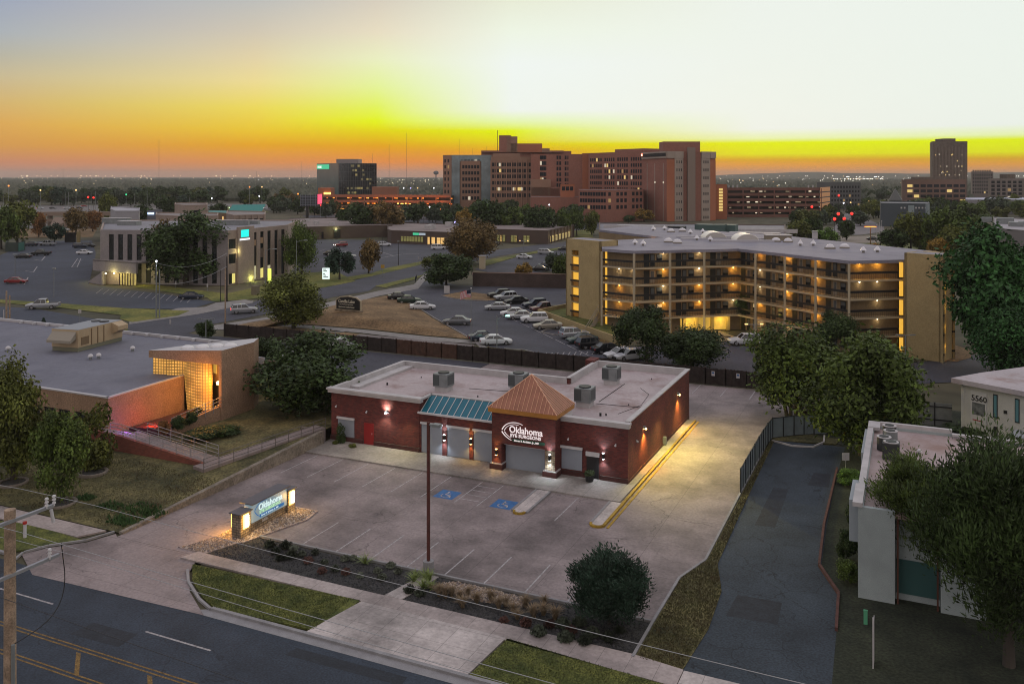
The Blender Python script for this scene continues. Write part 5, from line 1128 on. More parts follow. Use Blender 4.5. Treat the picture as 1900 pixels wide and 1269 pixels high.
# right wing
t,p,z = blk('hospital_east_wing','red brick hospital wing with eight dense rows of windows','hospital wing',[(1092,545),(1193,500)],z1=ZA(288,545)+1,wall=HB,roof=HR,depth=40)
cnt=[0]; d=p[1]-p[0]
zt=ZA(288,545)
for k_ in range(8): winrow(t,p[0].lerp(p[1],.02),p[0].lerp(p[1],.99),[zt-4.2-k_*3.55],2.1,24,1.35,.3,HW,LITS,.09,cnt,gaps=(6,12,18))
MB().wall(AT(1141,530),AT(1193,508),zt,zt+3,15).build('penthouse', HB, t, world=True)
t,p,z = blk('hospital_lower_wing','lower red brick hospital block with strip windows in front of the east wing','hospital wing',[(1074,470),(1126,462),(1194,478)],z1=ZA(353,470),wall=HB,roof=HR,depth=30)
cnt=[0]
for k_ in range(3): winrow(t,p[0],p[1],[z-3-k_*3.5],2.0,10,1.3,.5,HW,LITS,.03,cnt); winrow(t,p[1],p[2],[z-3-k_*3.5],2.0,9,1.8,.5,HW,LITS,.05,cnt,gaps=(1,5))
# tower
t,p,z = blk('hospital_tower','tall red brick hospital tower with two pale window strips','hospital tower',[(1192,498),(1237,468),(1251,470),(1267,474),(1301,476),(1317,478),(1327,482)],z1=ZA(282,470),wall=HB,roof=HR,depth=25)
zc = z
MB().wall(p[1],p[2],0,zc-4,.4,-.3).build('orange_panel', HB2, t, world=True); MB().wall(p[5],p[6],0,zc-4,.4,-.3).build('orange_panel', HB2, t, world=True)
for a,b in ((2,3),(4,5)):
    MB().wall(p[a],p[b],0,zc+.2,.5,-.4).build('pale_panel', HBP, t, world=True)
    for k_ in range(8): winrow(t,p[a],p[b],[zc-6.2-k_*4.3],1.5,3,.55,.8,HW,off=-.5)
for a,b in ((0,1),(1,2),(2,3),(4,5),(5,6)): MB().wall(p[a],p[b],zc-3.4,zc+.25,.6,-.6).build('white_cap', HBP, t, world=True)
MB().wall(p[0],p[1],zc-2.4,zc-.6,.2,-.75).build('dark_band', HW, t, world=True)
MB().wall(AT(1231,480),AT(1299,480),zc,ZA(263,480),14).build('penthouse', HB, t, world=True)
MB().wall(AT(1276,473),AT(1290,473),0,ZA(274,473),3,-.6).build('grey_shaft', mat('hospital_grey_shaft', (.21,.165,.14), .85), t, world=True)
MB().wall(p[0].lerp(p[1],.2),p[0].lerp(p[1],.22),0,zc-6,.1,-.12).wall(p[0].lerp(p[1],.52),p[0].lerp(p[1],.54),0,zc-6,.1,-.12).wall(p[0].lerp(p[1],.86),p[0].lerp(p[1],.88),0,zc-6,.1,-.12).build('pale_joint', HBP, t, world=True)
for s in (.53,.87): MB().wall(p[0].lerp(p[1],s-.01),p[0].lerp(p[1],s+.03),zc-17,zc-16,.1,-.2).build('lit_window', LWh, t, world=True)
m_ = MB().sph(AT(1192,497,zc-1.2),.8,8,5).build('beacon', glow('red_beacon', (1,.25,.15), 8), t, world=True)
# blue-black glass office
t,p,z = blk('glass_office','dark blue mirrored glass office block with green lit name on its corner','office building',[(588,655),(628,620),(698,635)],z1=ZA(304,640),wall=mat('mirror_teal', (.09,.135,.14), .12, var=.25, scale=.04, spec=.9),roof=HR,depth=35)
MB().wall(p[1],p[2],0,z,.4,-.3).build('dark_glass_front', mat('mirror_black', (.02,.028,.035), .1, var=.3, scale=.08, spec=.8), t, world=True)
m = MB()
for k_ in range(11): m.wall(p[1],p[2],z-3-k_*3.2,z-2.8-k_*3.2,.1,-.42)
for k_ in range(17): q = p[1].lerp(p[2],k_/16); m.wall(q,q+(p[2]-p[1]).normalized()*.25,0,z,.1,-.43)
m.build('mullion_grid', mat('mullion_dark', (.05,.06,.065), .5), t, world=True)
MB().wall(AT(624,650),AT(665,650),z,ZA(295.5,650),15).build('penthouse', mat('penthouse_grey', (.22,.20,.20), .8), t, world=True)
for i in range(26):
    s = rnd.random(); zz = z-3-rnd.randint(0,6)*3.2+.5; q = p[1].lerp(p[2],.2+.75*s); MB().wall(q,q+(p[2]-p[1]).normalized()*1.6,zz,zz+1.5,.05,-.5).build('lit_window', rnd.choice([mat('dim_lit', (.03,.03,.03), .4, emit=(1,.85,.4), es=.10), mat('dim_lit2', (.03,.03,.02), .4, emit=(1,.8,.3), es=.22)]), t, world=True)
q = AT(588.5,653,z-3.2); MB().wall(AT(589,654),AT(611,634.5),z-4,z-.6,.3,-.5).build('sign_panel', glow('green_sign', (.05,.55,.28), 1.0), t, world=True)
text('sign_lettering','INTEGRIS',AT(590,652,z-3.2)-Vector((0,0,0))-(C(0,1)-C(0,0))*1.2,(p[1]-p[0]),(0,0,1),2.3,glow('sign_pale',(.9,1,.9),1.2),t,.1,xs=.8)
# parking decks
def deck(name,label,faces,z1,lv,mtw,litc,depth,nl,e=3.0,roofcars=False,lamps=0):
    pts=[AT(u,y) for u,y in faces]; t=thing(name,label,'parking garage',(pts[0].x,pts[0].y,0)); fw=(C(0,1)-C(0,0)); back=[pts[-1]+fw*depth,pts[0]+fw*depth]
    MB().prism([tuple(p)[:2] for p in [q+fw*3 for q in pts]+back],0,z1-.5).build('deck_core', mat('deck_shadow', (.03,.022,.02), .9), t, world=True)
    for k_ in range(lv+1):
        z=z1-k_*(z1/(lv+.3)); m=MB()
        for a,b in zip(pts,pts[1:]): m.wall(a,b,z-1.15,z+.5,.4)
        m.build('parapet', mtw, t, world=True)
        if k_: MB().prism([tuple(p)[:2] for p in pts+back], z-.9,z-.6, sides=False).build('deck_floor', mtw, t, world=True)
        if k_<lv:
            for i in range(nl):
                s=rnd.random(); q=pts[0].lerp(pts[1],s)+fw*rnd.uniform(.6,2.5); w_=rnd.uniform(.5,1.3)
                MB().wall(q,q+(pts[1]-pts[0]).normalized()*w_*1.6,z-2.0,z-1.6+rnd.random()*.3,.2).build('deck_light', rnd.choice(litc), t, world=True)
    n=int((pts[1]-pts[0]).length/9); m=MB()
    for i in range(n+1): q=pts[0].lerp(pts[1],i/n); m.wall(q,q+(pts[1]-pts[0]).normalized()*.6,0,z1,.5,-.05)
    m.build('column', mtw, t, world=True)
    return t,pts
OR1=glow('sodium_orange', (1,.30,.03), 2.2); OR2=glow('sodium_deep', (1,.20,.02), 1.0); OR3=glow('sodium_yellow', (1,.5,.1), 3)
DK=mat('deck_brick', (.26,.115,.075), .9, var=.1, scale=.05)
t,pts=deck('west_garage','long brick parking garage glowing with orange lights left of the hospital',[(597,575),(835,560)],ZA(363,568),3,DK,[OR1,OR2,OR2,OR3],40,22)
for u in (612,640,668,700,716,730,755,790,815): lamp(t, AT(u,556,8), (1,.30,.05), 900, 1)
t2_=MB().wall(AT(590,585),AT(614,585),0,ZA(349,585),12).build('stair_block', HB2, t, world=True); MB().wall(AT(601,584),AT(614,584),ZA(361,585),ZA(357,585),.3,-.4).build('lit_window', OR3, t, world=True)
MB().wall(AT(690,590),AT(737,590),ZA(365,590),ZA(347,590),10).build('stair_block', DK, t, world=True)
DK2=mat('deck_brick_dark', (.16,.075,.06), .9, var=.1, scale=.05)
WL1=glow('deck_white', (1,.85,.6), 1.0); WL2=glow('deck_dim', (1,.75,.45), .3)
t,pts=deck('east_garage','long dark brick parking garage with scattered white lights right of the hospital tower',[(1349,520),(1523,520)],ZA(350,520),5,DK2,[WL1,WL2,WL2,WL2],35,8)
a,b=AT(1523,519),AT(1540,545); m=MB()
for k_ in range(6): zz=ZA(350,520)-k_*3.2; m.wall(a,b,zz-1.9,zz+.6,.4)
m.build('lit_end_wall', mat('deck_end_lit', (.42,.24,.13), .8, emit=(1,.45,.15), es=.12), t, world=True)  # light on the end wall painted in as paler orange plus emission
m=MB()
for u in (1352,1360,1368,1500,1508): m.box(*(lambda q:(q.x-.4,q.x+.4,q.y-.4,q.y+.4,ZA(350,520),ZA(344,520)))(AT(u,530)))
m.build('roof_pipe', COPE, t, world=True)
t,p,z=blk('stair_tower_block','brick stair tower with a lit yellow window column beside the east garage','stair tower',[(1326,495),(1349,495)],z1=ZA(343,495),wall=HB2,roof=HR,depth=12)
for k_ in range(8): MB().wall(AT(1334,494.5),AT(1341,494.5),ZA(354+k_*5.4,495),ZA(350+k_*5.4,495),.2,-.1).build('lit_window', LY, t, world=True)
# right-hand towers
GT=mat('tower_grey_brown', (.125,.10,.085), .9, var=.1, scale=.06, fine=.2, fscale=.6)
t,p,z=blk('office_tower','tall dark office tower with a flat penthouse standing alone on the right horizon','tower',[(1727,700),(1731,690),(1795,690)],z1=ZA(263,690),wall=GT,roof=HR,depth=30)
MB().wall(AT(1751,694),AT(1773,694),z,ZA(257,690),14).build('penthouse', GT, t, world=True)
m=MB()
for i in range(24): q=p[1].lerp(p[2],(i+.3)/24); m.wall(q,q+(p[2]-p[1]).normalized()*.5,0,z-4,.3,-.2)
m.build('vertical_fin', mat('fin_brown', (.17,.135,.115), .9), t, world=True)
for i in range(22): s=rnd.random(); q=p[1].lerp(p[2],.05+.88*s); zz=ZA(rnd.choice([288,289,300,310,318,320,322,326]),690); MB().wall(q,q+(p[2]-p[1]).normalized()*.7,zz,zz+.9,.1,-.4).build('lit_window', rnd.choice([LWh,LY,WL2]), t, world=True)
t,p,z=blk('brick_office','brown brick office block with three dark window bands in front of the tall tower','office building',[(1674,600),(1682,592),(1792,600)],z1=ZA(334,598),wall=mat('brown_brick_haze', (.155,.095,.075), .9, var=.1, scale=.06),roof=HR,depth=35)
for i in range(4):
    zz=ZA(347.5+i*9.5,598); 
    for j in range(9): a=p[1].lerp(p[2],(j+.12)/9); b=p[1].lerp(p[2],(j+.88)/9); MB().wall(a,b,zz,zz+1.9,.1,-.12).build('window', HW if rnd.random()>.06 else LY, t, world=True)
MB().wall(AT(1705,605),AT(1780,605),z,z+2.0,12).build('penthouse', GT, t, world=True)
t,p,z=blk('hazy_slab','hazy grey slab apartment tower at the right behind the lights','tower',[(1803,850),(1843,850)],z1=ZA(319,850),wall=mat('haze_grey', (.15,.13,.12), .9, var=.1, scale=.1),roof=HR,depth=20)
m=MB()
for i in range(8): q=AT(1806+i*4.4,852); m.box(q.x-.6,q.x+.6,q.y-.6,q.y+.6,z,z+1.8)
m.build('roof_mast', BLK, t, world=True); winrow(t,p[0],p[1],[z-4-k_*3.4 for k_ in range(6)],1.8,9,1.2,.6,HW,LITS,.03)
t,p,z=blk('ribbed_apartments','wide pale ribbed apartment block at the right edge','apartment building',[(1836,680),(1960,680)],z1=ZA(332,680),wall=mat('haze_tan', (.19,.165,.15), .9, var=.1, scale=.1),roof=HR,depth=20)
winrow(t,p[0],p[1],[z-3.6-k_*3.0 for k_ in range(7)],2.0,12,2.6,.6,HW,LITS,.04); MB().wall(AT(1868,684),AT(1884,684),z,z+3.6,10).build('penthouse', GT, t, world=True)
m=MB()
for i in range(13): q=p[0].lerp(p[1],i/12.2); m.wall(q,q+(p[1]-p[0]).normalized()*.9,0,z,.5,-.4)
m.build('rib', mat('haze_tan', (.19,.165,.15)), t, world=True)
t,p,z=blk('stepped_hotel','grey hazy hotel with a mansard roof behind the east garage','hotel',[(1516,640),(1540,632),(1597,640)],z1=ZA(339,640),wall=mat('haze_slate', (.10,.105,.11), .9, var=.1, scale=.1),roof=HR,depth=18)
winrow(t,p[1],p[2],[z-4-k_*3.2 for k_ in range(5)],1.6,10,1.4,.6,HW,LITS,.05)
t,p,z=blk('slate_shopfront','slate blue two-storey building with white square panels','commercial building',[(1634,425),(1725,415)],z1=ZA(378,420),wall=mat('slate_wall', (.055,.07,.085), .8),roof=mat('slate_roof',(.15,.16,.18),.8),depth=30)
for u in (1671,1677,1698,1704,1710,1716): MB().wall(AT(u,412.5),AT(u+3,412.3),ZA(387,415),ZA(384,415),.1,-.2).build('white_panel', COPE, t, world=True)
MB().wall(AT(1685,413),AT(1696,413),ZA(394,415),ZA(381,415),.1,-.2).build('pale_panel', mat('pale_teal',(.2,.25,.27),.6), t, world=True)
MB().wall(AT(1721,408),AT(1725,408),0,ZA(378,415),2).build('teal_pier', mat('pale_teal',(.2,.25,.27),.6), t, world=True)
t,p,z=blk('white_roof_hall','long low hall with a bright bluish roof at the far right','commercial building',[(1792,560),(1960,560)],z1=ZA(371,560),wall=mat('hall_wall',(.2,.2,.22),.8),roof=mat('hall_roof',(.42,.44,.55),.6),depth=60)
winrow(t,p[0],p[1],[1.5],2.5,14,2,.6,HW,LITS,.2)
t,p,z=blk('gabled_house','small gabled building with a lit round window near the dark tower','house',[(1650,520),(1673,520)],z1=ZA(372,520),wall=mat('house_grey',(.15,.16,.17),.8),roof=HR,depth=14)
winrow(t,p[0],p[1],[3],2.2,3,1.6,.6,HW,LITS,.3); q=AT(1663,525); MB().tube((q.x,q.y,z+2.5),(q.x+.1,q.y-.5,z+2.5),1.6,n=12).build('round_window', glow('pale_blue_glow',(.6,.9,1),1.2), t, world=True)
MB().add([tuple(AT(1649,519,z)),tuple(AT(1674,519,z)),tuple(AT(1674,534,z)),tuple(AT(1649,534,z)),tuple(AT(1661,519,z+7)),tuple(AT(1661,534,z+7))],[(0,1,4),(1,2,5,4),(2,3,5),(3,0,4,5)]).build('gable', mat('house_grey',(.15,.16,.17),.8), t, world=True)
t,p,z=blk('flat_roofed_shop','low shop with a cluttered pale flat roof behind the green trees at right','commercial building',[(1845,262),(1990,235)],z1=ZA(424,262),wall=mat('shop_wall',(.18,.17,.17),.8),roof=mat('shop_roof',(.30,.29,.32),.8,var=.15,scale=.2),depth=70)
for u,Y_,w_,h_ in ((1828,300,4,2.5),(1865,290,5,3),(1885,275,4,2),(1900,285,3,1.5)):
    q=AT(u,Y_,z-.2); MB().box(q.x-w_/2,q.x+w_/2,q.y-1.5,q.y+1.5,z-.2,z+h_*.6).build('rooftop_unit', GREYM, t, world=True)
# long low building behind the apartments
t,p,z=blk('supermarket','wide low building with a cluttered grey roof and green chillers behind the apartments','commercial building',[(1112,238),(1138,228),(1280,214),(1458,226)],z1=7.6,wall=mat('taupe_wall', (.135,.105,.09), .85, var=.1, scale=.2),roof=roofmat('taupe_roof',(.17,.17,.20),(.12,.12,.14)),depth=78)
for u,Y_,w_,d_,h_,mt_ in ((1320,262,9,5,2.6,mat('green_chiller',(.05,.09,.085),.6)),(1345,262,7,5,2.6,mat('green_chiller',(.05,.09,.085),.6)),(1256,262,5,3,2.0,HW),(1248,235,5,2.5,1.6,COPE),(1400,250,14,3,1.0,COPE),(1180,285,12,3,1.0,COPE)):
    q=AT(u,Y_,z); MB().box(q.x-w_/2,q.x+w_/2,q.y-d_/2,q.y+d_/2,z-.3,z+h_).build('rooftop_unit', mt_, t, world=True)
for a,b in (((1120,290),(1250,288)),((1290,246),(1458,240)),((1300,270),(1480,265))): MB().wall(AT(*a),AT(*b),z-.3,z+.9,.4).build('roof_ledge', COPE, t, world=True)
t,p,z=blk('brown_annexe','brown brick annexe at the right end of the low building behind the apartments','commercial building',[(1436,215),(1462,212)],z1=8.8,wall=mat('taupe_dark',(.09,.065,.055),.85),roof=mat('taupe_roof2',(.22,.2,.2),.8),depth=25)
# medical strip offices
MEDB=mat('med_brown', (.085,.06,.05), .85, var=.1, scale=.3); MEDR=mat('med_roof', (.20,.165,.16), .85, var=.15, scale=.08)
def lowoffice(name,label,faces,z1,depth,litspans,n=None):
    t,p,z=blk(name,label,'medical office',faces,z1=z1,wall=MEDB,roof=MEDR,depth=depth,parapet=.3)
    for (s,u0,u1,z0_,z1_,mt_) in litspans: 
        a,b=p[s],p[s+1]; w0,w1=a.lerp(b,u0),a.lerp(b,u1); f_=MB().wall(w0,w1,z0_,z1_,.06,-.1).build('lit_window', mt_, t, world=True); m=MB(); k=max(1,int((w1-w0).length/1.1))
        for i in range(k+1): q=w0.lerp(w1,i/k); m.box(q.x-.07,q.x+.07,q.y-.2,q.y+.07,z0_,z1_)
        m.wall(w0,w1,z0_+(z1_-z0_)*.68,z0_+(z1_-z0_)*.72,.05,-.2); m.build('mullion', BROWN, f_)
    return t,p,z
OFL=mat('office_lit_warm', (.3,.2,.1), .5, emit=(1,.60,.20), es=.8); OFG=mat('office_lit_green', (.12,.12,.06), .5, emit=(.8,.72,.22), es=.16, var=.5, scale=1.2)
t,p,z=lowoffice('medical_strip','low brown medical office with a green lit name and glowing doors',[(719,327),(726,320),(848,309)],4.6,50,[(1,.15,.5,.9,2.7,OFG),(1,.56,.60,.2,2.7,OFL),(1,.62,.68,.4,2.7,OFL),(1,.70,.82,.4,2.6,OFL)])
MB().wall(p[1].lerp(p[2],.34),p[1].lerp(p[2],.43),3.3,4.1,.1,-.2).build('sign_green', glow('green_sign',(.05,.55,.28),1.0), t, world=True); MB().wall(p[1].lerp(p[2],.435),p[1].lerp(p[2],.53),3.3,4.1,.1,-.2).build('sign_white', mat('sign_greyblue',(.3,.35,.4),.5,emit=(.5,.6,.7),es=.5), t, world=True)
for u,Y_ in ((795,330),(801,334),(833,350)): q=AT(u,Y_,z); MB().box(q.x-1.3,q.x+1.3,q.y-1,q.y+1,z-.2,z+1.6).build('rooftop_unit', COPE, t, world=True)
t,p,z=lowoffice('medical_annexe','low brown medical office with yellow windows under dark trees right of the orange tree',[(917,325),(1015,316),(1064,352)],4.8,45,[(0,.05,.22,.4,2.8,OFG),(0,.12,.15,.4,2.8,OFL),(0,.32,.44,.4,2.8,OFG),(0,.41,.44,.8,2.4,OFL),(0,.56,.68,.4,2.8,OFG),(1,.1,.9,.5,2.6,mat('office_lit_dim',(.2,.18,.1),.5,emit=(.8,.6,.25),es=.28))])
for k_ in range(9): q=p[1].lerp(p[2],k_/8.2); MB().wall(q,q+(p[2]-p[1]).normalized()*.7,0,z,.5,-.4).build('pier', MEDB, t, world=True)
for i in range(7): lamp(t, p[1].lerp(p[2],.1+i*.13)+Vector((1.2,-1.2,2.4)), (1,.75,.25), 40, .2)
t,p,z=lowoffice('long_brick_strip','long low brown building with a tan roof behind the medical parking lot',[(535,335),(640,345),(728,352)],4.8,70,[(0,.80,.92,.3,3.6,mat('door_black',(.012,.012,.012),.6)),(0,.35,.39,.2,2.8,HW),(0,.58,.62,.2,2.8,HW)])
lamp(t, AT(618,340,4), (.8,1,.3), 160, .2); lamp(t, AT(624,343,3.6), (.9,1,.5), 160, .2); lamp(t, AT(700,350,3), (.7,1,.3), 260, .4); lamp(t, AT(670,352,3), (.7,1,.3), 200, .4)
for u,Y_ in ((587,360),(616,352),(570,380),(650,390)): q=AT(u,Y_,z); MB().box(q.x-.9,q.x+.9,q.y-.7,q.y+.7,z-.2,z+1.2).build('rooftop_unit', COPE, t, world=True)
# tan blocks behind the precast office
t,p,z=blk('tan_wing','low tan precast wing with a small lit window behind the dark tree','office building',[(289,262),(340,252),(404,256)],z1=ZA(401,256),wall=OT,roof=mat('tan_roof',(.2,.18,.18),.8),depth=18)
MB().wall(AT(372,254.5),AT(388,254.8),ZA(428,255),ZA(412,255),.1,-.2).build('window', mat('dim_tan_glass',(.15,.14,.08),.4,emit=(.8,.8,.35),es=.15), t, world=True)
t,p,z=blk('tan_penthouse','square tan penthouse block with a small brown window above the precast office','office building',[(324,300),(344,290),(384,294)],z1=ZA(381,292),wall=OT,roof=mat('tan_roof',(.2,.18,.18),.8),depth=18)
MB().wall(AT(359,288),AT(369,288.4),ZA(396,290),ZA(390,290),.1,-.2).build('window', HW, t, world=True)
t,p,z=blk('slotted_office','tan office wing with five tall window slots right of the precast office roof','office building',[(420,290),(434,278),(492,284)],z1=ZA(399,282),wall=OT,roof=mat('tan_roof',(.2,.18,.18),.8),depth=24)
for i in range(5): MB().wall(p[1].lerp(p[2],.07+i*.19),p[1].lerp(p[2],.17+i*.19),1,z-1.2,.1,-.15).build('window', HW, t, world=True)
for i in range(6): MB().wall(p[1].lerp(p[2],-.01+i*.19),p[1].lerp(p[2],.045+i*.19),0,z,.5,-.4).build('pier', OT, t, world=True)
t,p,z=blk('pale_cabin','pale flat-roofed building with two dark windows behind the precast office','office building',[(205,330),(214,312),(258,312)],z1=ZA(392,312),wall=mat('pale_wall',(.28,.28,.31),.8),roof=mat('pale_roof',(.32,.32,.36),.8),depth=28)
winrow(t,p[1],p[2],[3],2.4,2,4,1.5,HW)
# restaurant with a teal roof, bank kiosk, overpass
t,p,z=blk('teal_roof_restaurant','restaurant with a teal metal roof and glowing windows beyond the highway','restaurant',[(385,470),(424,455),(487,462)],z1=5.0,wall=mat('restaurant_wall',(.16,.10,.06),.8),roof=mat('rest_roof',(.03,.2,.19),.6),depth=24,parapet=.1)
a,b=AT(421,452),AT(484,458); fw=(C(0,1)-C(0,0)); m=MB(); m.quad(a+Vector((0,0,5)),b+Vector((0,0,5)),b+fw*9+Vector((0,0,9.3)),a+fw*9+Vector((0,0,9.3))); m.build('metal_roof', mat('teal_metal',(.015,.19,.17),.5), t, world=True)
for i in range(9): q=p[1].lerp(p[2],(i+.15)/9); MB().wall(q,q+(p[2]-p[1]).normalized()*1.3,.8,3.2,.1,-.15).build('lit_window', OFL, t, world=True)
for i in range(3): q=p[0].lerp(p[1],(i+.15)/3); MB().wall(q,q+(p[1]-p[0]).normalized()*1.3,.8,3.2,.1,-.15).build('lit_window', OFL, t, world=True)
t,p,z=blk('bank_kiosk','small kiosk with a lit blue name band beside the highway','kiosk',[(273,430),(300,430)],z1=7.5,wall=mat('kiosk_wall',(.10,.10,.12),.7),roof=COPE,depth=10)
MB().wall(AT(274,429),AT(286,429),5.6,6.6,.1,-.2).build('lit_band', glow('blue_white',(.5,.7,1),2.0), t, world=True)
t=thing('highway_overpass','tan concrete highway overpass and sloped embankment on the far left','overpass',AT(60,480)); OV=mat('overpass_concrete',(.20,.155,.13),.9,var=.1,scale=.1)
MB().wall(AT(-60,405),AT(205,408),ZA(401,405),ZA(394,405),3).wall(AT(-60,404),AT(205,407),3.3,4.4,.5).build('girder', OV, t, world=True)
for u in (20,93,165): MB().box(*(lambda q:(q.x-.8,q.x+.8,q.y-.8,q.y+.8,0,6))(AT(u,409))).build('pier', OV, t, world=True)
m=MB(); a,b,c_,d_=AT(88,400),AT(140,402),AT(150,425),AT(78,425); m.add([tuple(a),tuple(b),(b.x,b.y,5.5),(a.x-3,a.y+6,5.5)],[(0,1,2,3)]); m.build('abutment', OV, t, world=True)
# billboard
t=thing('billboard','back of a large dark billboard on a single post with a glowing pink end panel','billboard',G(569,418)); Yb=G(569,418); Yb_=FPX*CH/(418-325)
MB().wall(AT(557,Yb_),AT(590,Yb_),ZA(383,Yb_),ZA(362,Yb_),.6).build('panel', mat('billboard_back',(.05,.055,.07),.7), t, world=True)
MB().tube(AT(570,Yb_+1,0),AT(570,Yb_+1,ZA(380,Yb_)),.75,n=10).build('post', BLK, t, world=True)
m=MB()
for i in range(8): m.wall(AT(557+i*4.7,Yb_-.3),AT(557.5+i*4.7,Yb_-.3),ZA(383,Yb_),ZA(361,Yb_),.15)
for v in (366,371,376,381): m.wall(AT(557,Yb_-.35),AT(590,Yb_-.35),ZA(v,Yb_),ZA(v-.7,Yb_),.15)
m.build('frame', mat('billboard_frame',(.20,.22,.27),.6), t, world=True)
MB().wall(AT(590.5,Yb_),AT(597.5,Yb_+9),ZA(379,Yb_),ZA(361,Yb_),.4).build('lit_panel', glow('pink_panel',(1,.06,.16),1.3), t, world=True)
# ============================================================ right-hand neighbours
W1C=mat('pale_teal_stucco',(.30,.35,.36),.85,var=.1,scale=.6,fine=.1); ribs(W1C,1,1.2,str_=.1)
w1=thing('white_office','two-storey pale office with flat pinkish roof behind a huge feathery tree','office building',(22,-5,0)); WW=dict(parent=w1,world=True)
MB().box(17.9,18.2,-12.4,6.3,0,5.4).box(18.2,36,6.0,6.3,0,5.4).box(18.2,19.9,-12.4,-12.1,0,5.4).box(22.3,24.6,-12.4,-12.1,0,5.4).box(24.6,36,-9.0,-8.7,0,5.0).box(19.9,22.3,-11.6,-11.4,0,5.4).build('wall', W1C, **WW)
MB().box(18.0,24.6,-12.38,6.2,5.0,5.2).box(24.6,36,-12.38,5.6,5.0,5.18).build('roof', roofmat('pink_roof',(.33,.27,.27),(.24,.16,.14)), **WW)
MB().box(17.75,18.15,-9.0,5.0,5.402,5.62).box(17.75,18.6,4.6,6.4,5.402,5.66).box(18.6,23.6,6.05,6.4,5.402,5.7).box(23.6,36,5.4,5.8,5.402,5.55).box(17.6,18.15,-12.5,-9.0,5.402,5.66).build('parapet_cap', COPE, **WW)
MB().box(17.35,17.9,-11.4,-7.6,2.9,5.4).box(17.55,17.9,-1.5,4.8,2.9,5.4).build('wall_panel', mat('blue_grey_panel',(.27,.31,.34),.8), **WW)
MB().box(19.95,22.25,-11.64,-11.61,.4,2.4).build('window', mat('teal_window',(.04,.10,.10),.3), **WW)
MB().box(20.0,20.1,-12.3,-12.2,0,5).box(22.1,22.2,-12.3,-12.2,0,5).build('post', mat('rust_post',(.08,.03,.02),.8), **WW)
for i,(x,y,dk,l) in enumerate(((19.3,3.6,1,'black condenser at the back of the group of four'),(19.4,2.2,0,'grey condenser, second from the back of the group of four'),(19.0,.4,1,'short dark condenser, third from the back of four'),(19.5,-1.4,1,'black boxy condenser nearest the camera in the group of four'))):
    t=thing('roof_condenser', l+' on the pale office roof','air conditioner',(x,y,5.2),0,'condensers on the pale office roof'); BC=mat('condenser_black',(.03,.033,.035),.6) if dk else mat('condenser_grey',(.16,.18,.19),.6)
    if i<3: MB().tube((0,0,.05),(0,0,.95),.48,n=18).build('casing', BC, t); MB().tube((0,0,.955),(0,0,1.0),.50,n=18).build('rim', COPE, t); MB().tube((0,0,1.002),(0,0,1.03),.33,n=14).build('fan', BLK, t)
    else: MB().box(-.55,.55,-.5,.5,.05,1.15).build('casing', BC, t); MB().tube((0,0,1.152),(0,0,1.2),.5,n=18).build('rim', COPE, t); MB().tube((0,0,1.202),(0,0,1.23),.36,n=14).build('fan', BLK, t)
vent((21.3,.5,5.2),'small white mushroom vent in the middle of the pale office roof','vents on the pale office roof',.3)
w2=thing('corner_office','pale two-storey office carrying a large banner with the number 5560','office building',C(44,86,0)); V2=dict(parent=w2,world=True)
ac=C(43.2,84.0); dw=(C(.565,-.825)-C(0,0)).normalized(); bc=C(46.6,87.2); aw=ac; ew=aw+dw*14
PW=mat('pale_stucco',(.44,.44,.41),.85,var=.08,scale=.5,fine=.1)
MB().wall(aw,ew,0,5.0,.3).wall(C(60,92),aw,0,5.0,.3).build('wall', PW, **V2)
MB().prism([tuple(p)[:2] for p in (aw-dw*.6+C(-.5,-.3)-C(0,0),ew,C(75,80),C(62,93.5),C(46.5,86.5))],5.0,5.45).build('roof', roofmat('pink_roof2',(.38,.35,.37),(.26,.17,.15),.3), **V2)
fwn=Vector((dw.y,-dw.x,0))
def w2w(s0,s1,z0,z1,name,mt,off=-.06,par=None): return MB().wall(aw+dw*s0,aw+dw*s1,z0,z1,.05,off).build(name, mt, par or w2, world=True)
bn=w2w(.95,2.45,1.5,4.5,'banner',mat('banner_white',(.48,.48,.47),.6)); 
w2w(1.1,2.3,2.3,3.45,'banner_picture',mat('banner_photo',(.12,.13,.13),.6,var=.6,scale=2.5),-.075,bn); w2w(1.15,2.1,1.75,1.84,'banner_arrow',mat('arrow_red',(.3,.02,.02),.5),-.075,bn)
text('banner_number','5560',aw+dw*1.02+fwn*.08+Vector((0,0,3.62)),dw,(0,0,1),.74,mat('print_black',(.02,.02,.02),.5),w2,.02)
for s in (3.05,5.0): g_=w2w(s,s+.4,2.4,4.6,'window',FR); w2w(s+.07,s+.33,2.5,4.5,'pane',mat('teal_pane',(.10,.22,.25),.2),-.075,g_)
for s in (3.1,5.1): w2w(s,s+.35,.3,1.6,'window',FR)
w2w(4.0,4.3,3.0,3.3,'plaque',BLK); MB().hexa([tuple(p) for p in (lambda a,b:(a+Vector((0,0,1.75)),b+Vector((0,0,1.75)),b+fwn*1.5+Vector((0,0,1.5)),a+fwn*1.5+Vector((0,0,1.5)),a+Vector((0,0,1.8)),b+Vector((0,0,1.8)),b+fwn*1.5+Vector((0,0,1.55)),a+fwn*1.5+Vector((0,0,1.55))))(aw+dw*5.1,aw+dw*7.5)]).build('awning', mat('awning_grey',(.35,.38,.42),.5), **V2)

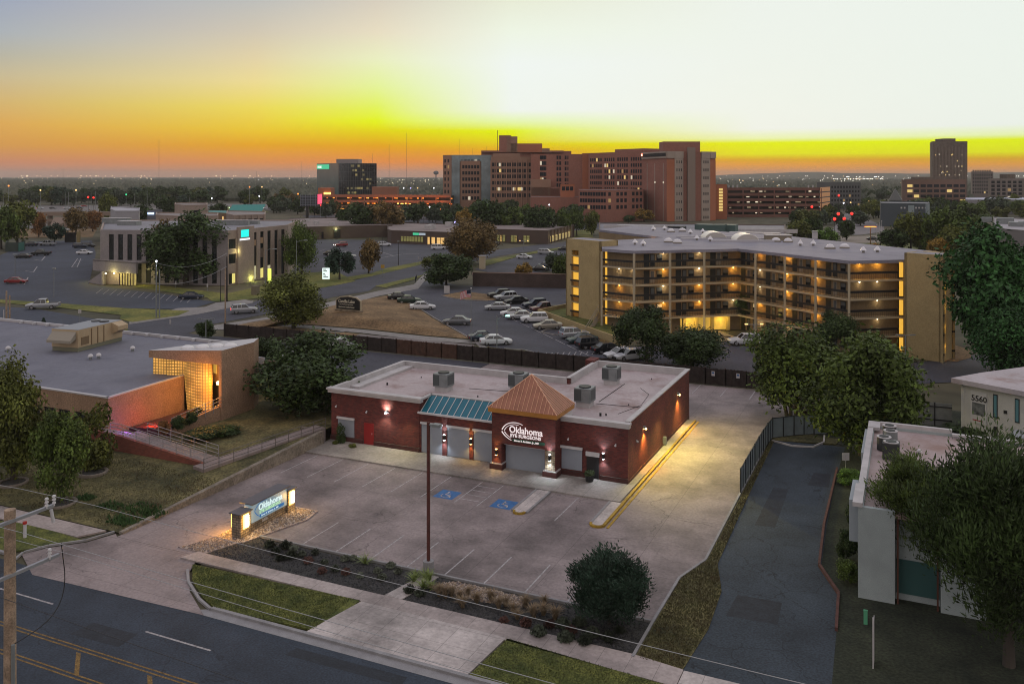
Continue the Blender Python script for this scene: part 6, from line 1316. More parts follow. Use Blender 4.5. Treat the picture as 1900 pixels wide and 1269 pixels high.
# ============================================================ trees
def leafmat(name, c, v=.35, sc=.6):
    m = mat(name, tuple(x*.7 for x in c), .7, col2=tuple(x*1.6 for x in c), var=.2, scale=3.2, det=2, fine=.65, fscale=34, objvar=.12, spec=.25); return m
LM = {'dark':leafmat('leaf_dark',(.026,.045,.012)),'green':leafmat('leaf_green',(.050,.076,.014)),'olive':leafmat('leaf_olive',(.068,.080,.015)),'fresh':leafmat('leaf_fresh',(.060,.115,.018)),
 'gold':leafmat('leaf_gold',(.19,.12,.022)),'rust':leafmat('leaf_rust',(.14,.068,.024)),'bronze':leafmat('leaf_bronze',(.115,.078,.028)),'blue':leafmat('leaf_bluegreen',(.020,.040,.026)),'fgreen':leafmat('leaf_far',(.04,.055,.034)),'teal':leafmat('leaf_deep_green',(.021,.066,.016))}
BARK = mat('bark', (.055,.047,.040), .95, var=.3, scale=3)
BND = {}
def crown_mesh(name, seed, n, leaf, lobes=16, shape='round', fill=.75, droop=0.0, elong=1.0, zc=.5, zs=.34):
    r = random.Random(seed); m = MB(); L_ = []
    for i in range(lobes):
        if shape == 'cone':
            z = r.random()**1.3; rad = (1-z)*.42; a = r.uniform(0,6.28); L_.append((Vector((math.cos(a)*rad,math.sin(a)*rad,.06+z*.88)), .10+.17*(1-z)))
        elif shape == 'column':
            z = r.random(); rad = .2*math.sin(math.pi*(.15+.8*z)); a = r.uniform(0,6.28); L_.append((Vector((math.cos(a)*rad,math.sin(a)*rad,.1+z*.8)), .17))
        else:
            while True:
                p = Vector((r.uniform(-1,1),r.uniform(-1,1),r.uniform(-1,1)))
                if .25 < p.length < .95: break
            p *= Vector((.36,.36,.34)).length*.55 if False else 1
            L_.append((Vector((p.x*.36,p.y*.36,zc+p.z*zs)), r.uniform(.10,.20)*(zs/.34)**.3))
    for i in range(n):
        c, rad = L_[r.randrange(len(L_))]
        d = Vector((r.gauss(0,1),r.gauss(0,1),r.gauss(0,1)+.15)).normalized(); q = c + d*rad*(r.uniform(fill,1.05) if r.random()<.8 else r.uniform(.2,1.25))
        nrm = (d*.7+Vector((r.gauss(0,.6),r.gauss(0,.6),r.gauss(0,.6)+.35))).normalized(); t = nrm.orthogonal().normalized(); b = nrm.cross(t); an = r.uniform(0,6.28)
        if droop: t = (Vector((d.x*.5,d.y*.5,-droop))+t*.4).normalized(); b = nrm.cross(t).normalized(); an = 0
        t2 = t*math.cos(an)+b*math.sin(an); b2 = (-t*math.sin(an)+b*math.cos(an)); s = leaf*r.uniform(.6,1.3)
        a_ = t2*s*elong; c_ = b2*s*.55
        m.quad(q-a_, q-c_*.9, q+a_, q+c_)
    o = m.build(name, LM['green'], link=False); rr = sorted(math.hypot(v[0],v[1]) for v in m.v); zz = sorted(v[2] for v in m.v); BND[name+str(seed)] = (2*rr[int(len(rr)*.985)], zz[int(len(zz)*.995)])
    return o.data, [(c,rad) for c,rad in L_]
def trunk_mesh(name, L_, multi=1, seed=0, th=.03, bh=.28):
    r = random.Random(seed); m = MB()
    for k in range(multi):
        a = 6.28*k/multi; bx = Vector((math.cos(a),math.sin(a),0))*(.05 if multi>1 else 0); tp = Vector((bx.x*2.2,bx.y*2.2,bh+.1)); m.tube(bx,bx.lerp(tp,.55),th*(1.15 if multi==1 else .6),th*(.8 if multi==1 else .5),8); m.tube(bx.lerp(tp,.55),tp,th*(.8 if multi==1 else .5),th*.5,8)
        for c,rad in r.sample(L_, min(8,len(L_))): mid = tp.lerp(c,.5)+Vector((0,0,-.03)); m.tube(tp,mid,th*.42,th*.25,5); m.tube(mid,c,th*.25,th*.08,5)
    return m.build(name, BARK, link=False).data
PROT = {}
def proto(key, n, leaf, **k):
    th = k.pop('th',.03); multi = k.pop('multi',1); bh = k.pop('bh',.25); seed = k.pop('seed',1)
    cm_, L_ = crown_mesh('crown', seed, n, leaf, **k); PROT[key] = (cm_, trunk_mesh('trunk', L_, multi, seed, th, bh), BND['crown'+str(seed)])
proto('broadA', 17000, .020, lobes=40, seed=3, fill=.35); proto('broadB', 15000, .020, lobes=32, seed=8, th=.026, fill=.35); proto('broadC', 12000, .022, lobes=24, seed=5, th=.024, fill=.35)
proto('multi', 13000, .020, lobes=34, seed=12, multi=4, th=.028, bh=.3, fill=.35); proto('willow', 60000, .0085, lobes=60, seed=21, droop=-.45, elong=2.0, fill=.25, zc=.62, zs=.27)
proto('willowB', 52000, .0080, lobes=70, seed=23, droop=-.45, elong=2.0, fill=.25, zc=.56, zs=.34, th=.026); proto('bush', 7000, .034, lobes=22, seed=31, fill=.4, th=.02, bh=.15); proto('wisp', 26000, .013, lobes=60, seed=33, droop=-.7, elong=1.9, fill=.2, th=.015, bh=.12)
proto('midA', 3000, .042, lobes=26, seed=41, th=.028, fill=.3); proto('midB', 2700, .044, lobes=20, seed=42, th=.028, fill=.3); proto('midC', 2800, .042, lobes=30, seed=43, th=.03, fill=.3)
proto('cone', 3200, .035, lobes=44, shape='cone', seed=44, th=.02, bh=.4); proto('column', 2600, .035, lobes=12, shape='column', seed=45, th=.025)
proto('farA', 900, .075, lobes=12, seed=51); proto('farB', 800, .08, lobes=10, seed=52); proto('farC', 800, .08, lobes=16, seed=53)
PLACED = []
def tree(key, u, vb, vt, wpx, leaf, label, name='tree', group=None, rz=None, z=0.0, loc=None):
    q = G(u,vb,z) if loc is None else loc; Y = FPX*(CH-z)/(vb-HZ); h = (vb-vt)*Y/FPX; w = wpx*Y/FPX
    t = thing(name, label, 'shrub' if 'bush' in name or 'shrub' in name else 'tree', q, rnd.uniform(0,6.28) if rz is None else rz, group, (w/PROT[key][2][0],w/PROT[key][2][0],h/PROT[key][2][1]))
    cm_, tm_, _b = PROT[key]
    for nm, me, mt_ in (('trunk',tm_,None),('crown',cm_,LM[leaf])):
        o = bpy.data.objects.new(nm, me); COL.objects.link(o); o.parent = t
        if mt_: setmat(o, mt_)
    PLACED.append((q,w,h)); return t
TY = 'trees around the clinic and offices'
for a in [
 ('broadB',24,896,672,132,'olive','largest leafy tree in front of the tan office windows'),
 ('broadC',113,934,768,108,'green','rounded dark green tree in a planting ring below the tan office windows'),
 ('column',176,877,752,72,'olive','narrow olive tree between the rounded tree and the brick ramp wall'),
 ('broadA',592,775,626,232,'dark','wide dark oak between the tan office and the clinic'),
 ('broadC',496,720,628,95,'dark','dark oak just behind the right corner of the tan office tower'),
 ('broadB',545,610,508,126,'olive','round yellowish green tree beside the brown wooden fence and the dark sign'),
 ('broadC',1200,676,570,120,'dark','dark rounded tree in front of the lit apartment entrance'),
 ('broadB',1284,686,608,128,'dark','lower dark tree right of the one before the apartment entrance'),
 ('multi',1472,778,606,178,'green','big multi-stemmed tree behind the end of the glass-panelled fence'),
 ('broadB',1600,845,628,212,'green','spreading green tree between the multi-stemmed tree and the banner office'),
 ('column',1615,760,616,120,'green','taller back tree rising behind the spreading green tree'),
 ('broadC',1546,668,582,92,'dark','dark tree in front of the apartment balconies, left of the right stair tower'),
 ('broadA',1858,690,426,225,'teal','huge dense green tree hiding the right end of the apartments'),
 ('broadB',1880,715,560,150,'teal','lower green tree right of the huge dense one, above the banner office'),
 ('broadC',1384,612,545,42,'dark','small dark tree in the inner corner of the apartment building'),
 ('broadA',345,530,398,150,'dark','very large dark tree covering the middle of the precast office'),
 ('column',298,525,410,48,'bronze','bronze-tipped tree at the left shoulder of the very large dark tree'),
 ('multi',556,512,414,66,'green','leaning green tree at the right end of the precast office'),
 ('midB',630,519,462,58,'blue','dark small tree beside the white lit street sign'),
 ('midC',684,507,446,42,'bronze','small bronze autumn tree on the medical parking lot verge'),
 ('broadB',872,490,408,112,'bronze','large orange-brown autumn tree left of the silver sedan on the far street'),
 ('bush',828,532,473,92,'dark','wide dark bushy tree at the entrance of the apartment lot'),
 ('midA',806,500,474,50,'olive','low olive tree between the dark bushy tree and the far street'),
 ('midB',972,519,488,34,'gold','small golden yellow tree above the red paving'),
 ('midC',1045,527,473,44,'green','narrow green tree left of the left stair tower'),
 ('midA',1025,507,470,32,'fgreen','thin grey-green tree beside the two black cars'),
 ('cone',81,622,590,24,'blue','small dark conifer on the grass strip behind the tan office roof'),
 ('bush',382,629,596,38,'dark','round dark shrub at the left end of the wooden fence'),
 ('midA',32,455,374,66,'olive','tall olive tree at the far left beyond the parking lot'),('midB',2,462,385,60,'green','green tree cut by the left edge beyond the parking lot'),
 ('midC',72,440,396,32,'rust','small rusty tree by the overpass'),('midB',101,452,415,42,'blue','dark lopsided tree behind the silver pickup in the far left lot'),('midA',141,435,386,42,'bronze','bronze tree behind the precast office left corner'),('midC',172,430,392,34,'rust','thin rusty tree just left of the precast office'),
 ('midA',200,412,360,34,'olive','upright olive tree beyond the pale flat-roofed building'),
 ('midB',262,418,380,50,'dark','dark tree in front of the pale flat-roofed building'),('midA',310,408,365,44,'dark','dark tree left of the tan penthouse block'),('midC',405,405,378,36,'dark','dark tree between the tan penthouse and the slotted wing'),
 ('midA',670,436,378,62,'dark','big dark tree left of the medical strip'),('midC',722,436,380,60,'bronze','brown-tinged tree beside the big dark tree at the medical strip'),('midB',640,428,384,48,'dark','dark tree at the right end of the long brown strip building'),
 ('midB',862,430,388,34,'gold','yellow-green tree top behind the large orange-brown tree'),
 ('midA',905,438,372,70,'dark','dark tree behind the orange-brown tree below the hospital'),('midB',945,438,386,56,'green','green tree left of the yellow windows of the medical annexe'),('midC',1000,444,384,62,'dark','dense dark tree in front of the medical annexe roof'),
 ('midA',1045,441,390,34,'green','slim tree by the medical annexe walkway, left one of three'),('midB',1070,438,386,38,'green','slim tree by the medical annexe walkway, middle one of three'),('midC',1098,436,392,34,'olive','slim tree by the medical annexe walkway, right one of three'),
 ('midB',1195,412,388,42,'gold','yellow-green tree in front of the foot of the hospital tower'),('midC',1166,414,400,26,'dark','dark small tree left of the yellow-green tree at the hospital'),
 ('midA',1482,455,408,46,'olive','green tree above the back edge of the apartment roof, left one'),('midC',1508,452,404,38,'dark','dark tree beside the chimney above the apartment roof'),('midB',1532,462,423,44,'fresh','bright green bushy tree right of the chimney'),('midC',1571,446,408,30,'dark','dark tree by the avenue with red lights'),
 ('bush',1622,466,452,30,'gold','small yellow-orange shrub under the orange street lamp'),('midB',1660,470,424,62,'dark','dark green tree right of the orange street lamp'),('midA',1690,470,396,62,'olive','tall olive tree in the grove behind the right stair tower'),('midC',1716,470,434,50,'green','middle-height tree in the grove behind the right stair tower'),('midA',1745,474,386,70,'green','tall green tree in the grove left of the flat-roofed shop'),('midB',1790,478,392,76,'green','broad green tree in the grove below the hazy slab tower'),('midC',1760,480,420,60,'olive','olive tree in front of the broad green tree in the grove'),('midA',1740,482,442,40,'gold','low yellow-green tree at the right end of the apartment roof'),
 ('midA',1630,405,380,26,'blue','dark round tree left of the slate building'),('midB',1860,398,366,42,'olive','olive tree beside the glaring white lamps at right'),('midC',1893,402,372,36,'green','green tree at the right edge beyond the flat-roofed shop'),('midA',1825,420,398,40,'green','tree behind the vents of the flat-roofed shop')]:
    tree(*a, name='conifer' if a[0]=='cone' else ('shrub' if a[0]=='bush' and a[4]<60 else 'tree'))
# big near trees at lower right
tree('willowB',1868,1262,838,315,'dark','huge feathery tree on a thick trunk before the pale office', loc=G(1872,1235), group=None)
tree('willow',1745,1180,922,235,'green','feathery tree whose tip reaches over the pale office roof', loc=C(25.0,52.5))
tree('wisp',1130,1158,1036,154,'blue','fine-leaved rounded willow shrub at the right end of the planting bed', name='willow_shrub')
for a in [(1575,900,872,46,'fresh','bright green clipped shrub at the corner of the pale office','shrub'),(1590,985,930,40,'dark','dark shrub under the hanging wall panel','shrub'),(1570,1040,985,40,'dark','dark bushy shrub beside the brick edging','shrub'),(1640,1100,1082,40,'dark','low dark shrub at the front wall of the pale office','shrub'),
          (1575,1080,1040,44,'green','loose green shrub at the bend of the brick edging','shrub'),(1690,795,770,40,'green','green shrub between the pale office and the banner office','shrub'),(1800,805,785,90,'dark','long dark hedge shrub below the banner wall','shrub'),(1650,765,738,50,'olive','olive shrub in front of the pale board fence','shrub')]:
    tree('bush', *a[:6], name=a[6])
for a in [(330,800,772,26,'dark','small dark shrub in the red-lit bed beside the tan wall'),(352,790,765,26,'dark','dark leafy plant at the foot of the glass blocks'),(365,775,756,20,'dark','dark shrub at the inner corner beside the amber glass blocks'),(305,808,780,24,'rust','reddish shrub catching the red spotlight')]:
    tree('bush', *a, name='shrub', z=1.5)
for a in [(375,812,796,70,'dark','spreading dark green ground shrub below the entrance railing'),(420,806,790,60,'dark','low dark shrub beside the walkway railing')]: tree('bush', *a, name='shrub', z=1.0)
for i,(u,v,s) in enumerate(((633,824,24),(655,832,16),(622,826,12))):
    tree('column' if i==0 else 'bush', u, v, v-(38 if i==0 else 9), s*.8 if i==0 else s, 'dark' if i==0 else 'olive', ['slim dark evergreen against the clinic wall','low pale-green plant by the clinic walk, right one','low pale-green plant by the clinic walk, left one'][i], name='shrub')
# mid-distance tree belts: individual trees, then one far woodland mass
BELT = [] 
def belt(n, u0, u1, v0, v1, h0, h1, where, seed, pal, keys=('farA','farB','farC')):
    r = random.Random(seed)
    for i in range(n):
        u = r.uniform(u0,u1); v = r.uniform(v0,v1); Y = FPX*CH/(v-HZ); hpx = r.uniform(h0,h1)*FPX/Y
        lf = r.choice(pal); tree(r.choice(keys), u, v, v-hpx, hpx*r.uniform(.85,1.35), lf, where, group=where)
belt(70,-40,540,372,384,9,15,'dark tree of the belt along the highway at left',101,['dark','fgreen','dark','blue','olive'])
belt(30,500,600,380,400,7,11,'tree around the billboard and the pink panel',102,['fgreen','dark','bronze'])
belt(34,600,830,392,420,6,10,'tree in front of the orange-lit west garage',103,['dark','dark','bronze','fgreen'])
belt(26,830,1075,398,422,7,10,'tree below the hospital wings',104,['dark','fgreen','green','dark'])
belt(20,1450,1600,395,420,5,8,'tree between the east garage and the avenue',105,['dark','fgreen','olive'])
belt(44,1600,1960,383,410,7,12,'tree among the buildings on the right',106,['dark','fgreen','green','olive'])
belt(24,1540,1700,362,374,8,12,'tree beyond the hazy mansard hotel',107,['fgreen','dark'])
r = random.Random(99); m = MB()
for i in range(15000):
    t = r.random(); Y = 820*(5200/820)**(t**.8); X = r.uniform(-.68,.68)*Y
    u = 950+X/Y*FPX
    s = r.uniform(4,8.5)*(1+Y/3600); h = r.uniform(6,11); p = C(X,Y)
    if p and 1:
        k = 5; base = len(m.v); a0 = r.random()*6
        vs = [(p.x+math.cos(a0+6.283*j/k)*s*r.uniform(.7,1.1), p.y+math.sin(a0+6.283*j/k)*s*r.uniform(.7,1.1), h*r.uniform(.25,.5)) for j in range(k)]+[(p.x+r.uniform(-1,1),p.y+r.uniform(-1,1),h)]+[(p.x+math.cos(a0+6.283*j/k)*s*.8, p.y+math.sin(a0+6.283*j/k)*s*.8, 0) for j in range(k)]
        m.add(vs, [(j,(j+1)%k,k) for j in range(k)]+[(k+1+j,k+1+(j+1)%k,(j+1)%k,j) for j in range(k)])
WD = mat('woodland', (.040,.052,.038), 1, col2=(.085,.088,.062), var=.2, scale=.02, fine=.35, fscale=.15)
tag(m.build('woodland', WD), 'far wooded suburb stretching to the horizon', kind='stuff')
# ============================================================ planting bed
def plant(kind, x, y, s, mt, label, grp):
    r = random.Random(int(x*100+y*10)); m = MB(); t = thing({'yucca':'yucca','grass':'ornamental_grass','tuft':'low_shrub'}[kind], label, 'plant', (x,y,.04), r.uniform(0,6), grp)
    n = {'yucca':46,'grass':150,'tuft':420}[kind]
    for i in range(n):
        a = r.uniform(0,6.28); el = r.uniform(.25,1.45) if kind!='grass' else r.uniform(.9,1.5); l = s*r.uniform(.7,1.1); w_ = .035*s if kind=='yucca' else .016*s
        d = Vector((math.cos(a)*math.cos(el),math.sin(a)*math.cos(el),math.sin(el))); sd_ = Vector((-math.sin(a),math.cos(a),0))*w_; b = Vector((r.gauss(0,.04*s),r.gauss(0,.04*s),0))
        if kind == 'tuft':
            c = d*l*.5*r.uniform(.5,1); q = Vector((r.gauss(0,1),r.gauss(0,1),r.gauss(0,1))).normalized()*.085*s; e = q.orthogonal().normalized()*.06*s; m.quad(c-q,c-e,c+q,c+e)
        else:
            mid = b+d*l*.6; tip = b+d*l+Vector((math.cos(a)*l*.25,math.sin(a)*l*.25,-l*(.2 if kind=='grass' else .05))); m.add([b-sd_,b+sd_,mid+sd_*.8,mid-sd_*.8,tip],[(0,1,2,3),(3,2,4)])
    m.build('foliage', mt, t)
YUC = mat('yucca_leaf', (.15,.20,.05), .6, var=.2); TGR = mat('tan_grass', (.19,.14,.085), .9, var=.25); SAGE = mat('sage_leaf', (.10,.115,.085), .9, var=.3); REDL = mat('red_leaf', (.075,.035,.028), .9, var=.3); DKL = mat('deep_leaf', (.035,.045,.028), .9, var=.3)
gb = 'plants in the roadside planting bed'
ordw = ['first','second','third','fourth','fifth','sixth','seventh','eighth','ninth','tenth','eleventh','twelfth','thirteenth','fourteenth','fifteenth','sixteenth','seventeenth','eighteenth','nineteenth','twentieth','twenty-first','twenty-second','twenty-third','twenty-fourth','twenty-fifth','twenty-sixth','twenty-seventh','twenty-eighth','twenty-ninth','thirtieth']
def bed(kind, lst, s, mt, desc):
    for i,(u,v) in enumerate(sorted(lst)):
        q = G(u,v); plant(kind,q.x,q.y,s*rnd.uniform(.8,1.15),mt,f'{desc}, {ordw[i]} from the left', gb)
bed('yucca',[(677,1047),(768,1081),(786,1092),(796,1080),(790,1073),(800,1094),(772,1072)],.75,YUC,'bright green spiky yucca in the roadside bed')
bed('grass',[(815,1107),(826,1110),(838,1108),(853,1112),(868,1106),(884,1120),(912,1117),(925,1130),(938,1126),(952,1139),(975,1127),(990,1146),(1008,1142),(1010,1122),(1030,1150),(858,1128),(960,1150)],.85,TGR,'tan tufted ornamental grass in the roadside bed')
bed('tuft',[(560,1032),(585,1029),(602,1047),(640,1041),(655,1040),(700,1063),(725,1054),(738,1064),(545,1022),(622,1060),(668,1072),(708,1076)],.7,SAGE,'grey-green rounded low shrub in the left part of the bed')
bed('tuft',[(572,1045),(642,1066),(597,1064),(935,1155),(975,1162),(1020,1165),(1060,1175)],.75,REDL,'reddish low shrub in the roadside bed')
bed('tuft',[(500,1016),(512,1028),(530,1018),(540,1036),(520,1040),(1045,1165),(1075,1160),(1100,1180),(1130,1190),(1150,1175),(1050,1190),(1000,1180),(1085,1195),(760,1100),(780,1106)],.95,DKL,'dark low shrub in the roadside bed')
# ground cover tufts and stones nobody could count
def tufts(name, label, poly, n, h, mt, z, seed):
    r = random.Random(seed); xs = [p[0] for p in poly]; ys = [p[1] for p in poly]; m = MB(); k = 0
    def inside(x,y):
        c = False; j = len(poly)-1
        for i in range(len(poly)):
            if ((poly[i][1]>y)!=(poly[j][1]>y)) and x < (poly[j][0]-poly[i][0])*(y-poly[i][1])/(poly[j][1]-poly[i][1])+poly[i][0]: c = not c
            j = i
        return c
    while k < n:
        x = r.uniform(min(xs),max(xs)); y = r.uniform(min(ys),max(ys))
        if not inside(x,y): continue
        k += 1; zz = z(x,y) if callable(z) else z
        a = r.uniform(0,6.28); l = h*r.uniform(.5,1.3); d = Vector((math.cos(a)*l*.4,math.sin(a)*l*.4,l)); s_ = Vector((-math.sin(a),math.cos(a),0))*h*.35; b = Vector((x,y,zz)); m.add([b-s_,b+s_,b+d],[(0,1,2)])
    tag(m.build(name, mt), label, kind='stuff')
BL = mat('grass_blade', (.050,.075,.020), .9, col2=(.10,.11,.035), var=.2, scale=1.2); BLD = mat('dry_blade', (.11,.085,.045), .9, col2=(.07,.075,.03), var=.25, scale=.7)
A_strip = [tuple(p)[:2] for p in P((357,1049),(652,1114),(583,1170),(400,1131),(376,1110),(357,1078))]
tufts('grass','short green grass of the kerbside lawn', A_strip, 9000, .07, BL, .1, 1)
tufts('grass','short green grass of the right kerbside lawn', [(1.0,-25.3),(10.3,-26.0),(8.3,-29.2),(.7,-29.2)], 5000, .07, BL, .1, 2)
tufts('grass','patchy grass of the verge beside the dark drive', [(7.8,-24.2),(7.8,-14.3),(8.8,-11.1),(8.8,18),(9.1,17),(9.3,-2.8),(9.45,-11.4),(10.4,-15),(10.6,-19.7),(10.2,-24.2)], 9000, .10, BLD, .06, 3)
tufts('grass','dry grass of the raised yard', [(-60,-23.5),(-29.6,-23.5),(-29.6,-14),(-46,-12.8),(-60,-12.8)], 16000, .12, BLD, zyard, 4)
for i,(u,v,w_) in enumerate(((205,932,1.0),(262,936,1.3),(243,950,1.5),(285,945,.9),(160,918,.7),(225,958,.9))):
    q = G(u,v,.5); tufts('weeds','patch of darker green weeds in the dry yard',[(q.x-w_,q.y-w_*.6),(q.x+w_,q.y-w_*.7),(q.x+w_*1.1,q.y+w_*.5),(q.x-w_*.8,q.y+w_*.6)],240,.22,mat('weed_green',(.03,.07,.018),.9),zyard,20+i)
def stones(name, label, poly, n, s, mt, z, seed):
    r = random.Random(seed); xs = [p[0] for p in poly]; ys = [p[1] for p in poly]; m = MB()
    for k in range(n):
        for _ in range(50):
            x = r.uniform(min(xs),max(xs)); y = r.uniform(min(ys),max(ys)); c = False; j = len(poly)-1
            for i in range(len(poly)):
                if ((poly[i][1]>y)!=(poly[j][1]>y)) and x < (poly[j][0]-poly[i][0])*(y-poly[i][1])/(poly[j][1]-poly[i][1])+poly[i][0]: c = not c
                j = i
            if c: break
        else: continue
        a = s*r.uniform(.5,1.2); b = a*r.uniform(.5,1); h = a*.7; an = r.uniform(0,3.14); m.cur = r.randrange(3)
        vs = [(x+a*math.cos(an+t)*(1 if i%2 else .8), y+b*math.sin(an+t), z) for i,t in enumerate((0,1.05,2.1,3.14,4.2,5.2))]+[(x+r.uniform(-.2,.2)*a, y, z+h)]
        m.add(vs, [(i,(i+1)%6,6) for i in range(6)])
    tag(m.build(name, mt), label, kind='stuff')
RK3 = [mat('stone_pale',(.36,.31,.27),.9), mat('stone_tan',(.24,.18,.13),.9), mat('stone_grey',(.13,.11,.11),.9)]
stones('river_stones','pale river stones around the monument sign',[(-22.8,-21.5),(-20.6,-21.5),(-19.2,-16.6),(-19.5,-15.1),(-22.5,-15.1)],2300,.12,RK3,.10,5)
stones('river_stones','pale river stones spilling from the monument sign to the walk',[(-23.7,-23.8),(-21.7,-23.8),(-20.5,-20.7),(-20.7,-21.6),(-22.8,-21.6)],1400,.12,RK3,.07,6)
stones('river_stones','band of tan stones in the right half of the planting bed',[tuple(p)[:2] for p in P((818,1083),(850,1080),(975,1110),(970,1125),(900,1118),(830,1100))],1500,.12,RK3,.03,7)
stones('mulch_chips','dark bark chips of the planting bed',[(-20.3,-20.6),(7.3,-20.6),(7.3,-23.9),(-21.4,-23.8)],4200,.08,[mat('chip_dark',(.02,.022,.025),1),mat('chip_grey',(.05,.05,.055),1),MULCH],.03,8)
for i,(u,v,l) in enumerate(((24,896,'leftmost'),(113,934,'lowest'),(173,877,'rightmost'))):
    q = G(u,v,zyard(*tuple(G(u,v))[:2])); t = thing('planting_ring', f'concrete ring edging round a tree trunk, {l} of three in the yard', 'tree ring', q, 0, 'tree rings in the yard'); m = MB()
    for j in range(20): a0,a1 = 6.2832*j/20, 6.2832*(j+1)/20; m.wall((math.cos(a0)*1.15,math.sin(a0)*1.15),(math.cos(a1)*1.15,math.sin(a1)*1.15),-.1,.14,.22)
    m.build('ring', mat('ring_concrete',(.16,.14,.12),.9,var=.2), t); MB().tube((0,0,-.05),(0,0,.05),1.1,n=16).build('soil', MULCH, t)
# ============================================================ vehicles
GLASSC = mat('car_glass', (.015,.018,.022), .08, spec=.9); TYRE = mat('tyre', (.02,.02,.02), .9); RIM = mat('rim', (.32,.32,.34), .35, metal=.7); HL = mat('headlight', (.5,.5,.52), .15, spec=.8); TL = mat('taillight', (.25,.01,.01), .3); TLE = glow('taillight_on', (1,.04,.03), 4); HLE = glow('headlight_on', (1,.95,.85), 12); TRM = mat('trim_black', (.02,.02,.022), .6)
def cpaint(name, c, metal=.3, r=.28): return mat('paint_'+name, c, r, metal=metal, spec=.6)
PT = {'black':cpaint('black',(.012,.013,.016)),'white':cpaint('white',(.52,.54,.58),0),'silver':cpaint('silver',(.36,.38,.41),.5),'grey':cpaint('grey',(.14,.15,.17),.5),'beige':cpaint('beige',(.28,.26,.22),.4),'teal':cpaint('teal',(.02,.045,.05)),'red':cpaint('red',(.20,.012,.015)),'navy':cpaint('navy',(.02,.028,.05)),'maroon':cpaint('maroon',(.12,.05,.05)),'green':cpaint('dark_green',(.02,.04,.03))}
VEH = {}
def vehicle(kind):
    D = {'sedan':dict(L=4.8,W=1.8,belt=.92,top=1.43,st=[(-2.4,.74,.80,.42),(-2.3,.84,.92,.30),(-1.5,.90,.98,.22),(0,.90,.95,.22),(1.0,.90,.92,.22),(2.0,.86,.78,.26),(2.35,.78,.66,.36),(2.42,.66,.58,.42)],cab=[(-1.75,1.15),(-1.0,.35)]),
         'suv':dict(L=4.7,W=1.88,belt=1.05,top=1.68,st=[(-2.35,.82,1.0,.45),(-2.28,.90,1.08,.34),(-1.5,.94,1.10,.30),(0,.94,1.08,.30),(1.1,.94,1.06,.30),(2.0,.90,.96,.32),(2.3,.82,.84,.42),(2.36,.7,.72,.46)],cab=[(-2.22,.85),(-1.95,.15)]),
         'van':dict(L=5.1,W=1.95,belt=1.05,top=1.78,st=[(-2.55,.85,1.0,.4),(-2.5,.95,1.08,.3),(-1.5,.97,1.1,.26),(0,.97,1.08,.26),(1.2,.97,1.04,.26),(2.1,.92,.88,.3),(2.45,.82,.74,.4),(2.55,.7,.64,.44)],cab=[(-2.45,1.35),(-2.2,.45)]),
         'pickup':dict(L=5.7,W=1.98,belt=1.12,top=1.86,st=[(-2.85,.92,1.12,.55),(-2.8,.96,1.16,.42),(-1.7,.98,1.16,.38),(0,.98,1.14,.36),(1.4,.98,1.12,.36),(2.4,.95,1.05,.4),(2.8,.88,.92,.48),(2.86,.78,.82,.52)],cab=[(-.75,1.55),(-.55,.75)])}[kind]
    t = bpy.data.objects.new(kind, None); parts = {}
    m = MB(); rings = []
    for x,w_,zt,zb in D['st']:
        rings.append([(x,-w_*.93,zb),(x,-w_,zb+.2),(x,-w_,zt-.22),(x,-w_*.93,zt-.04),(x,-w_*.7,zt),(x,w_*.7,zt),(x,w_*.93,zt-.04),(x,w_,zt-.22),(x,w_,zb+.2),(x,w_*.93,zb)])
    vs = [v for r_ in rings for v in r_]; k = 10; fs = [tuple(range(k)), tuple(reversed(range(len(vs)-k,len(vs))))]
    for i in range(len(rings)-1):
        for j in range(k): fs.append((i*k+j,(i+1)*k+j,(i+1)*k+(j+1)%k,i*k+(j+1)%k))
    m.add(vs, fs); o = m.build('body', PT['white'], link=False, smooth=False); parts['body'] = o
    (xb0,xb1),(xt0,xt1) = D['cab']; W = D['W']/2; b = D['belt']-.03; tp = D['top']
    def cab(m,x0,x1,y0,y1,xx0,xx1,yy,z0,z1): m.hexa([(x0,-y0,z0),(x1,-y1,z0),(x1,y1,z0),(x0,y0,z0),(xx0,-yy,z1),(xx1,-yy,z1),(xx1,yy,z1),(xx0,yy,z1)])
    m = MB(); cab(m,xb0,xb1,W*.9,W*.9,xt0,xt1,W*.72,b,tp-.05); parts['windows'] = m.build('windows', GLASSC, link=False)
    m = MB(); cab(m,xt0-.06,xt1+.06,W*.74,W*.74,xt0+.08,xt1-.1,W*.64,tp-.055,tp+.02)
    ns = 3 if kind in('suv','van') else 2
    for s in (-1,1):
        for i in range(ns+1):
            f = i/ns; xb = xb0+(xb1-xb0)*(.0+f*.999); xt = xt0+(xt1-xt0)*f
            if 0<i<ns: xb = xb0+(xb1-xb0)*(.12+f*.62); xt = xt0+(xt1-xt0)*f
            m.tube((xb,s*W*.905,b),(xt,s*W*.735,tp-.03),.045 if 0<i<ns else .05,n=5)
    parts['roof'] = m.build('roof', PT['white'], link=False)
    wx = D['L']*.30
    out = [('body',parts['body'],0),('windows',parts['windows'],0),('roof',parts['roof'],0)]
    r_ = .33 if kind=='sedan' else .38
    wm_ = MB().tube((0,-.11,0),(0,.11,0),r_,n=16).build('wheel', TYRE, link=False); rm_ = MB().tube((0,-.118,0),(0,.118,0),r_*.62,n=12).build('rim', RIM, link=False)
    L2 = D['L']/2; st = D['st']
    hl = MB().box(L2-.28,L2-.02,-.16,.16,st[-2][2]-.2,st[-2][2]-.04).build('headlight', HL, link=False); tl = MB().box(-L2-.01,-L2+.14,-.15,.15,st[0][2]-.22,st[0][2]-.04).build('taillight', TL, link=False)
    ext = []
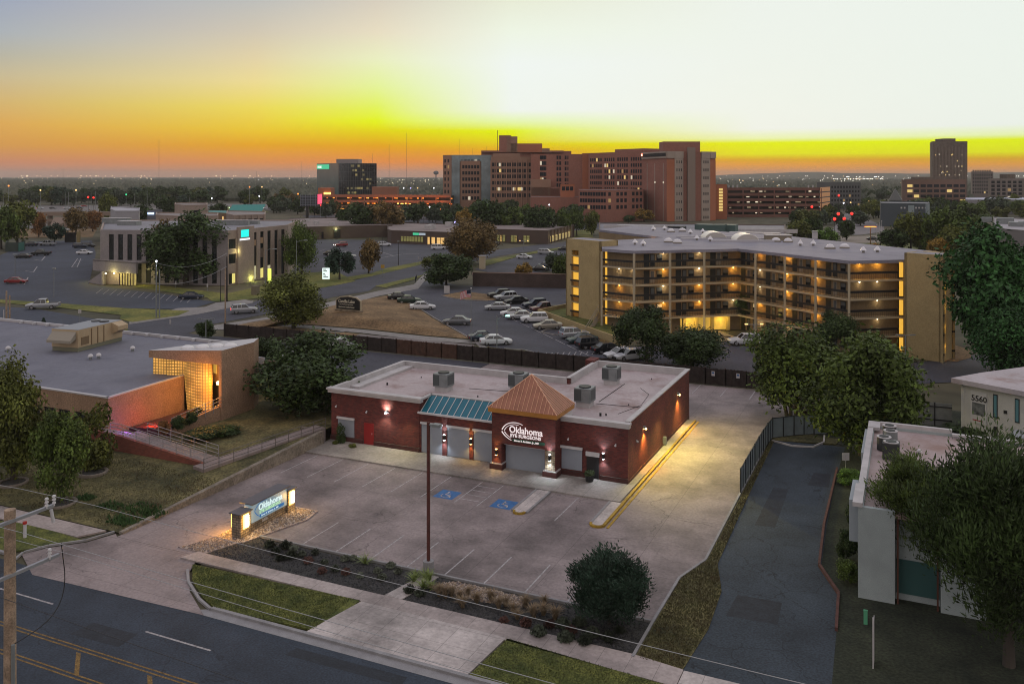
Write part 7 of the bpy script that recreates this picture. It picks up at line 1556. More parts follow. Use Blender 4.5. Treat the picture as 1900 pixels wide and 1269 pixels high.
    if kind == 'pickup': ext.append(('bed', MB().box(-2.7,-.85,-.82,.82,1.165,1.172).build('bed', TRM, link=False)))
    bm_ = MB().box(L2-.12,L2+.03,-W*.6,W*.6,.36,.52).build('bumper', TRM, link=False)
    VEH[kind] = dict(base=[parts['body'].data,parts['windows'].data,parts['roof'].data],wheel=wm_.data,rim=rm_.data,hl=hl.data,tl=tl.data,wx=wx,wy=W-.12,r=r_,L=D['L'],W=W,ext=[(n_,o_.data) for n_,o_ in ext],bumper=bm_.data)
for k_ in ('sedan','suv','van','pickup'): vehicle(k_)
def car(kind, u, v, ang, col, label, lit=None, name=None, z=.02, grp='parked and passing cars', detail=True):
    V = VEH[kind]; q = G(u,v,0); q.z = z; nm = name or {'sedan':'car','suv':'suv','van':'minivan','pickup':'pickup_truck'}[kind]
    t = thing(nm, label, {'sedan':'car','suv':'suv','van':'minivan','pickup':'pickup truck'}[kind], q, DIR(ang), grp)
    def add(n_, me, par, loc=(0,0,0), mt_=None):
        o = bpy.data.objects.new(n_, me); COL.objects.link(o); o.parent = par; o.location = loc
        if mt_: setmat(o, mt_)
        return o
    for n_, me in zip(('body','windows','roof'), V['base']): add(n_, me, t, mt_=PT[col] if n_ != 'windows' else None)
    for n_, me in V['ext']: add(n_, me, t)
    for sx in (-1,1):
        for sy in (-1,1):
            w_ = add('wheel', V['wheel'], t, (sx*V['wx'],sy*V['wy'],V['r']))
            if detail: add('rim', V['rim'], w_)
    for sy in (-1,1):
        add('headlight', V['hl'], t, (0,sy*V['W']*.68,0), HLE if lit and 'h' in lit else HL); add('taillight', V['tl'], t, (0,sy*V['W']*.72,0), TLE if lit and 't' in lit else TL)
    if detail: add('bumper', V['bumper'], t)
    return t
A0 = 201
for a in [
 ('suv',926,552,A0,'black','black suv at the back of the apartment lot beside the silver suv'),('suv',938,557,A0,'silver','silver suv parked next to the black one at the back of the apartment lot'),('sedan',957,563.5,A0+2,'black','black sedan behind the pale sedan near the flagpole row'),
 ('sedan',923,575,A0-18,'silver','pale silver sedan at the left end of the middle row'),('suv',992,571,A0,'navy','dark suv parked behind the middle row of pale cars'),('pickup',1012,579,A0,'maroon','maroon and silver pickup nose-in behind the low stucco wall end'),
 ('sedan',953,586,A0-18,'white','white sedan under the green-tinged lot lamp'),('sedan',966,592,A0-16,'silver','silver hatchback between the white sedan and the white crossover'),('suv',991,598,A0-16,'white','white crossover in the middle of the row'),
 ('sedan',1016,610,A0-14,'beige','beige sedan at the end of the row beside the curved island'),('suv',1066,627,180+A0,'silver','silver suv at the head of the front row'),('sedan',1080,636,A0,'teal','dark teal sedan beside the silver suv in the front row'),
 ('suv',1098,646,180+A0,'black','black suv in the front row by the stucco wall'),('sedan',1128,654,180+A0,'black','black sedan in the front row, right of the black suv'),('sedan',1152,664,200,'white','white sedan at the end of the front row by the dark tree'),('sedan',1170,667,200,'white','white car almost hidden by the dark tree'),
 ('sedan',848,602,A0-28,'grey','grey sedan parked alone at the edge of the dry mound'),('sedan',898,632,14,'navy','dark sedan beside the white sedan near the wooden fence'),('sedan',920,639,8,'white','white sedan close to the wooden fence and the lamp post'),
 ('sedan',741,556,10,'black','black sedan at the top of the dry mound, left one'),('sedan',759,562,8,'green','dark green sedan between the black and the white sedans'),('sedan',784,574,6,'white','white sedan on the right of the two dark ones'),
 ('suv',1381,640,A0-20,'white','white suv by the apartment entrance island'),
 ('pickup',80,573,A0-10,'silver','silver pickup on the drive between the two left parking lots'),('sedan',355,555,8,'navy','dark sedan alone in the front lot of the precast office'),('sedan',30,526,4,'red','dark red sedan at the left edge of the office lot'),
 ('pickup',76,474,180,'black','black pickup in the far left lot'),('sedan',43,479,178,'black','low black car beside the black pickup'),('sedan',157,472,6,'white','white sedan beside the precast office left wall'),
 ('suv',57,457,170,'navy','dark suv near the bin enclosure in the far left lot'),('pickup',88,456,175,'silver','silver pickup parked by the dark lopsided tree'),('suv',149,460,10,'navy','navy suv behind the white sedan at the office'),('suv',164,459,12,'black','black suv next to the navy one at the office'),('sedan',126,428,178,'white','small white car on the far left road'),
 ('sedan',614,474,14,'black','dark sedan behind the small dark tree in the medical lot'),('sedan',623,477,12,'silver','pale sedan half hidden by the small dark tree'),('pickup',643,480,12,'silver','silver pickup right of the small dark tree'),('suv',713,457,20,'white','white and dark jeep-like car in the medical lot'),('van',814,463,8,'white','white van at the right end of the medical lot'),
 ('sedan',973,480,-14,'white','white sedan on the far side street verge'),('van',1013,472,-12,'silver','silver minivan on the far side street verge'),('sedan',1048,465,170,'black','dark car cut by the left stair tower'),('sedan',1004,503,-8,'black','black coupe behind the golden tree'),('sedan',1014,497,-8,'navy','dark sedan behind the black coupe'),('sedan',917,455,172,'black','dark car passing the orange-brown tree'),
 ('van',632,650,10,'white','white van behind the wooden fence, only its roof showing'),
 ('sedan',1620,446,-8,'black','dark sedan under the orange street lamp'),('sedan',1650,420,0,'silver','silver car on the cross street below the slate building')]:
    car(*a, detail=a[2] > 540)
car('suv',453,581,22,'silver','silver car driving along the street with red tail lights on',lit='t'); car('suv',632,458,215,'red','red car with glowing headlights in the medical lot',lit='h',detail=False); car('sedan',1659,419,178,'red','car with red lights on the cross street below the slate building',lit='t',detail=False)
for i,(u,v,c_,l,lab) in enumerate(((75,388,'silver','t','pale car with red lights first on the highway at left'),(98,388,'black',None,'dark car on the highway, second from the left'),(124,388,'silver','t','car with red tail lights in the middle of the highway group'),(148,387.5,'black','t','dark car near the right of the highway group'),(157,384,'red','t','red-lit car at the right end of the highway group'),
    (411,382,'red','t','red car left of the restaurant windows'),(464,382,'red','t','red car right of the restaurant windows'),(495,388,'white','h','car with bluish headlights beyond the slotted wing'),(568,391,'white','h','white car in the lot behind the billboard, left one'),(545,384,'silver',None,'pale car in the lot behind the billboard, right one'))):
    car('sedan',u,v,0 if l!='h' else 200,c_,lab,lit=l,detail=False,z=.1)
# ============================================================ fences
FD = mat('fence_dark', (.035,.026,.024), .95, var=.35, scale=1.5); FB = mat('fence_brown', (.085,.045,.032), .95, var=.3, scale=1.5)
for mm_ in (FD,FB): ribs(mm_,0,.14,str_=.9)
fc = thing('wooden_fence', 'long dark wooden board fence behind the clinic with one browner section', 'fence', (-20,36.6,0))
x = -76.0; i = 0
while x < 9:
    brn = -45.5 < x+1.2 < -35.5; h = 2.0+rnd.uniform(-.04,.04); o = MB()
    xx = x
    while xx < x+2.4-.01: o.box(xx,xx+.135,36.6,36.63,.05,h+rnd.uniform(-.03,.03)); xx += .14
    o.build('panel', FB if brn else FD, fc, world=True); MB().box(x-.06,x+.06,36.64,36.76,0,h+.08).build('post', FB, fc, world=True); x += 2.4; i += 1
for x,lab in ((-.6,'left'),(2.3,'middle'),(5.2,'right')):
    t = thing('reserved_sign', f'small white parking sign on the dark fence behind the lot, {lab} of three', 'sign', (x,36.5,1.4), 0, 'small signs on the back fence'); MB().box(-.2,.2,0,.03,-.28,.28).build('plate', COPE, t); MB().box(-.12,.12,-.012,-.001,-.02,.18).build('symbol', BLU, t)
bw_ = thing('dark_brick_wall', 'dark brick wall along the back of the apartment lot', 'wall', G(960,533)); MB().wall(G(877,531),G(1052,535),0,3.0,.3).build('wall_face', brick('dark_wall_brick',(.075,.05,.045),(.05,.035,.03),(.05,.04,.04)), bw_, world=True); MB().wall(G(877,531),G(1052,535),3.002,3.12,.4,-.05).build('coping', mat('coping_brown',(.18,.12,.09),.8), bw_, world=True)
pf = thing('glass_panel_fence', 'dark metal fence with pale translucent panels between the lot and the dark drive', 'fence', (8.6,10,0)); FM_ = mat('fence_metal', (.03,.035,.04), .5, metal=.3); FP = mat('pale_panel', (.17,.21,.23), .35, var=.15, scale=1)
q = [(8.62,1.8),(8.62,4.1),(8.62,6.4),(8.62,8.7),(8.62,11.0),(8.65,13.3),(8.72,15.6),(8.85,17.7),(10.6,19.4),(12.3,20.6),(14.6,21.6),(17,22.4),(19.4,23.2)]
for a,b in zip(q,q[1:]):
    MB().box(a[0]-.05,a[0]+.05,a[1]-.05,a[1]+.05,0,2.05).build('post', FM_, pf, world=True); MB().wall(a,b,.12,1.9,.02,.02).build('panel', FP, pf, world=True); MB().wall(a,b,1.9,1.97,.06).wall(a,b,.06,.12,.06).wall(Vector(a).lerp(Vector(b),.48),Vector(a).lerp(Vector(b),.52),.12,1.9,.05,-.02).build('rail', FM_, pf, world=True)
wf = thing('pale_board_fence', 'pale board fence with dark posts beside the banner office', 'fence', C(40,88,0)); a,b = C(33,90.5), C(43.6,86.5); n_ = 7
for i in range(n_):
    p,q_ = a.lerp(b,i/n_), a.lerp(b,(i+1)/n_); MB().wall(p,q_,.1,2.3,.04).build('panel', mat('pale_boards',(.16,.17,.17),.9,var=.15,scale=2), wf, world=True); MB().wall(p,p.lerp(q_,.07),0,2.4,.12,-.1).build('post', BLK, wf, world=True); MB().wall(p,q_,1.9,2.0,.05,-.06).wall(p,q_,.6,.7,.05,-.06).build('rail', BLK, wf, world=True)
tag(MB().wall(C(30,91),C(44,91),0,.5,6).build('shed_roof', mat('shed_brown',(.035,.02,.018),.9)), 'dark brown low shed roof behind the pale board fence', 'shed')
# ============================================================ signs, poles and lamps
sg = thing('apartment_sign', 'black arched sign panel on a stone base on the dry mound', 'monument sign', G(645,584,.6)); q = G(645,584,.6); d = (G(668,586,.6)-G(622,582,.6)).normalized(); a = q-d*2.5; b = q+d*2.5
MB().wall(a-d*.3,b+d*.3,.3,1.4,.7).build('stone_base', STONE, sg, world=True)
m = MB(); n0_ = Vector((-d.y,d.x,0)); prof = [(0,1.5),(5,1.5),(5,3.0),(4.2,3.5),(2.5,3.72),(.8,3.5),(0,3.0)]
def profwall(m, prof, off, t): 
    vs = [a+d*s+n0_*off+Vector((0,0,z_-a.z)) for s,z_ in prof]+[a+d*s+n0_*(off+t)+Vector((0,0,z_-a.z)) for s,z_ in prof]; n = len(prof); m.add(vs,[tuple(range(n)),tuple(reversed(range(n,2*n)))]+[((i+1)%n,i,n+i,n+(i+1)%n) for i in range(n)])
profwall(m, prof, .1, .4); m.build('panel', mat('sign_black',(.012,.012,.013),.5), sg, world=True)
m = MB(); profwall(m, [(-.18,1.4),(5.18,1.4),(5.18,3.1),(4.3,3.66),(2.5,3.9),(.7,3.66),(-.18,3.1)], .14, .3); m.build('frame', COLM, sg, world=True)
SCR = mat('sign_cream',(.55,.52,.42),.6)
text('sign_lettering','Candle Lake',a+d*.45+n0_*.05+Vector((0,0,2.65-a.z)),d,(0,0,1),.78,SCR,sg,.05,xs=.9)
text('sign_lettering','1 & 2 Bedroom Apartments',a+d*.7+n0_*.05+Vector((0,0,2.28-a.z)),d,(0,0,1),.26,SCR,sg,.03); text('sign_lettering','Apartments Leasing Center',a+d*.5+n0_*.05+Vector((0,0,1.8-a.z)),d,(0,0,1),.36,SCR,sg,.03,xs=.85)
for a_ in [(616,591,'green','shrub at the left foot of the black arched sign'),(668,592,'dark','shrub at the right foot of the black arched sign'),(640,594,'dark','shrub in the middle foot of the black arched sign')]: tree('bush',a_[0],a_[1],a_[1]-9,16,a_[2],a_[3],name='shrub',z=.3)
# flag
fl = thing('flagpole', 'tall thin flagpole with a small United States flag in the apartment lot', 'flagpole', G(874,645)); q = G(874,645); Yf = FPX*CH/(645-HZ); ztop = ZA(536,Yf)
MB().tube(q,q+Vector((0,0,ztop)),.06,.04,8).build('pole', GREYM, fl, world=True); MB().sph((q.x,q.y,ztop+.08),.1,8,5).build('finial', WHM, fl, world=True)
fd = (C(-1,.15)-C(0,0)).normalized(); R_ = mat('flag_red',(.38,.03,.04),.8); Wt = mat('flag_white',(.5,.48,.5),.8); Bf = mat('flag_blue',(.01,.014,.04),.8); FW,FHt = 1.6,1.05
m = MB()
for st in range(13):
    for c_ in range(10):
        s0,s1 = c_/10,(c_+1)/10
        if st >= 6 and s0 < .39: m.cur = 2
        else: m.cur = 0 if st%2==0 else 1
        def fp(s,zf): w__ = .10*math.sin(s*7)*s; return q+fd*(s*FW)+Vector((-fd.y,fd.x,0))*w__+Vector((0,0,ztop-.15-FHt+zf*FHt-.28*s*s*FW))
        m.quad(fp(s0,st/13),fp(s1,st/13),fp(s1,(st+1)/13),fp(s0,(st+1)/13))
m.build('flag', [R_,Wt,Bf], fl, world=True)
# lamp posts
def post(label, u, vb, vt, kind='arm', ht=.09, lit=None, e=0, mt_=None, name='lamp_post', side=1, cat='lamp post', hs=.5):
    q = G(u,vb); Y = FPX*CH/(vb-HZ); zt = ZA(vt,Y); t = thing(name, label, cat, q, DIR(0)); mt_ = mt_ or GREYM
    MB().tube((0,0,0),(0,0,zt),ht,ht*.7,8).build('pole', mt_, t)
    if kind == 'arm':
        MB().path([(0,0,zt-.6),(side*.8,0,zt-.1),(side*2.0,0,zt)],.05,6).build('arm', mt_, t); h_ = MB().hexa([(side*1.8-.1,-.15,zt-.08),(side*2.6,-.15,zt-.08),(side*2.6,.15,zt-.08),(side*1.8-.1,.15,zt-.08),(side*1.8,-.1,zt+.1),(side*2.5,-.1,zt+.1),(side*2.5,.1,zt+.1),(side*1.8,.1,zt+.1)]).build('lamp_head', lit or GREYM, t); lp_ = (side*2.2,0,zt-.4)
    elif kind == 'twin':
        MB().box(-.9,.9,-.05,.05,zt-.05,zt+.03).build('arm', mt_, t)
        for s in (-1,1): MB().box(s*.95-(.18 if lit else .3),s*.95+(.18 if lit else .3),-.1,.1,zt-.02,zt+.1).build('lamp_head', lit or GREYM, t)
        lp_ = (0,0,zt-.5)
    elif kind == 'box': MB().box(-hs,hs,-hs*.5,hs*.5,zt-.12,zt+.12).build('lamp_head', lit or GREYM, t); lp_ = (0,0,zt-.5)
    elif kind == 'ball': MB().sph((0,0,zt+hs*.4),hs*.66,10,6).build('lamp_head', lit or GREYM, t); lp_ = (0,0,zt-.4)
    else: lp_ = (0,0,zt)
    if e: lamp(t, lp_, {'o':(1,.4,.08),'w':(.9,.92,1),'g':(.3,1,.8),'y':(1,.8,.4)}[e[0]], e[1], .15, world=False)
    return t
GRN = glow('lamp_green_white', (.35,1,.80), 3); PUR = glow('lamp_violet', (.5,.45,1), 2.2); ORG = glow('lamp_orange', (1,.25,.04), 2.6); GLW = glow('lamp_glare', (.9,.92,1), 3); GLY = glow('lamp_yellow', (1,.62,.22), 1.8); REDE = glow('lamp_red', (1,.03,.02), 1.8); GREE = glow('lamp_green', (.05,1,.4), 1.2)
post('grey lot lamp post with a greenish lit head beside the white sedan',922,655,586,'arm',.09,GRN,('g',60),side=.7)
post('twin-headed lamp post behind the wooden fence',622,652,616,'twin'); post('twin-headed lamp post behind the tan office roof',382,634,592,'twin'); post('twin-headed lamp post in the shade between the stair tower and the dark tree',1399,700,602,'twin',lit=GLY)
post('thin lamp post left of the right stair tower',1680,690,622,'twin')
post('bright lit lamp post in front of the large dark tree',290,590,486,'ball',.14,GLW,('w',300),hs=.28); post('plain pale steel pole beside the bright lamp post',296,590,500,'none',.12,name='steel_pole',cat='pole')
post('wooden power pole with a transformer in front of the precast office',421,560,476,'none',.17,mt_=mat('pole_dark',(.03,.025,.022),.9),name='power_pole',cat='pole'); post('thin wooden pole by the street below the precast office',418,622,498,'none',.13,mt_=WOOD,name='power_pole',cat='pole'); post('short dark pole left of the power pole with a transformer',409,560,500,'none',.08,mt_=BLK,name='power_pole',cat='pole')
post('tall curved street lamp in front of the office window slots',492,530,462,'arm',.1,side=1); post('tall curved street lamp at the right end of the precast office',550,520,446,'arm',.1,side=1)
post('lot lamp post at the left of the office lot',28,512,472,'box',.09); post('lot lamp post in the middle of the office lot',100,552,498,'box',.08,hs=.35)
post('wooden pole at the far left edge behind the tan office, taller one',12,650,540,'none',.16,mt_=WOOD,name='power_pole',cat='pole'); post('wooden pole at the far left edge behind the tan office, right one',18,645,548,'none',.14,mt_=WOOD,name='power_pole',cat='pole'); post('thin pale pole at the far left edge in front of the silver pickup',7,652,575,'none',.08,mt_=COPE,name='steel_pole',cat='pole')
post('lamp post among the cars of the medical lot',709,470,440,'none',.12,mt_=BLK,name='steel_pole',cat='pole'); post('thin black lamp post on the medical lot verge',739,492,448,'box',.10,hs=.3,mt_=BLK); post('tall lamp post with a lit head above the golden tree',972,515,447,'twin',.10,lit=GLY)
post('orange glowing street lamp above the apartment roof',1615,466,421,'box',.18,ORG,('o',1200),hs=1.6,mt_=mat('pole_orange',(.2,.12,.06),.8)); 
for u,vb,vt,l in ((1627,450,418,'left'),(1632,448,414,'middle'),(1636,446,411,'right')): post(f'pale bollard-topped pole right of the orange street lamp, {l} of three',u,vb,vt,'ball',.12,COPE,hs=.3,mt_=COPE)
for u,vb,vt,l,k_ in ((661,425,417,'violet-glowing lamp left of the medical strip roof',PUR),(844,440,413.5,'violet-glowing lamp beside the orange-brown tree',PUR),(1019,418,381,'bright lamp above the trees below the hospital podium',GLW),(1151,410,388,'lit lamp post in front of the hospital lower wing',GLW),(1168,414,404.5,'orange lamp at the foot of the hospital lower wing',ORG)): post(l,u,vb,vt,'ball',.12,k_,hs=.55)
for u,v,l in ((1386,382,'leftmost'),(1452,382.5,'middle'),(1519,383.5,'rightmost')): post(f'bright white floodlight in front of the east garage, {l} of three',u,402,v,'ball',.25,GLW,hs=1.0)
for u,v,vb,l in ((1809,378,396,'left'),(1844,375,396,'right')): post(f'glaring white floodlight at right beyond the grove, {l} one',u,vb,v,'ball',.25,GLW,('w',2500),hs=1.3)
post('white lamp in front of the slate blue building',1654,418,396,'ball',.15,GLW,hs=.6); post('orange lamp at the right edge beside the olive trees',1897,396,379,'ball',.2,ORG,hs=.8)
for u,vb,vt,k_,l in ((75,392,354,GLY,'orange-lit highway lamp, first from the left'),(141,392,354,GLY,'orange-lit highway lamp, second from the left'),(16,392,346,ORG,'red-orange lamp above the trees at the far left'),(6,396,360,None,'plain highway pole at the far left'),(122,390,356,None,'plain highway pole, left of a group of three'),(127,390,357,None,'plain highway pole, middle of a group of three'),(169,391,356,None,'plain highway pole left of the green light'),(177,391,355,None,'plain highway pole right of the red traffic lights'),(234,390,362,GREE,'highway pole with a green light'),(250,392,358,None,'plain highway pole right of the green light'),(213,390,374.5,GLW,'white lamp left of the bank kiosk'),(290,391,377,ORG,'orange light beside the bank kiosk'),(273,394,352,None,'tall pole beside the bank kiosk'),(352,402,366,None,'pole with a small arm above the tan penthouse'),(393,384,369,GLW,'white lamp at the left end of the restaurant'),(481,384,365,GLW,'white lamp at the right end of the restaurant'),(486,384,348,GLY,'yellow lamp above the right end of the restaurant'),(463,384,348,ORG,'pinkish light on a pole above the restaurant'),(553,394,361,ORG,'orange lamp left of the billboard'),(480,350,334,GLW,'pale light in the far suburb')):
    post(l,u,vb,vt,'ball' if k_ else 'none',.16,k_,hs=.8)
for i,u in enumerate((648,661,679,690,699,706,712,719,724,737)): post(f'orange lamp on the roof of the west garage, {ordw[i]} from the left',u,388,349+(i*7)%4,'ball',.15,OR3 if i%2 else ORG,hs=.8)
for i,u in enumerate((749,762,775,805)): post(f'distant lamp right of the west garage roof lamps, {ordw[i]} from the left',u,366,350,'ball',.15,[GLW,PUR,GLY,GLW][i],hs=1.0)
for u,v,c_,l in ((797,385,GLW,'white lamp under the trees of the west garage'),(786,386,ORG,'small orange lamp under the trees of the west garage'),(817,389,ORG,'orange lamp under the trees nearest the hospital'),(595,382,REDE,'red lamp beside the pink panel')): post(l,u,412,v,'ball',.12,c_,hs=.55)
# traffic lights of the avenue
def signal(u,vb,vt,c_,label):
    q = G(u,vb); Y = FPX*CH/(vb-HZ); zt = ZA(vt,Y); t = thing('traffic_light', label, 'traffic light', q, DIR(0)); MB().tube((0,0,0),(0,0,zt),.12,n=6).build('pole', BLK, t); MB().box(-.35,.35,-.2,.2,zt-1.2,zt+.5).build('housing', BLK, t); MB().sph((0,-.35,zt),.7 if c_ is REDE else .5,10,6).build('lens', c_, t)
for i,a in enumerate([(1555,432,397,REDE,'red traffic light on the avenue, upper left one'),(1548,432,406.5,REDE,'red traffic light on the avenue, lowest left one'),(1566,430,406,REDE,'red traffic light on the avenue, small middle one'),(1580,425,396.5,REDE,'red traffic light on the avenue, right one'),(1556,400,363,REDE,'high red light beyond the end of the avenue'),(1506,410,384,REDE,'red light in front of the right end of the east garage'),(1602,395,381,GREE,'green traffic light left of the slate blue building'),(1612,392,374,GLY,'amber light above the green traffic light'),(1578,392,376,GLY,'yellowish lamp above the avenue'),(1565,392,377,GLW,'white-blue lamp above the avenue'),(164,392,366,REDE,'red traffic light over the highway, left one'),(174,392,367,REDE,'red traffic light over the highway, right one'),(583,410,372,REDE,'red light at the foot of the billboard')]): signal(*a)
# lit street sign, bins, small things
ls = thing('lit_street_sign', 'small white glowing sign box on legs by the small dark tree', 'sign', G(604,523)); q = G(604,523); MB().wall(q+DIRV(-1.4),q+DIRV(1.4),1.1,3.3,.4).build('lit_panel', glow('sign_box_white',(.85,1,.95),1.1), ls, world=True) if 'DIRV' in globals() else MB().wall(AT(598,FPX*CH/(523-HZ)),AT(611,FPX*CH/(523-HZ)),.6,3.2,.4).build('lit_panel', glow('sign_box_white',(.85,1,.95),1.1), ls, world=True)
m = MB(); Ys = FPX*CH/(523-HZ)-.05
for v_,u0,u1 in ((3.0,599.5,605),(2.6,600,607),(2.0,599.5,603),(1.6,600,605),(1.2,600,609)): m.wall(AT(u0,Ys),AT(u1,Ys),v_-.2,v_,.05)
m.build('lettering_rows', mat('letters_dark',(.05,.08,.08),.6), ls, world=True)
YSG = thing('yellow_glow_sign', 'narrow vertical yellow-green glowing sign by the precast office wall', 'sign', G(500,526)); q = G(500,526); MB().box(q.x-.35,q.x+.35,q.y-.2,q.y+.2,.2,3.4).build('lit_panel', glow('lime_panel',(.85,1,.12),1.4), YSG, world=True)
ps = thing('stone_pillar', 'pale stone gate pillar beside the orange-brown tree', 'pillar', G(895,499)); q = G(895,499); MB().box(q.x-.7,q.x+.7,q.y-.5,q.y+.5,0,3.4).build('shaft', COLM, ps, world=True); MB().box(q.x-.85,q.x+.85,q.y-.65,q.y+.65,3.402,3.6).build('cap', COPE, ps, world=True)
de = thing('bin_enclosure', 'dark green bin enclosure with a teal gate in the far left lot', 'bin enclosure', G(28,466)); q = G(28,466); MB().wall(AT(12,285),AT(34,285),0,3.0,.3).wall(AT(34,285),AT(47,292),0,3.0,.3).wall(AT(12,285),AT(16,300),0,3.0,.3).build('wall_face', mat('bin_green',(.035,.05,.045),.8), de, world=True); MB().wall(AT(33,284),AT(43,289),.2,2.8,.1,-.3).build('gate', mat('bin_teal',(.03,.12,.10),.6), de, world=True)
de = thing('dark_hoarding', 'dark board screen beside a pale post behind the precast office lot', 'screen', G(130,448)); MB().wall(AT(120,325),AT(140,325),0,3.6,.3).build('panel', BLK, de, world=True); MB().wall(AT(142,322),AT(148,322),0,4.2,.6).build('post', mat('post_tan',(.25,.2,.1),.8), de, world=True)
def rpsign(u,vb,label,h=2.2,mt_=None,w_=.3,hh=.45,cat='sign',nm='street_sign'):
    q = G(u,vb); t = thing(nm, label, cat, q, DIR(0)); MB().tube((0,0,0),(0,0,h),.035,n=6).build('post', GREYM, t); MB().box(-w_,w_,-.03,.0,h-hh*1.5,h+.1).build('plate', mt_ or COPE, t); return t
rpsign(1569,880,'small white notice on a post beside the dark drive',1.7,w_=.3,hh=.35); rpsign(148,612,'white sign on a thin post behind the air handler',3.2,w_=.25,hh=.35); rpsign(326,535,'small white sign on the office lawn',1.5,w_=.15); rpsign(385,540,'small white sign by the office corner lawn',1.5,w_=.15); rpsign(316,607,'short white marker post beyond the tan office roof',1.2,w_=.12)
rpsign(710,515,'yellow diamond sign on the far street verge',3.0,mat('sign_yellow',(.35,.22,.03),.6),w_=.45,hh=.5); rpsign(829,545,'white real estate sign at the apartment lot entrance',1.6,w_=.6,hh=1.0); rpsign(777,492,'tall thin sign post by the dark bushy tree',2.2,w_=.1)
pu = thing('utility_box', 'small tan utility box on the lawn by the precast office corner', 'utility box', G(474,547)); MB().box(-.7,.7,-.5,.5,0,1.9).build('cabinet', mat('box_tan',(.15,.13,.09),.8), pu)
gn = thing('cable_marker', 'small green marker post in the dark yard at lower right', 'marker post', G(1606,1158)); MB().box(-.1,.1,-.06,.06,0,.75).build('post', mat('marker_green',(.08,.30,.17),.6), gn); MB().box(-.11,.11,-.07,.07,.752,.80).build('cap', mat('marker_green',(.08,.30,.17),.6), gn)
yw = thing('white_yard_sign', 'tall narrow white board seen edge-on in the dark yard at lower right', 'sign', G(1620,1240)); Yw = FPX*CH/(1240-HZ); q = G(1620,1240); MB().hexa([tuple(p) for p in (q,q+Vector((.03,.05,0)),q+Vector((.03,.9,0)),q+Vector((0,.9,0)),q+Vector((0,0,2.3)),q+Vector((.03,.05,2.3)),q+Vector((.03,.9,2.3)),q+Vector((0,.9,2.3)))]).build('board', COPE, yw, world=True); MB().box(q.x-.03,q.x+.03,q.y-.05,q.y,0,2.6).build('post', COPE, yw, world=True)
# person on the path
pe_ = thing('person', 'distant person in dark clothes bending forward while walking on the path', 'person', G(771,525), DIR(60)); 
arm_ = bpy.data.meshes.new('body'); V_ = [(0,0,.95),(.05,0,1.2),(.22,0,1.42),(.30,0,1.52),(.36,0,1.66),(0,.1,.9),(.12,.11,.5),(-.02,.11,.08),(.12,.11,.04),(0,-.1,.9),(-.12,-.11,.5),(-.34,-.11,.12),(-.2,-.11,.05),(.22,.2,1.38),(.3,.24,1.1),(.45,.22,.9),(.22,-.2,1.38),(.12,-.26,1.1),(.22,-.26,.86)]
E_ = [(0,1),(1,2),(2,3),(3,4),(0,5),(5,6),(6,7),(7,8),(0,9),(9,10),(10,11),(11,12),(2,13),(13,14),(14,15),(2,16),(16,17),(17,18)]
arm_.from_pydata(V_,E_,[]); ob_ = bpy.data.objects.new('body', arm_); COL.objects.link(ob_); sk_ = ob_.modifiers.new('skin','SKIN'); 
for i,r_ in enumerate((.15,.14,.15,.07,.11,.10,.08,.05,.05,.10,.08,.05,.05,.07,.055,.04,.07,.055,.04)): arm_.skin_vertices[0].data[i].radius = (r_,r_)
arm_.skin_vertices[0].data[0].use_root = True; ob_.modifiers.new('sub','SUBSURF').levels = 1; arm_.materials.append(mat('dark_clothes',(.02,.022,.03),.9)); ob_.parent = pe_
MB().sph((.37,0,1.72),(.12,.1,.12),8,6).build('hair', BLK, pe_)
# radio masts and far water tower on the horizon
for u,vt,w_,l in ((295,259,.5,'left'),(722,268,.6,'grey'),(754,247,.5,'tallest'),(852,258,.5,'right')):
    Y = 700; w_ = .07; q = AT(u,Y); t = thing('radio_mast', {'left':'thin radio mast alone on the left horizon','grey':'faint radio mast left of the tallest one','tallest':'tallest thin radio mast between the glass office and the hospital','right':'thin radio mast just left of the hospital'}[l], 'radio mast', q, 0, 'radio masts on the horizon'); MB().box(-w_,w_,-w_,w_,0,ZA(vt,Y)).build('mast', mat('mast_grey',(.12,.09,.09),.8), t)
for i,(u,vt) in enumerate(((691,285),(877,276),(903,272),(117,315),(476,318),(560,300))):
    q = AT(u,700); t = thing('radio_mast', f'faint distant mast on the horizon, {ordw[i]} of the short ones', 'radio mast', q, 0, 'radio masts on the horizon'); MB().box(-.05,.05,-.05,.05,0,ZA(vt,700)).build('mast', mat('mast_grey',(.12,.09,.09),.8), t)
wt = thing('water_tower', 'tiny round water tower on the horizon left of the hospital', 'water tower', AT(809,2600)); zt = ZA(321,2600); MB().sph((0,0,zt),(8,8,6),12,8).build('tank', mat('tank_blue',(.06,.07,.09),.7), wt); MB().tube((0,0,0),(0,0,zt-4),1.6,n=8).build('stem', mat('tank_blue',(.06,.07,.09),.7), wt)
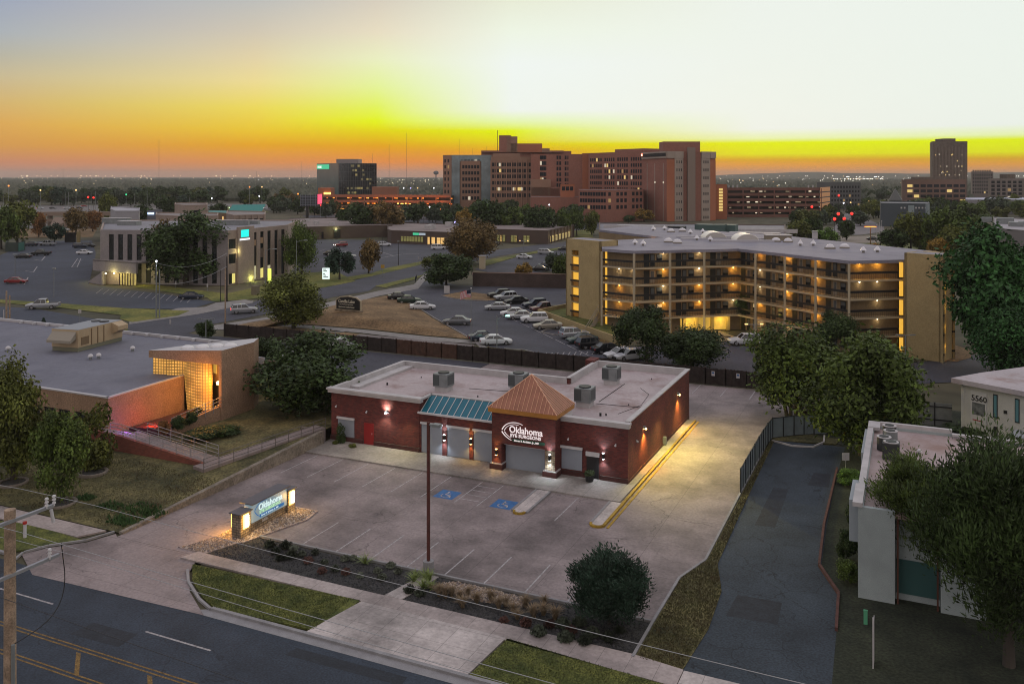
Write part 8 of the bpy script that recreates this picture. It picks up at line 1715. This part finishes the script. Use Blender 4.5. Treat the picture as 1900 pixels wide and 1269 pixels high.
# far town lights: one object each colour, uncountable sparkle
r = random.Random(5)
for nm,mt_,n,u0,u1,lab in (('town_lights',glow('town_white',(1,.95,.85),5),150,1330,1900,'scattered white lights of the far town on the right'),('town_lights',glow('town_warm',(1,.6,.25),4),60,1330,1900,'scattered warm lights of the far town on the right'),('town_lights',glow('town_left',(1,.75,.45),5),110,-20,640,'row of tiny lights along the left horizon'),('town_lights',glow('town_mid',(1,.85,.6),4),40,700,835,'tiny lights beyond the west garage')):
    m = MB()
    for i in range(n):
        u = r.uniform(u0,u1); Y = r.uniform(900,4200) if nm and u0>1000 else (r.uniform(3000,4300) if r.random()<.7 and u0<600 else r.uniform(1100,3000)); z_ = 13 if Y < 3600 else 20; s = Y*.00026*r.uniform(.6,1.4)
        if u0>1000 and r.random()<.4: u = r.uniform(1545,1640); Y = 2600+r.uniform(-60,60)
        m.sph(tuple(AT(u,Y,z_)),s,5,3)
    tag(m.build(nm, mt_), lab, kind='stuff')
# extra greenish lights row on the lawn by the restaurant
for i in range(9): q = G(413+i*6.2,388.5+(i%2)*.6); t = thing('garden_light', f'greenish lawn light below the restaurant, {ordw[i]} from the left', 'garden light', q, 0, 'greenish lights on the restaurant lawn'); MB().tube((0,0,0),(0,0,1),.1,n=5).build('stem', BLK, t); MB().sph((0,0,1.2),.35,6,4).build('bulb', glow('garden_green',(.6,1,.5),3), t)
# evening haze
hb = C(0,2100); mhz = bpy.data.materials.new('evening_haze'); mhz.use_nodes = True; nt = mhz.node_tree; nt.nodes.clear(); ou = nt.nodes.new('ShaderNodeOutputMaterial'); pv = nt.nodes.new('ShaderNodeVolumePrincipled'); pv.inputs['Density'].default_value = .0001; pv.inputs['Color'].default_value = (.68,.68,.64,1); pv.inputs['Anisotropy'].default_value = 0.0; nt.links.new(pv.outputs[0], ou.inputs['Volume'])
if HAZE:
    o = MB().prism([tuple(C(x,y))[:2] for x,y in ((-9100,-310),(9100,-310),(9100,9100),(-9100,9100))], -1.1, 61).build('haze', mhz); tag(o, 'thin evening haze over the town', kind='stuff')
